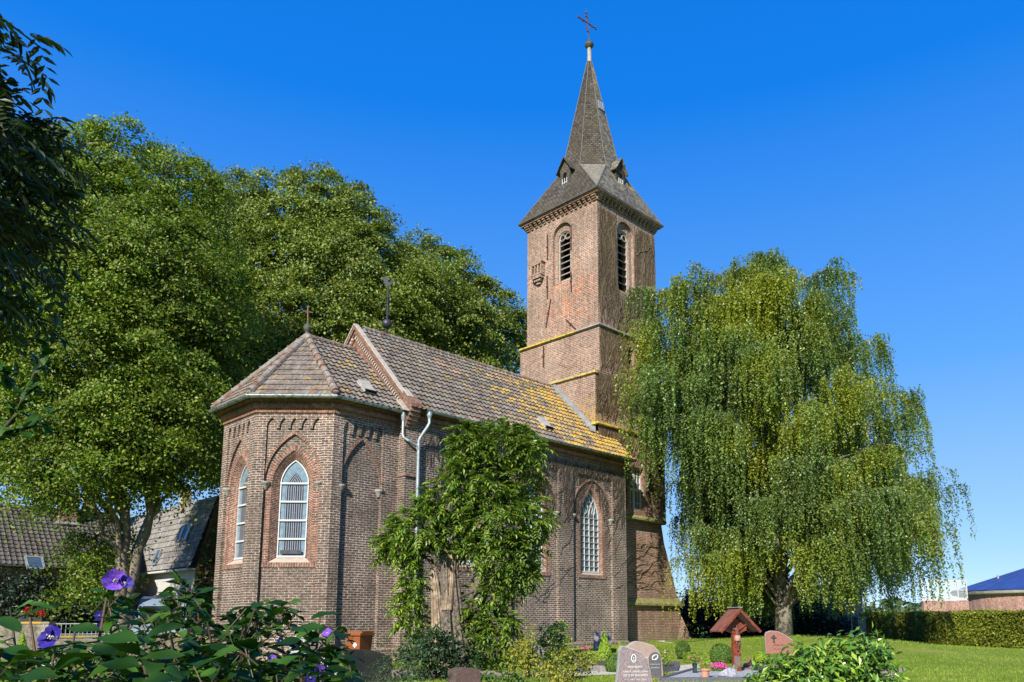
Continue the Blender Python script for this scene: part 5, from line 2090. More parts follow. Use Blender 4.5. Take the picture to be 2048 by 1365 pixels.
def clipped(name, label, foot, fn, n, size, m, seed, group=None, cat='bush', bark=True):
    """tight clipped bush: fn(rng, n) gives points (local right, forward, up) and outward normals"""
    t = thing(name, label, cat, tuple(foot), group)
    r = np.random.default_rng(seed)
    q, nn = fn(r, n)
    W_ = np.stack([np.array(RT), np.array(FH), np.array([0, 0, 1.0])])
    P = np.array(tuple(foot)) + q @ W_
    N = nn @ W_
    quad_leaves('foliage', P, N * 1.0 + r.normal(size=P.shape) * .55 + np.array([0, 0, .25]), size * (.6 + .8 * r.random(len(P))), .55, m, t, fold=.12, seed=seed)
    if bark:
        s = MB()
        h = q[:, 2].max() * .7
        s.tube([foot, Vector(foot) + Vector((0, 0, h))], [.03, .012], 6)
        s.build('stem', BARK_D, t)
    return t


def cone_fn(h, rad, pw=1.0):
    def f(r, n):
        z = 1 - np.sqrt(r.random(n))
        a = r.random(n) * 2 * np.pi
        rr = rad * (1 - z) ** pw * (.88 + .18 * r.random(n)) * (1 + .07 * np.sin(3 * a + 5 * z)) * np.where(z < .06, .93, 1)
        return np.stack([rr * np.cos(a), rr * np.sin(a), z * h + .01], 1), np.stack([np.cos(a), np.sin(a), np.full(n, rad / h)], 1)
    return f


def ball_fn(rx, ry, rz, cz):
    def f(r, n):
        d = unit(n, r)
        k_ = (.88 + .16 * r.random((n, 1)))
        q = d * np.array([rx, ry, rz]) * k_ + np.array([0, 0, cz])
        ok = q[:, 2] > .0
        return q[ok], d[ok]
    return f


def box_fn(rx, ry, h):
    def f(r, n):
        u = r.uniform(-1, 1, (n, 3))
        ax = r.choice(3, n, p=[.12, .3, .58])
        k_ = np.arange(n)
        u[k_, ax] = np.sign(u[k_, ax]) * (.9 + .15 * r.random(n))
        nn = np.zeros((n, 3))
        nn[k_, ax] = np.sign(u[k_, ax])
        q = u * np.array([rx, ry, h / 2]) + np.array([0, 0, h / 2])
        q[:, 2] = np.maximum(q[:, 2], .01)
        return q, nn
    return f


clipped('conifer_cone', 'tall clipped bright green cone conifer by the church plinth', gp(1209, 25.0), cone_fn(1.0, .27, .8), 7000, .022, LEAF_CON, 1, 'cone conifers on the graves', 'conifer')
clipped('conifer_cone', 'small clipped cone conifer between the tall cone and the pink granite stone', gp(1240, 25.5), cone_fn(.62, .18, .85), 3000, .022, LEAF_CON, 2, 'cone conifers on the graves', 'conifer')
clipped('conifer_cone', 'little golden green conifer against the pale churchyard wall', gp(40, 24.5), cone_fn(.95, .3, 1.0), 3500, .028, LEAF_CON, 3, None, 'conifer')
clipped('low_box_hedge', 'low box hedge left of the foot of the tall cone conifer', gp(1185, 24.5), box_fn(.42, .3, .36), 5000, .022, LEAF_BOX, 4)
clipped('round_box_bush', 'dark round clipped bush on the lawn before the church path', gp(1366, 26.0), ball_fn(.24, .24, .3, .28), 4000, .022, LEAF_MID, 5)
clipped('low_box_hedge', 'long low box hedge beside the round clipped bush', gp(1398, 24.6), box_fn(.44, .25, .3), 6500, .022, LEAF_BOX, 6)
clipped('round_box_bush', 'bushy green mound touching the wooden grave cross', gp(1443, 24.3), ball_fn(.34, .3, .34, .25), 6000, .026, LEAF_MID, 7)
clipped('low_box_hedge', 'low golden box hedge behind the dark bowl planter', gp(1545, 22.8), box_fn(.48, .25, .36), 6000, .022, LEAF_BOX, 8)
clipped('round_box_bush', 'low rounded dark hedge between the golden shrub and the front gravestone', gp(1232, 20.5), ball_fn(.28, .3, .26, .2), 5000, .024, LEAF_MID, 9)
clipped('low_box_hedge', 'low clipped hedge under the yellow flowers by the small cone', gp(1250, 23.8), box_fn(.35, .22, .34), 4000, .022, LEAF_YEL, 10)

shrub('golden_shrub', 'golden leaved shrub at the foot of the dark ivy column', 'shrub', gp(1128, 15.8), [(-.05, 0, .35, .30), (.25, .1, .42, .28), (-.3, .1, .25, .25), (.1, 0, .62, .2), (.42, .2, .55, .22)], .03, LEAF_YEL, 260, 26, .1, 31)
shrub('golden_shrub', 'yellow variegated shrub leaning out beside the ivied stump', 'shrub', gp(1052, 18.5), [(0, 0, .55, .34), (.12, 0, .85, .26), (-.15, 0, .3, .3), (.15, .1, .3, .28)], .042, LEAF_YEL, 200, 22, .12, 32, up=.2)
shrub('ivy_column', 'dark ivy clad column beside the golden shrub', 'climber', gp(1102, 17.2), [(0, 0, 1.0, .27), (-.02, 0, .72, .23), (-.04, 0, .45, .17), (-.03, 0, .2, .14), (.12, 0, 1.08, .2)], .035, LEAF_DK, 330, 24, .07, 33)
shrub('ivy_shrub', 'bright green bush top just behind the dark ivy column', 'shrub', gp(1118, 19.5), [(0, 0, 1.1, .2), (.0, 0, .85, .25), (0, 0, .5, .25)], .035, LEAF_BOX, 300, 22, .07, 34)
shrub('flowering_bush', 'green bush with pale pink flowers in a dark grave border', 'shrub', gp(1318, 21.5), [(0, 0, .28, .28), (.1, 0, .45, .2), (-.1, 0, .2, .25)], .03, LEAF_BOX, 280, 24, .08, 35)
LAU = shrub('laurel_bush', 'glossy cherry laurel bush in the right foreground', 'shrub', gp(1665, 8.2),
            [(-.45, .1, .55, .34), (-.2, 0, .8, .32), (.1, .1, .82, .3), (.32, .05, .95, .28), (0, 0, .45, .42), (.45, 0, .55, .34), (-.55, 0, .3, .35), (.3, -.1, .3, .4), (.5, .1, .2, .3), (-.1, -.2, .2, .4)], .046, LEAF_LAU, 640, 26, .09, 36, asp=.38, up=.55, stems=16, droop=.0, fold=.16)
shrub('dark_shrub', 'dark leafy shrub crowding the foot of the ivied stump', 'shrub', gp(860, 18.0), [(0, 0, .55, .5), (.45, .1, .5, .45), (-.35, 0, .42, .42), (.2, 0, .95, .35), (.75, .1, .45, .4), (-.1, .1, .9, .3)], .055, LEAF_DK, 130, 24, .15, 37)
shrub('narrow_leaved_shrub', 'grey green shrub with narrow upright leaves before the black headstone', 'shrub', gp(770, 14.5), [(0, 0, .35, .3), (.25, 0, .5, .28), (-.25, 0, .25, .28), (.4, .1, .65, .2), (.5, 0, .3, .3), (.1, 0, .6, .22)], .045, LEAF_NAR, 230, 20, .1, 38, asp=.17, up=.7)
shrub('ground_ivy', 'green ground cover leaves around the brown granite pillar', 'shrub', gp(990, 14.2), [(0, 0, .2, .28), (.3, 0, .28, .26), (-.35, -.1, .12, .25), (.55, .1, .22, .25)], .045, LEAF_MID, 200, 18, .12, 39)
for k_, (px, D, h, lab) in enumerate(((60, 34, 3.4, 'shade-dark shrub mass behind the red geraniums'), (150, 35, 3.6, 'tall dark shrub behind the metal railing'), (-10, 36, 3.6, 'dark shrub at the far left behind the tall wall'), (215, 37, 2.6, 'dark shrub at the foot of the forked lime tree'))):
    shrub('dark_hedge_shrub', lab, 'shrub', gp(px, D), [(0, 0, h * .3, h * .36), (.5, 0, h * .55, h * .33), (-.6, 0, h * .55, h * .34), (0, .2, h * .72, h * .28), (1.0, .1, h * .35, h * .32), (-1.0, .1, h * .3, h * .32)], .075, LEAF_YEW_SHADE, 34, 70, .28, 50 + k_, group='dark shrubs behind the churchyard wall')  # shade of the trees is put into the leaf colour
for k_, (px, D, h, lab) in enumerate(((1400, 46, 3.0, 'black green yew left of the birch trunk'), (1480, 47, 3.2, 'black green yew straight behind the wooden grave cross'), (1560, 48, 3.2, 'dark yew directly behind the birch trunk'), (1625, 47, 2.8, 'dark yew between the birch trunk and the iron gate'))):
    shrub('yew', lab, 'shrub', gp(px, D), [(0, 0, h * .3, h * .4), (.6, 0, h * .6, h * .36), (-.7, 0, h * .6, h * .36), (0, .2, h * .8, h * .3), (1.2, .1, h * .35, h * .36), (-1.2, .1, h * .3, h * .36)], .09, LEAF_YEW_SHADE, 30, 60, .3, 60 + k_, group='dark yews under the birch')

# flowers
r = np.random.default_rng(15)
f1 = gp(1318, 21.5)
PK = thing('flowers', 'few pale pink blooms beside the second gravestone', 'flowers', tuple(f1 + Vector((0, 0, .3))))
flower_heads('blossoms', [f1 + RT * a + Vector((0, 0, z)) - FH * .25 for a, z in ((-.22, .38), (-.12, .46), (.05, .3), (.15, .5))], .035, 14, .03, leaf_mat('pale_pink_petal', (.7, .35, .4), (.8, .55, .55), .25), PK, 4)
fc_ = gp(1438, 20.2)
CHR = thing('chrysanthemum', 'mound of magenta chrysanthemums at the foot of the wooden cross', 'flowers', tuple(fc_))
d_ = unit(2600, r)
d_[:, 2] = np.abs(d_[:, 2])
W_ = np.stack([np.array(RT), np.array(FH), np.array([0, 0, 1.0])])
P = np.array(tuple(fc_)) + (d_ * np.array([.25, .22, .22]) * (.85 + .2 * r.random((2600, 1))) + np.array([0, 0, .02])) @ W_
quad_leaves('foliage', P[:1500] - np.array([0, 0, .02]), d_[:1500] @ W_ + r.normal(size=(1500, 3)) * .5, np.full(1500, .022), .6, LEAF_MID, CHR)
up_ = P[d_[:, 2] > .42]
quad_leaves('blossoms', up_ + np.array([0, 0, .025]), r.normal(size=up_.shape) * .6 + np.array([0, 0, .8]), np.full(len(up_), .022), .8, PINK, CHR, seed=2)
f2 = gp(1268, 13.4)
BEG = thing('begonias', 'bright red begonias in front of the nearest gravestone', 'flowers', tuple(f2))
cs = [f2 + RT * random.uniform(-.30, .34) + FH * random.uniform(-.1, .1) + Vector((0, 0, random.uniform(.16, .24))) for _ in range(26)]
flower_heads('blossoms', cs, .04, 18, .02, RED, BEG, 6)
P = np.array(tuple(f2)) + (r.uniform(-1, 1, (600, 3)) * np.array([.38, .13, .07]) + np.array([0, 0, .1])) @ W_
quad_leaves('foliage', P, unit(600, r) + np.array([0, 0, .6]), np.full(600, .03), .7, LEAF_MID, BEG)
f3 = gp(1172, 23.5)
MP = thing('potted_flower', 'magenta flower standing right of the golden shrub', 'flowers', tuple(f3))
flower_heads('blossoms', [f3 + Vector((0, 0, .52)) + RT * a for a in (-.08, .0, .09)], .05, 24, .026, PINK, MP, 8)
q = MB()
q.lathe(f3, [(.07, 0), (.1, .2), (.11, .22), (.09, .22), (.02, .2)], 12)
q.tube([f3 + Vector((0, 0, .2)), f3 + Vector((0, 0, .5))], .012, 5)
q.build('pot', RUB, MP)

# ------------------------------------------------------------------ headstones
GR_R = M('red_grey_granite', (0.30, 0.235, 0.225), (0.20, 0.165, 0.165), 14, .35, c3=(.13, .11, .115), s3=55, spec=.5)
GR_P = M('pink_tan_granite', (0.34, 0.24, 0.195), (0.26, 0.185, 0.155), 7, .45, c3=(.28, .2, .18), s3=40)
GR_O = M('red_granite', (0.36, 0.15, 0.105), (0.25, 0.105, 0.08), 30, .35, c3=(.10, .06, .06), s3=80)
GR_G = M('purple_grey_granite', (0.22, 0.20, 0.22), (0.15, 0.14, 0.16), 25, .4)
GR_B = M('black_polished_granite', (0.012, 0.012, 0.014), (0.02, 0.02, 0.022), 40, .06, spec=.7)
GR_D = M('dark_grey_granite', (0.10, 0.10, 0.105), (0.06, 0.06, 0.065), 30, .6)
GR_BR = M('brown_granite', (0.17, 0.105, 0.085), (0.10, 0.065, 0.055), 30, .3, c3=(.05, .04, .04), s3=70)
ROUGH = M('rough_stone_edge', (0.46, 0.45, 0.45), (0.30, 0.29, 0.30), 30, .9, bmp=.9, bscale=60)
LET = M('silver_lettering', (0.66, 0.64, 0.6), (0.55, 0.53, 0.5), 9, .5)


def headstone(label, px, D, outline, th, m, edge, turn=0.0, group='headstones'):
    """outline (u,z) in metres, facing the camera turned by an angle; returns thing and placement function"""
    foot = gp(px, D)
    t = thing('headstone', label, 'gravestone', tuple(foot), group)
    a = Vector((RT.x, RT.y, 0))
    a.rotate(Matrix.Rotation(turn, 3, 'Z'))
    n = Vector((a.y, -a.x, 0))       # towards the viewer

    def fn(u, v, d=0.0):
        return tuple(foot + a * u + Vector((0, 0, v)) + n * (-d))
    f = MB()
    f.prism(outline, fn, 0, .02)
    f.build('face_slab', m, t)
    b = MB()
    big = [(u, v) for u, v in outline]
    b.prism([(u * 1.015, v + (.012 if v > .1 else 0)) for u, v in big], fn, .018, th)
    b.build('stone_body', edge, t)
    return t, fn


t, fn = headstone('nearest red grey granite gravestone with slanting top and oval portrait', 1272, 13.9, [(-.36, -.05), (-.335, .2), (-.29, .55), (-.27, .80), (-.23, .875), (-.16, .86), (.0, .81), (.11, .765), (.2, .66), (.27, .45), (.33, .15), (.37, -.05)], .16, GR_R, ROUGH, turn=.12)
for txt, z, sz, u in (('HIER RUHT', .505, .052, -.01), ('UNSER LIEBER SOHN', .428, .047, 0.0), ('DETLEV DAHMEN', .362, .054, .0), ('* 1.1.1967   + 8.7.2010', .292, .042, .0)):
    text_mesh(txt, sz, lambda x, y, d, z=z, u=u: fn(x + u, y + z, -.004 - d), 'inscription', LET, t)
q = MB()
q.poly2([[(-.03 + .045 * math.cos(a), .672 + .072 * math.sin(a)) for a in np.linspace(0, 2 * math.pi, 24)[:-1]]], lambda u, v: fn(u, v, -.006))
o = q.build('portrait_plate', M('enamel_white', (.75, .75, .73), (.7, .7, .68), 9, .2), t)
q = MB()
q.poly2([[(-.03 + .032 * math.cos(a), .672 + .058 * math.sin(a)) for a in np.linspace(0, 2 * math.pi, 24)[:-1]]], lambda u, v: fn(u, v, -.009))
q.build('portrait_ground', M('portrait_grey', (.05, .05, .05), (.09, .09, .09), 40, .3), o)
q = MB()
q.poly2([[(-.03 + .014 * math.cos(a), .682 + .02 * math.sin(a)) for a in np.linspace(0, 2 * math.pi, 16)[:-1]]], lambda u, v: fn(u, v, -.012))
q.poly2([[(-.052, .63), (-.008, .63), (-.018, .655), (-.042, .655)]], lambda u, v: fn(u, v, -.012))
q.build('portrait_figure', M('portrait_pale', (.5, .5, .5), (.4, .4, .4), 40, .3), o)

t, fn = headstone('rough pink tan gravestone with a dark arched inset, behind the nearest one', 1290, 18.6, [(-.42, -.05), (-.43, .55), (-.40, .70), (-.28, .80), (-.18, .83), (.02, .79), (.22, .73), (.34, .6), (.41, .4), (.43, .15), (.44, -.05)], .2, GR_P, ROUGH, turn=.1)
q = MB()
arc = [(.10, .0)] + [(.245 - .145 * math.cos(a), .44 + .15 * math.sin(a)) for a in np.linspace(0, math.pi, 12)] + [(.39, .0)]
q.poly2([arc], lambda u, v: fn(u, v, -.01))
q.strip([fn(u, v, -.01) for u, v in arc], [fn(u, v, .004) for u, v in arc])
q.build('arched_inset', GR_D, t)
q = MB()
for k_ in range(6):
    q.tube([fn(.245 + .07 * math.cos(a + k_), .47 + .06 * math.sin(1.4 * a + k_), -.016) for a in np.linspace(0, 2, 6)], .008, 5)
q.build('relief_flower', LET, t)
for z, w_ in ((.30, .2), (.22, .17), (.36, .0)):
    if w_:
        q = MB()
        for i in range(7):
            u = .245 + w_ * (i / 6 - .5)
            q.bar(fn(u - .01, z, -.014), fn(u + .008, z + .02, -.014), .008, .006)
        q.build('lettering', LET, t)
for z, w_, h_ in ((.46, .26, .03), (.39, .18, .02)):
    q = MB()
    q.tube([fn(-.06 + w_ * (i / 14 - .5) + .012 * math.sin(i * 2.3), z + h_ * .5 * math.sin(i * 1.9), -.005) for i in range(15)], .006, 5)
    q.build('lettering', LET, t)
q = MB()
q.tube([fn(-.3 + .06 * math.sin(k_ * .5), .28 + .05 * k_, -.004) for k_ in range(8)], .012, 5)
q.tube([fn(-.27 + .1 * math.sin(k_ * .35), .22 + .045 * k_, -.004) for k_ in range(8)], .008, 5)
q.build('carved_line', LET, t)

t, fn = headstone('slim purple grey gravestone half hidden by the tall cone conifer', 1204, 27, [(-.28, -.05), (-.27, .8), (-.2, .86), (.2, .82), (.3, .76), (.3, -.05)], .14, GR_G, GR_G)
for z in (.68, .58, .5):
    text_mesh('+', .1, lambda x, y, d, z=z: fn(x - .15, y + z - .04, -.004 - d), 'lettering', LET, t)
t, fn = headstone('small dark grey gravestone beside the ivy column', 1074, 22, [(-.16, -.05), (-.16, .62), (.06, .70), (.18, .6), (.18, -.05)], .14, GR_G, GR_D)
t, fn = headstone('red granite gravestone with curved shoulder and a bronze cross, right of the wooden cross', 1560, 26.6, [(-.44, -.05), (-.45, .70), (-.41, .80), (-.25, .85), (-.05, .83), (.15, .75), (.32, .62), (.44, .55), (.45, -.05)], .16, GR_O, ROUGH, turn=-.1)
q = MB()
q.bar(fn(-.18, .46, -.012), fn(-.18, .72, -.012), .035, .03, up=(1, 0, 0))
q.bar(fn(-.27, .635, -.014), fn(-.09, .635, -.014), .03, .035)
q.tube([fn(-.18 + .05 * math.cos(a), .635 + .05 * math.sin(a), -.012) for a in np.linspace(0, 6.3, 12)], .01, 5)
q.build('bronze_cross', M('dark_bronze', (.05, .055, .06), (.08, .08, .08), 9, .5, .4), t)
q = MB()
for i in range(12):
    q.bar(fn(-.2 + .04 * i, .36 + .012 * (i % 3), -.01), fn(-.18 + .04 * i, .40 + .01 * (i % 2), -.01), .014, .01)
for i in range(6):
    q.bar(fn(-.2 + .05 * i, .25, -.01), fn(-.17 + .05 * i, .27, -.01), .014, .01)
q.build('lettering', M('dark_letter', (.05, .05, .055), (.04, .04, .04), 9, .5), t)
t, fn = headstone('black polished gravestone with curved top in the shade by the bin', 733, 17.0, [(-.48, -.05), (-.48, .64), (-.44, .70), (-.2, .70), (.1, .67), (.35, .6), (.5, .5), (.5, -.05)], .18, GR_B, GR_B, turn=.1)
t, fn = headstone('low brown polished granite pillar among the ground cover', 936, 12.6, [(-.2, -.05), (-.2, .53), (-.1, .565), (.05, .57), (.21, .54), (.22, -.05)], .34, GR_BR, GR_BR, turn=.55)
t, fn = headstone('rounded grey stone hidden in the foreground shrub', 655, 15, [(-.17, -.05), (-.17, .5), (-.1, .62), (.02, .66), (.12, .6), (.17, .45), (.17, -.05)], .14, ROUGH, ROUGH)
t, fn = headstone('rough grey natural stone behind the foreground shrub', 592, 17, [(-.2, -.05), (-.18, .75), (-.1, .98), (.06, 1.02), (.2, .8), (.24, -.05)], .2, ROUGH, ROUGH)

# ------------------------------------------------------------------ grave plots
KERB = M('dark_granite_kerb', (0.085, 0.085, 0.09), (0.13, 0.13, 0.135), 25, .4)


def plot(label, pts, fill, h=.1, wd=.08, kerb=KERB, cat='grave border'):
    c = [gp(px, D) for px, D in pts]
    o = sum(c, Vector()) / len(c)
    t = thing('grave_border', label, cat, tuple(o), 'grave borders')
    for i in range(len(c)):
        a, b = c[i], c[(i + 1) % len(c)]
        d = (b - a).normalized()
        q = MB()
        q.bar(a + d * (wd / 2 + .003) + Vector((0, 0, h / 2)), b - d * (wd / 2 - .001) * (1 if i % 2 else -1) + Vector((0, 0, h / 2)), wd, h + .002 * (i % 2))
        q.build('kerb', kerb, t)
    f = MB()
    f.poly2([[(p.x, p.y) for p in c]], lambda u, v: (u, v, gz(u, v) + h * .6))
    f.build('fill', fill, t)


plot('dark granite border filled with white pebbles around the wooden cross', [(1318, 17.3), (1545, 17.6), (1530, 20.8), (1385, 20.6)], PEBBLE)
plot('grey granite border around the golden shrub and cone conifer', [(1158, 21.0), (1218, 20.6), (1255, 24.2), (1150, 25.2)], M('planted_soil', (.06, .045, .03), (.1, .075, .05), 12, .95, bmp=.8), .16, .12, M('worn_grey_kerb', (.22, .21, .2), (.14, .135, .13), 9, .85, bmp=.4))
plot('dark border with the pink flowering bush', [(1295, 19.6), (1352, 20.8), (1356, 23.2), (1296, 22.6)], MATS['planted_soil'], .14, .09)
plot('reddish sandstone border behind the bowl planter', [(1490, 21.4), (1565, 21.4), (1580, 24.5), (1500, 24.5)], MATS['planted_soil'], .13, .1, M('red_sandstone_kerb', (.34, .15, .09), (.25, .11, .07), 8, .85))

# wooden grave cross under a little roof
WOOD = M('red_stained_wood', (0.24, 0.055, 0.022), (0.15, 0.035, 0.016), 6, .45, bmp=.2, c3=(.08, .02, .01), s3=25)
WOOD_D = M('brown_roof_boards', (0.15, 0.05, 0.035), (0.20, 0.085, 0.06), 5, .5, bmp=.2)
fx = gp(1474, 20.0)
CX = thing('grave_cross', 'red brown wooden grave cross with a carved figure under a gabled roof', 'grave cross', tuple(fx))
A_ = Vector((RT.x, RT.y, 0))
A_.rotate(Matrix.Rotation(.25, 3, 'Z'))
Nn = Vector((A_.y, -A_.x, 0))
X_ = lambda u, z, d=0.0: tuple(fx + A_ * u + Nn * d + Vector((0, 0, z)))
q = MB()
q.obox(X_(0, .66), A_, Nn, (0, 0, 1), .105, .05, .66)
q.prism([(-.1, 1.0), (.1, 1.0), (.29, 1.08), (.29, 1.16), (.08, 1.3), (.08, 1.36), (-.08, 1.36), (-.08, 1.3), (-.29, 1.16), (-.29, 1.08)], lambda u, v, d: X_(u, v, d), -.045, .053)
q.build('cross_post', WOOD, CX)
for s in (-1, 1):
    q = MB()
    for i in range(6):
        y0 = -.29 + i * .097
        P0 = [X_(0, 1.60, y0), X_(0, 1.60, y0 + .094), X_(s * .56, 1.04, y0 + .094), X_(s * .56, 1.04, y0)]
        P1 = [tuple(Vector(p) + Vector((0, 0, .035))) for p in P0]
        q.face(P0)
        q.face(P1)
        for k_ in range(4):
            q.face([P0[k_], P0[(k_ + 1) % 4], P1[(k_ + 1) % 4], P1[k_]])
    q.build('roof_slope', WOOD_D, CX)
    q = MB()
    for d in (-.28, .285):
        q.bar(X_(0, 1.575, d), X_(s * .545, 1.03, d), .035, .06)
    q.build('bargeboard', WOOD, CX)
q = MB()
q.obox(X_(0, 1.645, 0), Nn, A_, (0, 0, 1), .31, .06, .012)
q.build('ridge_cap', LEAD, CX)
sc_ = 1.0
bz = .92
V_ = [(0, bz, .09), (0, bz + .10, .085), (0, bz + .18, .08), (0, bz + .225, .08), (.0, bz + .285, .095),
      (.085, bz + .185, .08), (.16, bz + .235, .075), (.245, bz + .29, .07), (.285, bz + .31, .07),
      (-.085, bz + .185, .08), (-.16, bz + .235, .075), (-.245, bz + .29, .07), (-.285, bz + .31, .07),
      (.04, bz - .05, .09), (.035, bz - .17, .115), (.015, bz - .30, .085), (.012, bz - .35, .1),
      (-.04, bz - .05, .09), (-.03, bz - .17, .115), (-.015, bz - .30, .085), (-.012, bz - .35, .1)]
E_ = [(0, 1), (1, 2), (2, 3), (3, 4), (2, 5), (5, 6), (6, 7), (7, 8), (2, 9), (9, 10), (10, 11), (11, 12), (0, 13), (13, 14), (14, 15), (15, 16), (0, 17), (17, 18), (18, 19), (19, 20)]
Rr = [(.055, .04), (.05, .035), (.065, .04), .02, .035, .028, .02, .015, .014, .028, .02, .015, .014, .034, .028, .018, .014, .034, .028, .018, .014]
FIG = M('carved_figure_wood', (.17, .065, .04), (.11, .04, .027), 9, .35)
fig = skin_mesh('carved_figure', [X_(u, z, d) for u, z, d in V_], E_, Rr, FIG, CX)
q = MB()
q.lathe(X_(0, bz - .1, .095), [(.075, 0), (.082, .06), (.07, .12), (.062, .13)], 12)
q.build('loincloth', M('pale_carved_cloth', (.42, .26, .19), (.33, .19, .14), 9, .5), fig)
q = MB()
q.obox(X_(.0, .30, .056), A_, (0, 0, 1), Nn, .085, .13, .006)
q.build('name_plate', M('tarnished_plate', (.30, .22, .17), (.22, .16, .13), 9, .35, .5), CX)

# things on the pebble grave
TERR = M('terracotta', (.52, .25, .15), (.43, .20, .12), 7, .85)
fp = gp(1411, 17.9)
PT = thing('terracotta_pot', 'terracotta pot of small flowers on the white pebbles', 'flower pot', tuple(fp + Vector((0, 0, .05))))
q = MB()
q.lathe(fp + Vector((0, 0, .05)), [(.0, 0), (.075, 0), (.095, .16), (.12, .165), (.12, .21), (.10, .21), (.09, .18), (0, .18)], 20)
q.build('pot', TERR, PT, smooth=False)
P = np.array(tuple(fp)) + (r.normal(size=(320, 3)) * np.array([.07, .06, .05]) + np.array([0, 0, .31])) @ W_
quad_leaves('foliage', P, unit(320, r) + np.array([0, 0, .4]), np.full(320, .024), .6, LEAF_BOX, PT)
flower_heads('blossoms', [fp + RT * a + Vector((0, 0, z)) for a, z in ((-.1, .33), (.02, .37), (.1, .33), (.15, .36), (-.04, .35))], .03, 14, .018, leaf_mat('salmon_petal', (.6, .2, .15), (.65, .35, .25), .2), PT, 12)
fp = gp(1390, 19.4)
PT = thing('dark_vase', 'dark green grave vase with pale flowers behind the terracotta pot', 'vase', tuple(fp + Vector((0, 0, .05))))
q = MB()
q.lathe(fp + Vector((0, 0, .05)), [(0, 0), (.06, 0), (.05, .12), (.075, .3), (.08, .3), (.05, .28)], 14)
q.build('vase', M('dark_green_glaze', (.02, .035, .03), (.03, .045, .04), 8, .25), PT)
P = np.array(tuple(fp)) + (r.normal(size=(240, 3)) * np.array([.08, .06, .05]) + np.array([0, 0, .4])) @ W_
quad_leaves('foliage', P, unit(240, r) + np.array([0, 0, .4]), np.full(240, .022), .6, LEAF_BOX, PT)
flower_heads('blossoms', [fp + RT * a + Vector((0, 0, z)) for a, z in ((-.1, .42), (.03, .45), (.12, .4), (.17, .34))], .03, 14, .02, PINK, PT, 13)
fp = gp(1454, 17.7)
RK = thing('boulder', 'pale grey faceted boulder lying on the white pebbles', 'rock', tuple(fp))
bm = bmesh.new()
bmesh.ops.create_icosphere(bm, subdivisions=3, radius=1)
rr_ = random.Random(4)
pl_ = [(Vector((rr_.gauss(0, 1), rr_.gauss(0, 1), rr_.gauss(0, .8))).normalized(), rr_.uniform(.62, .95)) for _ in range(16)]
for v in bm.verts:
    d = v.co.normalized()
    k_ = min([h / max(.05, d.dot(n)) if d.dot(n) > .05 else 9 for n, h in pl_] + [1.1])
    c = d * k_
    w3 = RT * c.x * .27 + FH * c.y * .17 + Vector((0, 0, c.z * .17))
    v.co = fp + w3 + Vector((0, 0, .12))
me = bpy.data.meshes.new('stone')
bm.to_mesh(me)
bm.free()
link('stone', me, M('veined_white_rock', (.40, .41, .43), (.26, .27, .3), 9, .7, bmp=.6, c3=(.2, .2, .22), s3=14), RK)
fp = gp(1469, 18.3)
LT = thing('grave_lantern', 'small glass grave lantern beside the boulder', 'lantern', tuple(fp + Vector((0, 0, .05))))
q = MB()
for a in (-1, 1):
    for b in (-1, 1):
        q.bar(fp + RT * a * .05 + FH * b * .05 + Vector((0, 0, .05)), fp + RT * a * .05 + FH * b * .05 + Vector((0, 0, .24)), .012, .012, up=(1, 0, 0))
q.obox(fp + Vector((0, 0, .06)), RT, FH, (0, 0, 1), .062, .062, .012)
q.obox(fp + Vector((0, 0, .25)), RT, FH, (0, 0, 1), .068, .068, .012)
q.lathe(fp + Vector((0, 0, .26)), [(.06, 0), (.03, .04), (.012, .05), (.012, .07)], 10)
q.build('frame', M('aged_brass', (.35, .3, .2), (.22, .19, .14), 9, .4, .6), LT)
q = MB()
q.obox(fp + Vector((0, 0, .15)), RT, FH, (0, 0, 1), .045, .045, .08)
q.build('glass', M('lantern_glass', (.22, .2, .12), (.3, .26, .16), 14, .15), LT)
fp = gp(1521, 20.3)
BO = thing('bowl_planter', 'dark grey bowl planter with a golden green bush', 'planter', tuple(fp))
q = MB()
q.lathe(fp, [(0, 0), (.12, 0), (.1, .03), (.2, .14), (.235, .24), (.245, .25), (.225, .25), (.18, .2), (0, .2)], 24)
q.build('bowl', M('grey_bowl', (.10, .105, .12), (.07, .075, .085), 9, .55), BO, smooth=False)
d_ = unit(1500, r)
P = np.array(tuple(fp)) + (d_ * np.array([.17, .17, .15]) * (.7 + .35 * r.random((1500, 1))) + np.array([0, 0, .38])) @ W_
quad_leaves('foliage', P, d_ @ W_ + r.normal(size=(1500, 3)) * .5, np.full(1500, .024), .5, LEAF_CON, BO)

# brown wheelie bin by the chancel, sheeted heap beside it
fb_ = gp(716, 21.8)
BN = thing('rubbish_bin', 'orange brown wheeled bin standing against the chancel wall', 'bin', tuple(fb_))
BINM = M('orange_brown_plastic', (.25, .075, .022), (.20, .06, .018), 3, .45)
a2 = Vector((RT.x, RT.y, 0))
a2.rotate(Matrix.Rotation(-.45, 3, 'Z'))
n2 = Vector((a2.y, -a2.x, 0))
B_ = lambda u, d, z: tuple(fb_ + a2 * u + n2 * d + Vector((0, 0, z)))
q = MB()
lo = [B_(-.19, -.22, .08), B_(.19, -.22, .08), B_(.19, .2, .08), B_(-.19, .2, .08)]
hi = [B_(-.25, -.27, .92), B_(.25, -.27, .92), B_(.25, .27, .92), B_(-.25, .27, .92)]
q.face(lo)
q.face(hi)
for i in range(4):
    q.face([lo[i], lo[(i + 1) % 4], hi[(i + 1) % 4], hi[i]])
q.build('body', BINM, BN)
q = MB()
q.obox(B_(0, 0, .945), a2, n2, (0, 0, 1), .29, .31, .03)
q.obox(B_(0, -.05, .995), a2, n2, (0, 0, 1), .25, .24, .03)
q.bar(B_(-.24, -.34, .93), B_(.24, -.34, .93), .04, .04)
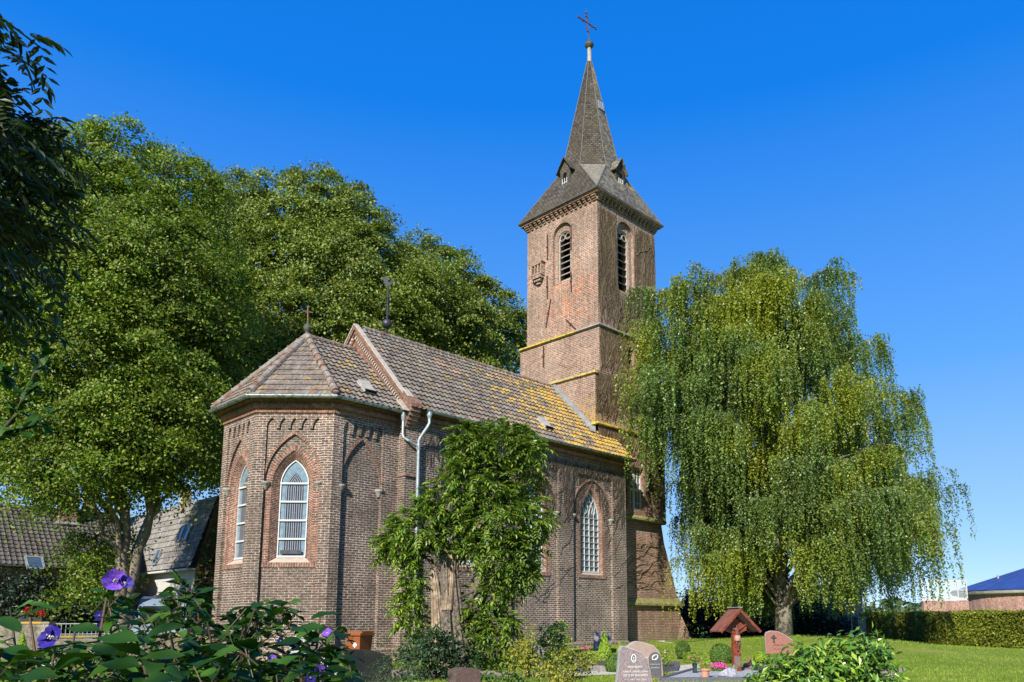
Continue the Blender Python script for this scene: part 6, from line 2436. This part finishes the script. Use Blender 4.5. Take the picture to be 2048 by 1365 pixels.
q.build('lid', BINM, BN)
q = MB()
for s in (-1, 1):
    q2 = MB()
    q2.lathe((0, 0, 0), [(.01, -.03), (.1, -.03), (.1, .03), (.01, .03)], 14)
    q.faces([tuple(Vector(B_(s * .24, -.2, .1)) + n2 * v[0] + Vector((0, 0, v[1])) + a2 * v[2]) for v in q2.v], q2.f)
q.build('wheels', RUB, BN)
q = MB()
q.obox(B_(.07, .256, .66), a2 + Vector((0, 0, 1)), -a2 + Vector((0, 0, 1)), n2, .055, .055, .004)
lb = q.build('label', M('white_sticker', (.7, .7, .7), (.6, .6, .6), 20, .5), BN)
q = MB()
for k_ in range(4):
    q.obox(B_(.07 + .022 * (k_ % 2) - .011, .262, .70 - .024 * k_), a2, (0, 0, 1), n2, .016, .005, .003)
q.build('symbol', DIRON, lb)
q = MB()
for u in (-.1, .13):
    q.obox(B_(u, .252, .5), a2, (0, 0, 1), n2, .035, .035, .004)
q.build('blue_patch', M('blue_patch', (.05, .08, .3), (.04, .06, .22), 5, .6), BN)
fs = gp(748, 21.4)
HP = thing('covered_heap', 'low heap under crumpled black plastic right of the bin', 'heap', tuple(fs))
bm = bmesh.new()
bmesh.ops.create_grid(bm, x_segments=26, y_segments=22, size=1)
for v in bm.verts:
    x, y = v.co.x, v.co.y
    h = max(0, 1 - math.hypot(x, y) ** 1.6)
    z = .42 * h + .05 * h ** .3 * (math.sin(9 * x + 4 * y) + math.sin(13 * y - 6 * x + 2) * .7)
    v.co = fs + RT * (x * .55) + FH * (y * .5) + Vector((0, 0, max(-.01, z)))
me = bpy.data.meshes.new('sheet')
bm.to_mesh(me)
bm.free()
link('sheet', me, M('black_plastic_sheet', (.03, .032, .04), (.05, .052, .06), 6, .25), HP)

# weathered wooden grave house at the far left
fg = gp(70, 16.0)
GH = thing('grave_post', 'weathered red brown wooden posts with a grey slab at the lower left', 'grave marker', tuple(fg))
q = MB()
for u, h, wd in ((-.13, .58, .05), (.16, .44, .055)):
    q.tube([fg + RT * (u - .03) + Vector((0, 0, 0)), fg + RT * u + Vector((0, 0, h * .6)), fg + RT * (u + .04) + Vector((0, 0, h))], [wd * 1.3, wd, wd * .9], 8)
q.tube([fg + RT * -.12 + Vector((0, 0, .56)), fg + RT * .05 + Vector((0, 0, .62)), fg + RT * .12 + Vector((0, 0, .6))], [.05, .06, .04], 8)
q.build('posts', M('weathered_red_wood', (.27, .085, .035), (.16, .05, .025), 10, .8, bmp=.6), GH)
q = MB()
q.obox(fg + RT * .2 + Vector((0, 0, .47)), RT + Vector((0, 0, -.12)), FH + Vector((0, 0, .15)), (0, 0, 1), .14, .14, .015)
q.build('slab', M('pale_slate_slab', (.5, .53, .57), (.4, .43, .47), 9, .4), GH)

# ------------------------------------------------------------------ stump with climber
fst = gp(893, 21.5)
ST = thing('tree_stump', 'tall broken pollarded trunk with torn pale wood and grey bark', 'tree stump', tuple(fst))
WOODP = M('torn_pale_wood', (.30, .215, .135), (.15, .11, .075), 9, .9, bmp=1.0, bscale=22, c3=(.38, .30, .21), s3=5)
BARK_S = M('furrowed_grey_bark', (.20, .165, .13), (.05, .04, .032), 13, .95, bmp=1.0, bscale=26)


def trunk_mesh(base, pts, rad, m, name, seed, n=60, rag=.12):
    rr = random.Random(seed)
    mb = MB()
    i0 = 0
    ph = [rr.uniform(0, 6) for _ in range(5)]
    K = len(pts)
    for k_, (p, ra) in enumerate(zip(pts, rad)):
        for j in range(n):
            t = 2 * math.pi * j / n
            f = 1 + .10 * math.sin(3 * t + ph[0]) + .08 * math.sin(5 * t + ph[1] + k_ * .3) + .07 * math.sin(9 * t + ph[2] + .2 * k_) + .08 * math.sin(15 * t + ph[3] + k_ * .6)
            z = (rag * (math.sin(2 * t + ph[4]) + .6 * math.sin(5 * t) + .5 * rr.uniform(-1, 1)) if k_ == K - 1 else 0)
            mb.v.append(tuple(Vector(p) + (RT * math.cos(t) + FH * math.sin(t)) * ra * f + Vector((0, 0, z))))
    for k_ in range(K - 1):
        for j in range(n):
            mb.f.append((k_ * n + j, k_ * n + (j + 1) % n, (k_ + 1) * n + (j + 1) % n, (k_ + 1) * n + j))
            mb.uv.append(None)
    mb.v.append(tuple(Vector(pts[-1]) - Vector((0, 0, .15))))
    for j in range(n):
        mb.f.append(((K - 1) * n + j, (K - 1) * n + (j + 1) % n, K * n))
        mb.uv.append(None)
    return mb.build(name, m, ST)


zf = lambda py, D=21.5: 1.337 + (1240 - py) * D / 1578
up_ = lambda px, z: fst + RT * ((px - 893) * 21.5 / 1578) + Vector((0, 0, z))
trunk_mesh(fst, [up_(905, 0), up_(905, .5), up_(900, 1.1), up_(897, 1.8), up_(893, 2.6), up_(895, 3.0), up_(896, zf(1108))], [.50, .40, .33, .29, .25, .22, .20], BARK_S, 'bark_trunk', 3, rag=.08)
trunk_mesh(fst, [up_(876, .6) - FH * .28, up_(873, 1.4) - FH * .25, up_(868, 2.2) - FH * .22, up_(862, zf(1135)) - FH * .2], [.17, .14, .11, .06], WOODP, 'torn_wood', 4, 40, .12)
trunk_mesh(fst, [up_(893, 1.6) - FH * .24, up_(897, 2.4) - FH * .14, up_(897, zf(1112)) - FH * .1], [.13, .13, .11], WOODP, 'torn_wood', 5, 40, .06)
trunk_mesh(fst, [up_(945, .0) + FH * .2, up_(950, 1.2) + FH * .2, up_(955, 2.5) + FH * .2, up_(957, 3.2) + FH * .2], [.3, .24, .2, .12], BARK_S, 'side_trunk', 6, 18, .1)

LEAF_W = leaf_mat('climber_leaf', (0.05, 0.11, 0.010), (0.12, 0.20, 0.02), .3, rough=.4, yellow=(.26, .33, .04), spec=.4)
WI = thing('trumpet_climber', 'big green climber with feathery leaves growing over the broken stump', 'climber', tuple(fst))
WB = [(935, 905, .55), (1000, 895, .75), (960, 960, .85), (1040, 960, .62), (1060, 900, .35), (905, 1000, .75), (990, 1030, .95), (1055, 1040, .55), (840, 1055, .72), (910, 1070, .6), (1000, 1110, .75), (1045, 1100, .45), (800, 1085, .5), (850, 1120, .42), (775, 1090, .22), (1040, 1150, .38), (990, 1180, .4), (830, 1160, .42), (815, 1210, .3), (930, 870, .28), (1040, 875, .22), (960, 1230, .35), (1000, 1250, .42), (840, 1240, .4), (905, 1180, .22), (980, 1290, .5)]
r = np.random.default_rng(61)
PF, DF = [], []
wt_ = MB()
for px, py, rad in WB:
    c = at(px, py, 21.3 + r.normal() * .25)
    top_ = up_(905 + random.uniform(-15, 40), min(3.0, max(.8, c.z - .8)))
    wt_.tube(wander(top_, c, 6, .15), [.05, .042, .035, .03, .022, .016, .008], 5)
    n = int(310 * rad ** 1.6) + 26
    d = unit(n, r)
    rr_ = rad * (.35 + .72 * r.random(n) ** .6) * (1 + .25 * (r.random(n) < .1))
    for k_ in range(n):
        p = np.array(tuple(c)) + d[k_] * rr_[k_] * np.array([1, 1, .9])
        lat_ = (Vector(p) - fst).dot(RT)
        if -.72 < lat_ < .32 and p[2] < 3.1 and (Vector(p) - fst).dot(FH) < .2:
            continue      # the torn trunk stays bare
        PF.append(p)
        DF.append(d[k_] * .8 + r.normal(size=3) * .45 + np.array([0, 0, .15]))
wt_.build('stems', BARK_D, WI)
C_, N_, A_2 = fronds(PF, DF, .33, 4, .06, .36, 5, curve=.45)
N_ = N_ + np.array([0, 0, .5])
leaflets('foliage', C_, N_, A_2, .074, .38, LEAF_W, WI)

# ------------------------------------------------------------------ right: hedge, gate, round building, conservatory
h0, h1 = gp(1722, 51), gp(2300, 30.5)
HG = thing('hedge', 'long clipped hornbeam hedge along the back of the lawn', 'hedge', tuple((h0 + h1) / 2))
d = (h1 - h0).normalized()
nh = Vector((-d.y, d.x, 0))
if nh.dot(FH) > 0:
    nh = -nh
ln = (h1 - h0).length
r = np.random.default_rng(8)
n = 60000
u = r.random(n) ** .8 * ln
u = ln - u
top = r.random(n) < .25
v = r.random(n) * 1.75
wv_ = (r.random(n) * .9)
dp_ = .07 * r.normal(size=n) + .06 * np.sin(u * 2.1) + .05 * np.sin(u * .7 + 1)
HTp = 1.72 + .03 * np.sin(u * 1.3) + .04 * r.normal(size=n)
base = np.array(tuple(h0)) + np.outer(u, np.array(d))
P = np.where(top[:, None], base + np.outer(-wv_, np.array(nh)) + np.outer(HTp, [0, 0, 1.]), base + np.outer(dp_, np.array(nh)) + np.outer(np.minimum(v, HTp), [0, 0, 1.]))
N = np.where(top[:, None], np.array([0, 0, 1.]), np.array(nh) + np.array([0, 0, .35])) + r.normal(size=(n, 3)) * .55
quad_leaves('foliage', P, N, .055 * (.6 + .8 * r.random(n)), .62, LEAF_HED, HG, fold=.1)
q = MB()
q.obox((h0 + h1) / 2 - nh * .5 + Vector((0, 0, .8)), d, nh, (0, 0, 1), ln / 2, .38, .8)
q.build('inner_branches', M('hedge_inner', (.02, .028, .008), (.03, .035, .012), 14, .95, bmp=.8), HG)

RB = brick_mat('round_wall_brick', (0.36, 0.15, 0.10), (0.26, 0.11, 0.08), (0.62, 0.55, 0.48), (0.38, 0.22, 0.17), w_=.26, h_=.085, stain_amt=.4)
BLR = M('blue_sheet_roof', (0.022, 0.045, 0.17), (0.03, 0.06, 0.21), 1.2, .45, spec=.4)
D0 = 60.0
rad = 6.2
cB = gp(1942 + rad * 1578 / D0, D0)
RBD = thing('round_building', 'round brick building with a low blue cone roof beyond the hedge', 'building', tuple(cB))
q = MB()
n = 56
ring = [(cB.x + rad * math.cos(2 * math.pi * i / n), cB.y + rad * math.sin(2 * math.pi * i / n)) for i in range(n)]
for i in range(n):
    a, b = ring[i], ring[(i + 1) % n]
    u0 = i * 2 * math.pi * rad / n
    u1 = (i + 1) * 2 * math.pi * rad / n
    q.face([(*a, 0), (*b, 0), (*b, 3.25), (*a, 3.25)], [(u0, 0), (u1, 0), (u1, 3.25), (u0, 3.25)])
q.build('wall', RB, RBD)
q = MB()
q.lathe(cB, [(rad + .01, 3.18), (rad + .35, 3.25), (rad + .45, 3.42), (rad + .1, 3.5)], 56)
q.build('eaves', WALLW, RBD)
q = MB()
q.lathe(cB, [(rad + .47, 3.44), (rad + .50, 3.5), (.05, 5.7)], 28)
q.build('roof', BLR, RBD)
q = MB()
for i in range(28):
    a = 2 * math.pi * i / 28
    q.tube([cB + Vector(((rad + .45) * math.cos(a), (rad + .45) * math.sin(a), 3.53)), cB + Vector((.1 * math.cos(a), .1 * math.sin(a), 5.71))], .03, 4)
q.build('roof_rib', M('blue_roof_rib', (.035, .065, .2), (.03, .055, .17), 4, .4), RBD)
q = MB()
q.tube([cB + Vector((-rad * .6 * RT.x, -rad * .6 * RT.y, 4.3)), cB + Vector((-rad * .6 * RT.x, -rad * .6 * RT.y, 4.75))], .08, 8)
q.build('roof_vent', LEAD, RBD)
k0, k1 = gp(1850, 58), gp(1941, 58)
CS = thing('glazed_screen', 'white glazed wind screen frame on a brick base left of the round building', 'glass screen', tuple((k0 + k1) / 2))
dd = (k1 - k0).normalized()
nn_ = Vector((dd.y, -dd.x, 0))
zz = lambda py: 1.337 + (1240 - py) * 58 / 1578
q = MB()
q.obox((k0 + k1) / 2 + Vector((0, 0, zz(1203) / 2)), dd, nn_, (0, 0, 1), (k1 - k0).length / 2, .15, zz(1203) / 2)
q.build('base_wall', RB, CS)
q = MB()
for z, hgt in ((zz(1199), .22), (zz(1181), .07), (zz(1163), .12)):
    q.bar(k0 + Vector((0, 0, z)), k1 + Vector((0, 0, z)), .08, hgt)
for i in range(6):
    p = k0.lerp(k1, i / 5)
    q.bar(p + Vector((0, 0, zz(1207))) + nn_ * .012, p + Vector((0, 0, zz(1160))) + nn_ * .012, .09, .07, up=tuple(dd))
q.build('frame', WALLW, CS)
q = MB()
q.obox((k0 + k1) / 2 + Vector((0, 0, zz(1181))), dd, nn_, (0, 0, 1), (k1 - k0).length / 2, .01, (zz(1163) - zz(1200)) / 2)
m, nt, b = newmat('clear_screen_glass')
b.inputs['Base Color'].default_value = (.8, .9, .95, 1)
b.inputs['Alpha'].default_value = .12
b.inputs['Roughness'].default_value = .05
q.build('pane', m, CS)
# purple grey shed behind the birch, gate and pillar
g0 = gp(1640, 50)
SH = thing('shed', 'purple grey shed wall behind the birch and iron gate', 'shed', tuple(g0))
q = MB()
sp0, sp1 = gp(1638, 52), gp(1712, 52)
q.obox((sp0 + sp1) / 2 + Vector((0, 0, 1.7)), sp1 - sp0, FH, (0, 0, 1), (sp1 - sp0).length / 2, 1.5, 1.7)
q.build('wall', M('mauve_render', (.30, .26, .28), (.24, .21, .23), 3, .9), SH)
q = MB()
q.obox(sp0.lerp(sp1, .35) - FH * 1.52 + Vector((0, 0, 1.1)), sp1 - sp0, FH, (0, 0, 1), .35, .03, 1.1)
q.build('door', M('maroon_door', (.13, .06, .06), (.09, .04, .045), 5, .6), SH)
q = MB()
q.obox((sp0 + sp1) / 2 + Vector((0, 0, 3.48)), sp1 - sp0, FH, (0, 0, 1), (sp1 - sp0).length / 2 + .2, 1.75, .08)
q.build('roof', GR_D, SH)
GT = thing('iron_gate', 'black iron bar gate between the birch and the hedge', 'gate', tuple(gp(1680, 46)))
q = MB()
a, b = gp(1650, 46), gp(1708, 46)
for z in (.25, 1.45):
    q.bar(a + Vector((0, 0, z)), b + Vector((0, 0, z)), .04, .05)
q.build('rail', DIRON, GT)
q = MB()
for i in range(12):
    p = a.lerp(b, i / 11)
    q.bar(p, p + Vector((0, 0, 1.5)), .03, .03, up=(1, 0, 0))
q.build('bars', DIRON, GT)
a = gp(1706, 45.6)
PP = thing('metal_pole', 'slim blue grey pole leaning beside the iron gate', 'pole', tuple(a))
q = MB()
q.tube([a, a + Vector((-.08, 0, 2.6))], .05, 8)
q.lathe(a, [(.09, 0), (.09, .06), (.05, .07)], 8)
q.build('shaft', ZINC, PP)
a = gp(1722, 46)
GPI = thing('gate_pillar', 'square yellow brick gate pillar at the end of the hedge', 'pillar', tuple(a))
q = MB()
q.obox(a + Vector((0, 0, .7)), d, nh, (0, 0, 1), .24, .24, .7)
q.build('shaft', brick_mat('yellow_brick', (.42, .34, .22), (.32, .26, .17), (.4, .36, .3), (.25, .21, .15)), GPI)
q = MB()
q.obox(a + Vector((0, 0, 1.44)), d, nh, (0, 0, 1), .28, .28, .05)
q.build('cap', STONE, GPI)

# far trees along the horizon
FAR = leaf_mat('far_wood_leaf', (0.05, 0.085, 0.03), (0.08, 0.12, 0.04), .2)
r = np.random.default_rng(88)
Ps, Ns = [], []
for px in np.arange(-500, 2700, 22):
    D = 260 + 60 * r.random()
    c = np.array(tuple(gp(px, D)))
    hgt = 5.5 + 3.5 * r.random() + (3 if px < 1300 else 0)
    n = 170
    dd_ = unit(n, r)
    Ps.append(c + dd_ * np.array([4.5, 4.5, hgt * .55]) + np.array([0, 0, hgt * .45]))
    Ns.append(dd_ + r.normal(size=(n, 3)) * .5 + np.array([0, 0, .4]))
P, N = np.concatenate(Ps), np.concatenate(Ns)
o = quad_leaves('far_wood', P, N, 1.0 * (.6 + .8 * r.random(len(P))), .8, FAR, None)
tag(o, 'hazy line of distant trees along the horizon', 'wood', kind='stuff')

# ------------------------------------------------------------------ grass
GRM = leaf_mat('grass_blade', (0.13, 0.235, 0.014), (0.23, 0.35, 0.03), .35, rough=.6, yellow=(.40, .40, .10), spec=.2)
r = np.random.default_rng(17)


def grass(name, label, n, pxr, Dr, hgt, wd, seed, holes=()):
    r = np.random.default_rng(seed)
    px = r.uniform(*pxr, n)
    iD = r.uniform(1 / Dr[1], 1 / Dr[0], n)
    D = 1 / iD
    lat = (px - PX0) * D / 1578 * 1.0
    X = CAM.x + FH.x * D + RT.x * lat
    Y = CAM.y + FH.y * D + RT.y * lat
    ok = np.ones(n, bool)
    for poly in holes:
        pts = [gp(*q) for q in poly]
        ins = np.zeros(n, bool)
        for i in range(len(pts)):
            a, b = pts[i], pts[i - 1]
            c = ((a.y > Y) != (b.y > Y)) & (X < (b.x - a.x) * (Y - a.y) / (b.y - a.y + 1e-9) + a.x)
            ins ^= c
        ok &= ~ins
    X, Y, D = X[ok], Y[ok], D[ok]
    n = len(X)
    Z = np.array([gz(x, y) for x, y in zip(X, Y)])
    a = r.random(n) * 6.283
    h = hgt * (.5 + r.random(n))
    w_ = wd * (D / 17) * (.7 + .6 * r.random(n))
    lean = r.normal(size=(n, 2)) * h[:, None] * .45
    V = np.empty((n, 3, 3))
    V[:, 0] = np.stack([X - np.cos(a) * w_, Y - np.sin(a) * w_, Z - .005], 1)
    V[:, 1] = np.stack([X + np.cos(a) * w_, Y + np.sin(a) * w_, Z - .005], 1)
    V[:, 2] = np.stack([X + lean[:, 0], Y + lean[:, 1], Z + h], 1)
    me = bpy.data.meshes.new(name)
    me.from_pydata(V.reshape(-1, 3).tolist(), [], np.arange(3 * n).reshape(n, 3).tolist())
    tag(link(name, me, GRM), label, 'grass', kind='stuff')


HO = [[(1120, 18.9), (1420, 20.9), (1420, 24.4), (1300, 22.4), (1120, 20.6)], [(1310, 37), (1340, 33.6), (1480, 36.5), (1480, 41)], [(1650, 17.5), (1770, 17.6), (1815, 21.6), (1700, 25)],
      [(1318, 17.3), (1545, 17.6), (1530, 20.8), (1385, 20.6)], [(1158, 21.0), (1218, 20.6), (1255, 24.2), (1150, 25.2)], [(1295, 19.6), (1352, 20.8), (1356, 23.2), (1296, 22.6)], [(1490, 21.4), (1565, 21.4), (1580, 24.5), (1500, 24.5)], [(640, 19), (1100, 18.5), (1100, 20.5), (640, 22)]]
grass('grass', 'short mown grass of the churchyard lawn', 150000, (380, 2120), (11, 46), .045, .006, 1, HO)

# ------------------------------------------------------------------ flowering shrub close in front, in the shade of the ash
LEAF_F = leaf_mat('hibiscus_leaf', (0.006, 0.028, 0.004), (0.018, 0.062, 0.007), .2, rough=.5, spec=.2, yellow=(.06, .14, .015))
STEM_F = M('green_brown_stem', (.07, .075, .035), (.10, .045, .03), 9, .7)
LILAC = M('lilac_petal', (.20, .07, .50), (.14, .05, .40), 60, .6, c3=(.26, .10, .55), s3=120)
BLUE = M('deep_blue_petal', (.035, .018, .26), (.022, .012, .18), 60, .6)
fsh = pos_fd(-1.0, 1.9, 0)
FS = thing('hibiscus_shrub', 'dark large leaved shrub with purple blue flowers filling the left foreground', 'shrub', tuple(fsh))
rf_ = random.Random(12)
LV, LF = [], []


def big_leaf(tip_dir, base, ln, wd, nrm, fold=.22, curl=.35):
    """leaf blade as a 7 x 5 grid with a folded midrib, wavy rim and curled tip"""
    d = Vector(tip_dir).normalized()
    n = Vector(nrm)
    n = (n - d * n.dot(d)).normalized()
    b = d.cross(n)
    i0 = len(LV)
    ph = rf_.uniform(0, 6)
    W_ = [0.03, .62, .95, 1.0, .82, .48, .02]
    for i, wi in enumerate(W_):
        t = i / 6
        for j in (-1, -.5, 0, .5, 1):
            p = Vector(base) + d * (ln * (t - .06 * abs(j) * (1 - t))) + b * (j * wi * wd) + n * (abs(j) * wi * wd * fold + .03 * ln * math.sin(ph + 7 * t + 2 * j) * abs(j) - curl * ln * t * t * .5)
            LV.append(tuple(p))
    for i in range(6):
        for j in range(4):
            a = i0 + i * 5 + j
            LF.append((a, a + 1, a + 6, a + 5))


def pleaf(x0, y0, x1, y1, D, wpx, up=(0, 0, 1), tilt=0.0, dD=0.0):
    """leaf from photo point x0,y0 (stalk) to x1,y1 (tip), D metres ahead"""
    a, b = at(x0, y0, D), at(x1, y1, D + dD)
    n = Vector(up) * (1 - abs(tilt)) - FH * .55 + RT * tilt
    big_leaf(b - a, a, (b - a).length, wpx * D / 1578 * .5, n)


for q in ((273, 1283, 183, 1262, 1.7, 46), (292, 1276, 358, 1240, 1.7, 44), (283, 1318, 370, 1300, 1.65, 44), (274, 1334, 196, 1316, 1.6, 46), (288, 1364, 352, 1352, 1.5, 40), (586, 1262, 646, 1246, 1.9, 30), (624, 1236, 678, 1218, 2.0, 22),
          (484, 1316, 536, 1302, 1.8, 28), (544, 1296, 592, 1284, 1.9, 24), (597, 1300, 662, 1318, 1.8, 30), (552, 1340, 592, 1306, 1.8, 34), (398, 1186, 446, 1170, 2.3, 18), (534, 1206, 590, 1200, 2.3, 12), (455, 1225, 478, 1260, 2.1, 22), (505, 1222, 490, 1262, 2.1, 20), (525, 1215, 560, 1240, 2.2, 18), (480, 1215, 440, 1232, 2.2, 18), (576, 1225, 603, 1232, 2.1, 15),
          (200, 1262, 130, 1248, 1.9, 30), (160, 1320, 88, 1342, 1.7, 36), (110, 1355, 30, 1338, 1.6, 36), (60, 1310, 5, 1290, 1.8, 34), (40, 1262, -10, 1225, 1.9, 32), (30, 1222, 62, 1196, 2.0, 24), (60, 1207, 108, 1211, 2.1, 14), (190, 1290, 240, 1318, 1.8, 40), (262, 1225, 220, 1212, 2.0, 24), (255, 1200, 282, 1184, 2.1, 14), (225, 1200, 190, 1196, 2.1, 18), (228, 1205, 250, 1225, 2.1, 18), (640, 1345, 690, 1332, 1.8, 26), (660, 1362, 712, 1340, 1.8, 26), (640, 1322, 682, 1330, 1.9, 22), (600, 1345, 560, 1368, 1.7, 34), (420, 1330, 372, 1312, 1.75, 34), (400, 1352, 452, 1336, 1.7, 34), (470, 1345, 520, 1362, 1.7, 34), (330, 1340, 378, 1352, 1.6, 34)):
    pleaf(*q, tilt=rf_.uniform(-.3, .3), dD=rf_.uniform(-.03, .05))


def shrub_top(px):
    return float(np.interp(px, [-60, 40, 110, 200, 240, 300, 360, 430, 480, 540, 600, 680, 740], [1205, 1235, 1280, 1250, 1230, 1265, 1240, 1270, 1250, 1250, 1275, 1282, 1350]))


stem_roots = [pos_fd(l, dd, .35) for l, dd in ((-1.45, 1.7), (-1.1, 1.8), (-.8, 1.9), (-.55, 2.0), (-1.3, 2.2), (-.9, 2.3))]
FST = MB()
tips_ = [(215, 1185, 1.95), (500, 1212, 2.15), (640, 1235, 1.95), (335, 1235, 1.9), (60, 1235, 1.9), (110, 1295, 1.75), (415, 1245, 2.2), (560, 1262, 2.0), (375, 1180, 2.7), (345, 1205, 2.7), (20, 1215, 2.1), (270, 1270, 1.75), (455, 1290, 1.9), (600, 1300, 1.9), (150, 1265, 2.1), (300, 1300, 1.7), (670, 1300, 1.95), (700, 1330, 1.9)]
for px, py, D in tips_:
    e = at(px, py, D)
    b = min(stem_roots, key=lambda p: (p - e).length)
    pts = wander(b, e, 7, .05, rf_)
    FST.tube(pts, [.011, .0095, .008, .007, .006, .005, .004, .0025], 6)
    for k_ in range(11):
        i = rf_.randint(2, 6)
        p = pts[i].lerp(pts[i + 1], rf_.random())
        a = rf_.uniform(0, 6.28)
        dr = Vector((math.cos(a), math.sin(a), rf_.uniform(-.25, .45)))
        ln = rf_.uniform(.055, .11)
        FST.tube([p, p + dr * .035], .0022, 4)
        big_leaf(dr, p + dr * .035, ln, ln * rf_.uniform(.2, .32), (rf_.uniform(-.3, .3), rf_.uniform(-.3, .3), 1), curl=rf_.uniform(.1, .7))
for k_ in range(430):
    px = rf_.uniform(-60, 720)
    t = shrub_top(px) + 28
    py = t + (1400 - t) * rf_.random() ** .65
    D = rf_.uniform(1.7, 3.4)
    p = at(px, py, D)
    a = rf_.uniform(0, 6.28)
    dr = Vector((math.cos(a), math.sin(a), rf_.uniform(-.5, .3)))
    ln = rf_.uniform(.05, .105)
    big_leaf(dr, p, ln, ln * rf_.uniform(.2, .36), (rf_.uniform(-.4, .4), rf_.uniform(-.4, .4), 1), curl=rf_.uniform(.1, .7))
for cx_, cy_, rx_, ry_, D, n_ in ((365, 1215, 45, 45, 2.6, 90), (545, 1235, 60, 35, 2.3, 75), (495, 1250, 35, 40, 2.2, 50), (430, 1265, 60, 30, 2.4, 60), (640, 1290, 60, 45, 2.0, 70), (120, 1330, 130, 40, 2.0, 90), (330, 1320, 130, 45, 1.9, 110), (520, 1335, 120, 40, 1.9, 110), (230, 1215, 30, 35, 2.0, 34), (290, 1250, 50, 30, 2.4, 50)):
    for k_ in range(n_):
        t, q = rf_.uniform(0, 6.28), rf_.random() ** .5
        p = at(cx_ + rx_ * q * math.cos(t), cy_ + ry_ * q * math.sin(t), D + rf_.uniform(-.25, .35))
        a = rf_.uniform(0, 6.28)
        dr = Vector((math.cos(a), math.sin(a), rf_.uniform(-.5, .6)))
        ln = rf_.uniform(.03, .065)
        big_leaf(dr, p, ln, ln * rf_.uniform(.18, .34), (rf_.uniform(-.5, .5), rf_.uniform(-.5, .5), 1), curl=rf_.uniform(.1, .8))
        if rf_.random() < .35:
            FST.tube([p - dr * .04 - Vector((0, 0, .04)), p], .0016, 4)
# thin leafy shoot in front of the van, and twigs reaching up at the far left
for pts_ in ([(365, 1260, 2.7), (372, 1215, 2.7), (385, 1185, 2.7), (350, 1160, 2.7)], [(400, 1265, 2.6), (395, 1220, 2.6), (420, 1195, 2.6)], [(-30, 900, 2.4), (30, 830, 2.5), (80, 720, 2.6), (128, 655, 2.6)], [(-30, 890, 2.4), (50, 860, 2.4), (110, 822, 2.5)], [(-40, 760, 2.3), (5, 742, 2.4), (22, 760, 2.4)]):
    P_ = [at(*q) for q in pts_]
    FST.tube(P_, [.004, .003, .0025, .0015][:len(P_)] if len(P_) == 4 else [.004, .0025, .0015], 5)
    for a, b in zip(P_, P_[1:]):
        m_ = int((b - a).length / .006)
        for i in range(m_):
            p = a.lerp(b, i / m_)
            an = rf_.uniform(0, 6.28)
            dr = (b - a).normalized() * .5 + RT * math.cos(an) + Vector((0, 0, math.sin(an) * .8)) + FH * rf_.uniform(-.5, .5)
            ln = rf_.uniform(.035, .07)
            if rf_.random() < .75:
                big_leaf(dr, p, ln, ln * rf_.uniform(.2, .3), (rf_.uniform(-.4, .4), -.3, 1))
FST.build('stems', STEM_F, FS)
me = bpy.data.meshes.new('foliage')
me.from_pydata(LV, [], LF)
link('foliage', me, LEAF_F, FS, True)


def hibiscus(px, py, D, rad, m, face, seed, half=1.0):
    """five overlapping rounded petals round a pale column"""
    rr = random.Random(seed)
    c = at(px, py, D)
    n = Vector(face).normalized()
    a = n.cross(Vector((0, 0, 1))).normalized()
    b = a.cross(n)
    q = MB()
    for k_ in range(5):
        t0 = k_ * 2 * math.pi / 5 + rr.uniform(-.1, .1)
        rows = []
        for i, (rr_, hw_) in enumerate(((.08, .2), (.35, .5), (.65, .68), (.9, .66), (1.0, .42))):
            row = []
            for j in range(-3, 4):
                t = t0 + hw_ * half * j / 3 * (1.25 if i < 3 else 1.1)
                r2 = rad * rr_ * (1 - .05 * abs(j) / 3) * (1 + .04 * math.sin(9 * t + seed))
                h = rad * (.35 * (1 - rr_ ** 2) * -1 + (1.3 - half) * .9 * rr_ + .05 * math.sin(5 * t + i) + .012 * k_)
                row.append(c + (a * math.cos(t) + b * math.sin(t)) * r2 * (half ** .6) + n * h)
            rows.append(row)
        for i in range(4):
            for j in range(6):
                q.face([rows[i][j], rows[i][j + 1], rows[i + 1][j + 1], rows[i + 1][j]])
    o = q.build('flower', m, FS, smooth=True)
    s = MB()
    s.tube([c - n * rad * .3, c + n * rad * .1, c + n * rad * .35], [rad * .07, rad * .08, rad * .05], 7)
    for k_ in range(12):
        s.ball(c + n * rad * (.05 + .28 * rr.random()) + (a * rr.uniform(-1, 1) + b * rr.uniform(-1, 1)) * rad * .13, rad * .04, 6)
    s.build('stamen', M('cream_stamen', (.7, .62, .42), (.6, .5, .3), 9, .7) if 'cream_stamen' not in MATS else MATS['cream_stamen'], o)


hibiscus(230, 1162, 1.95, .029, LILAC, -FH + RT * .35 + Vector((0, 0, .25)), 1)
hibiscus(249, 1168, 1.92, .022, BLUE, -FH * .6 + RT * .7 + Vector((0, 0, .5)), 2, .75)
hibiscus(105, 1277, 1.75, .030, BLUE, -FH + RT * -.2 + Vector((0, 0, .4)), 3, .9)
hibiscus(98, 1272, 1.76, .02, BLUE, -FH + RT * -.6 + Vector((0, 0, .7)), 9, .8)
for k_, (px, py, D, r_, m) in enumerate(((656, 1268, 1.95, .015, LILAC), (592, 1291, 1.9, .018, BLUE), (562, 1283, 1.95, .011, BLUE), (640, 1342, 1.8, .014, LILAC), (622, 1356, 1.8, .014, BLUE), (310, 1345, 1.7, .007, BLUE), (636, 1312, 1.9, .011, BLUE), (200, 1232, 2.0, .014, BLUE), (204, 1250, 2.0, .012, BLUE), (545, 1318, 1.85, .010, LILAC))):
    hibiscus(px, py, D, r_, m, -FH + RT * rf_.uniform(-.6, .6) + Vector((0, 0, rf_.uniform(0, .7))), 20 + k_, rf_.uniform(.65, 1))
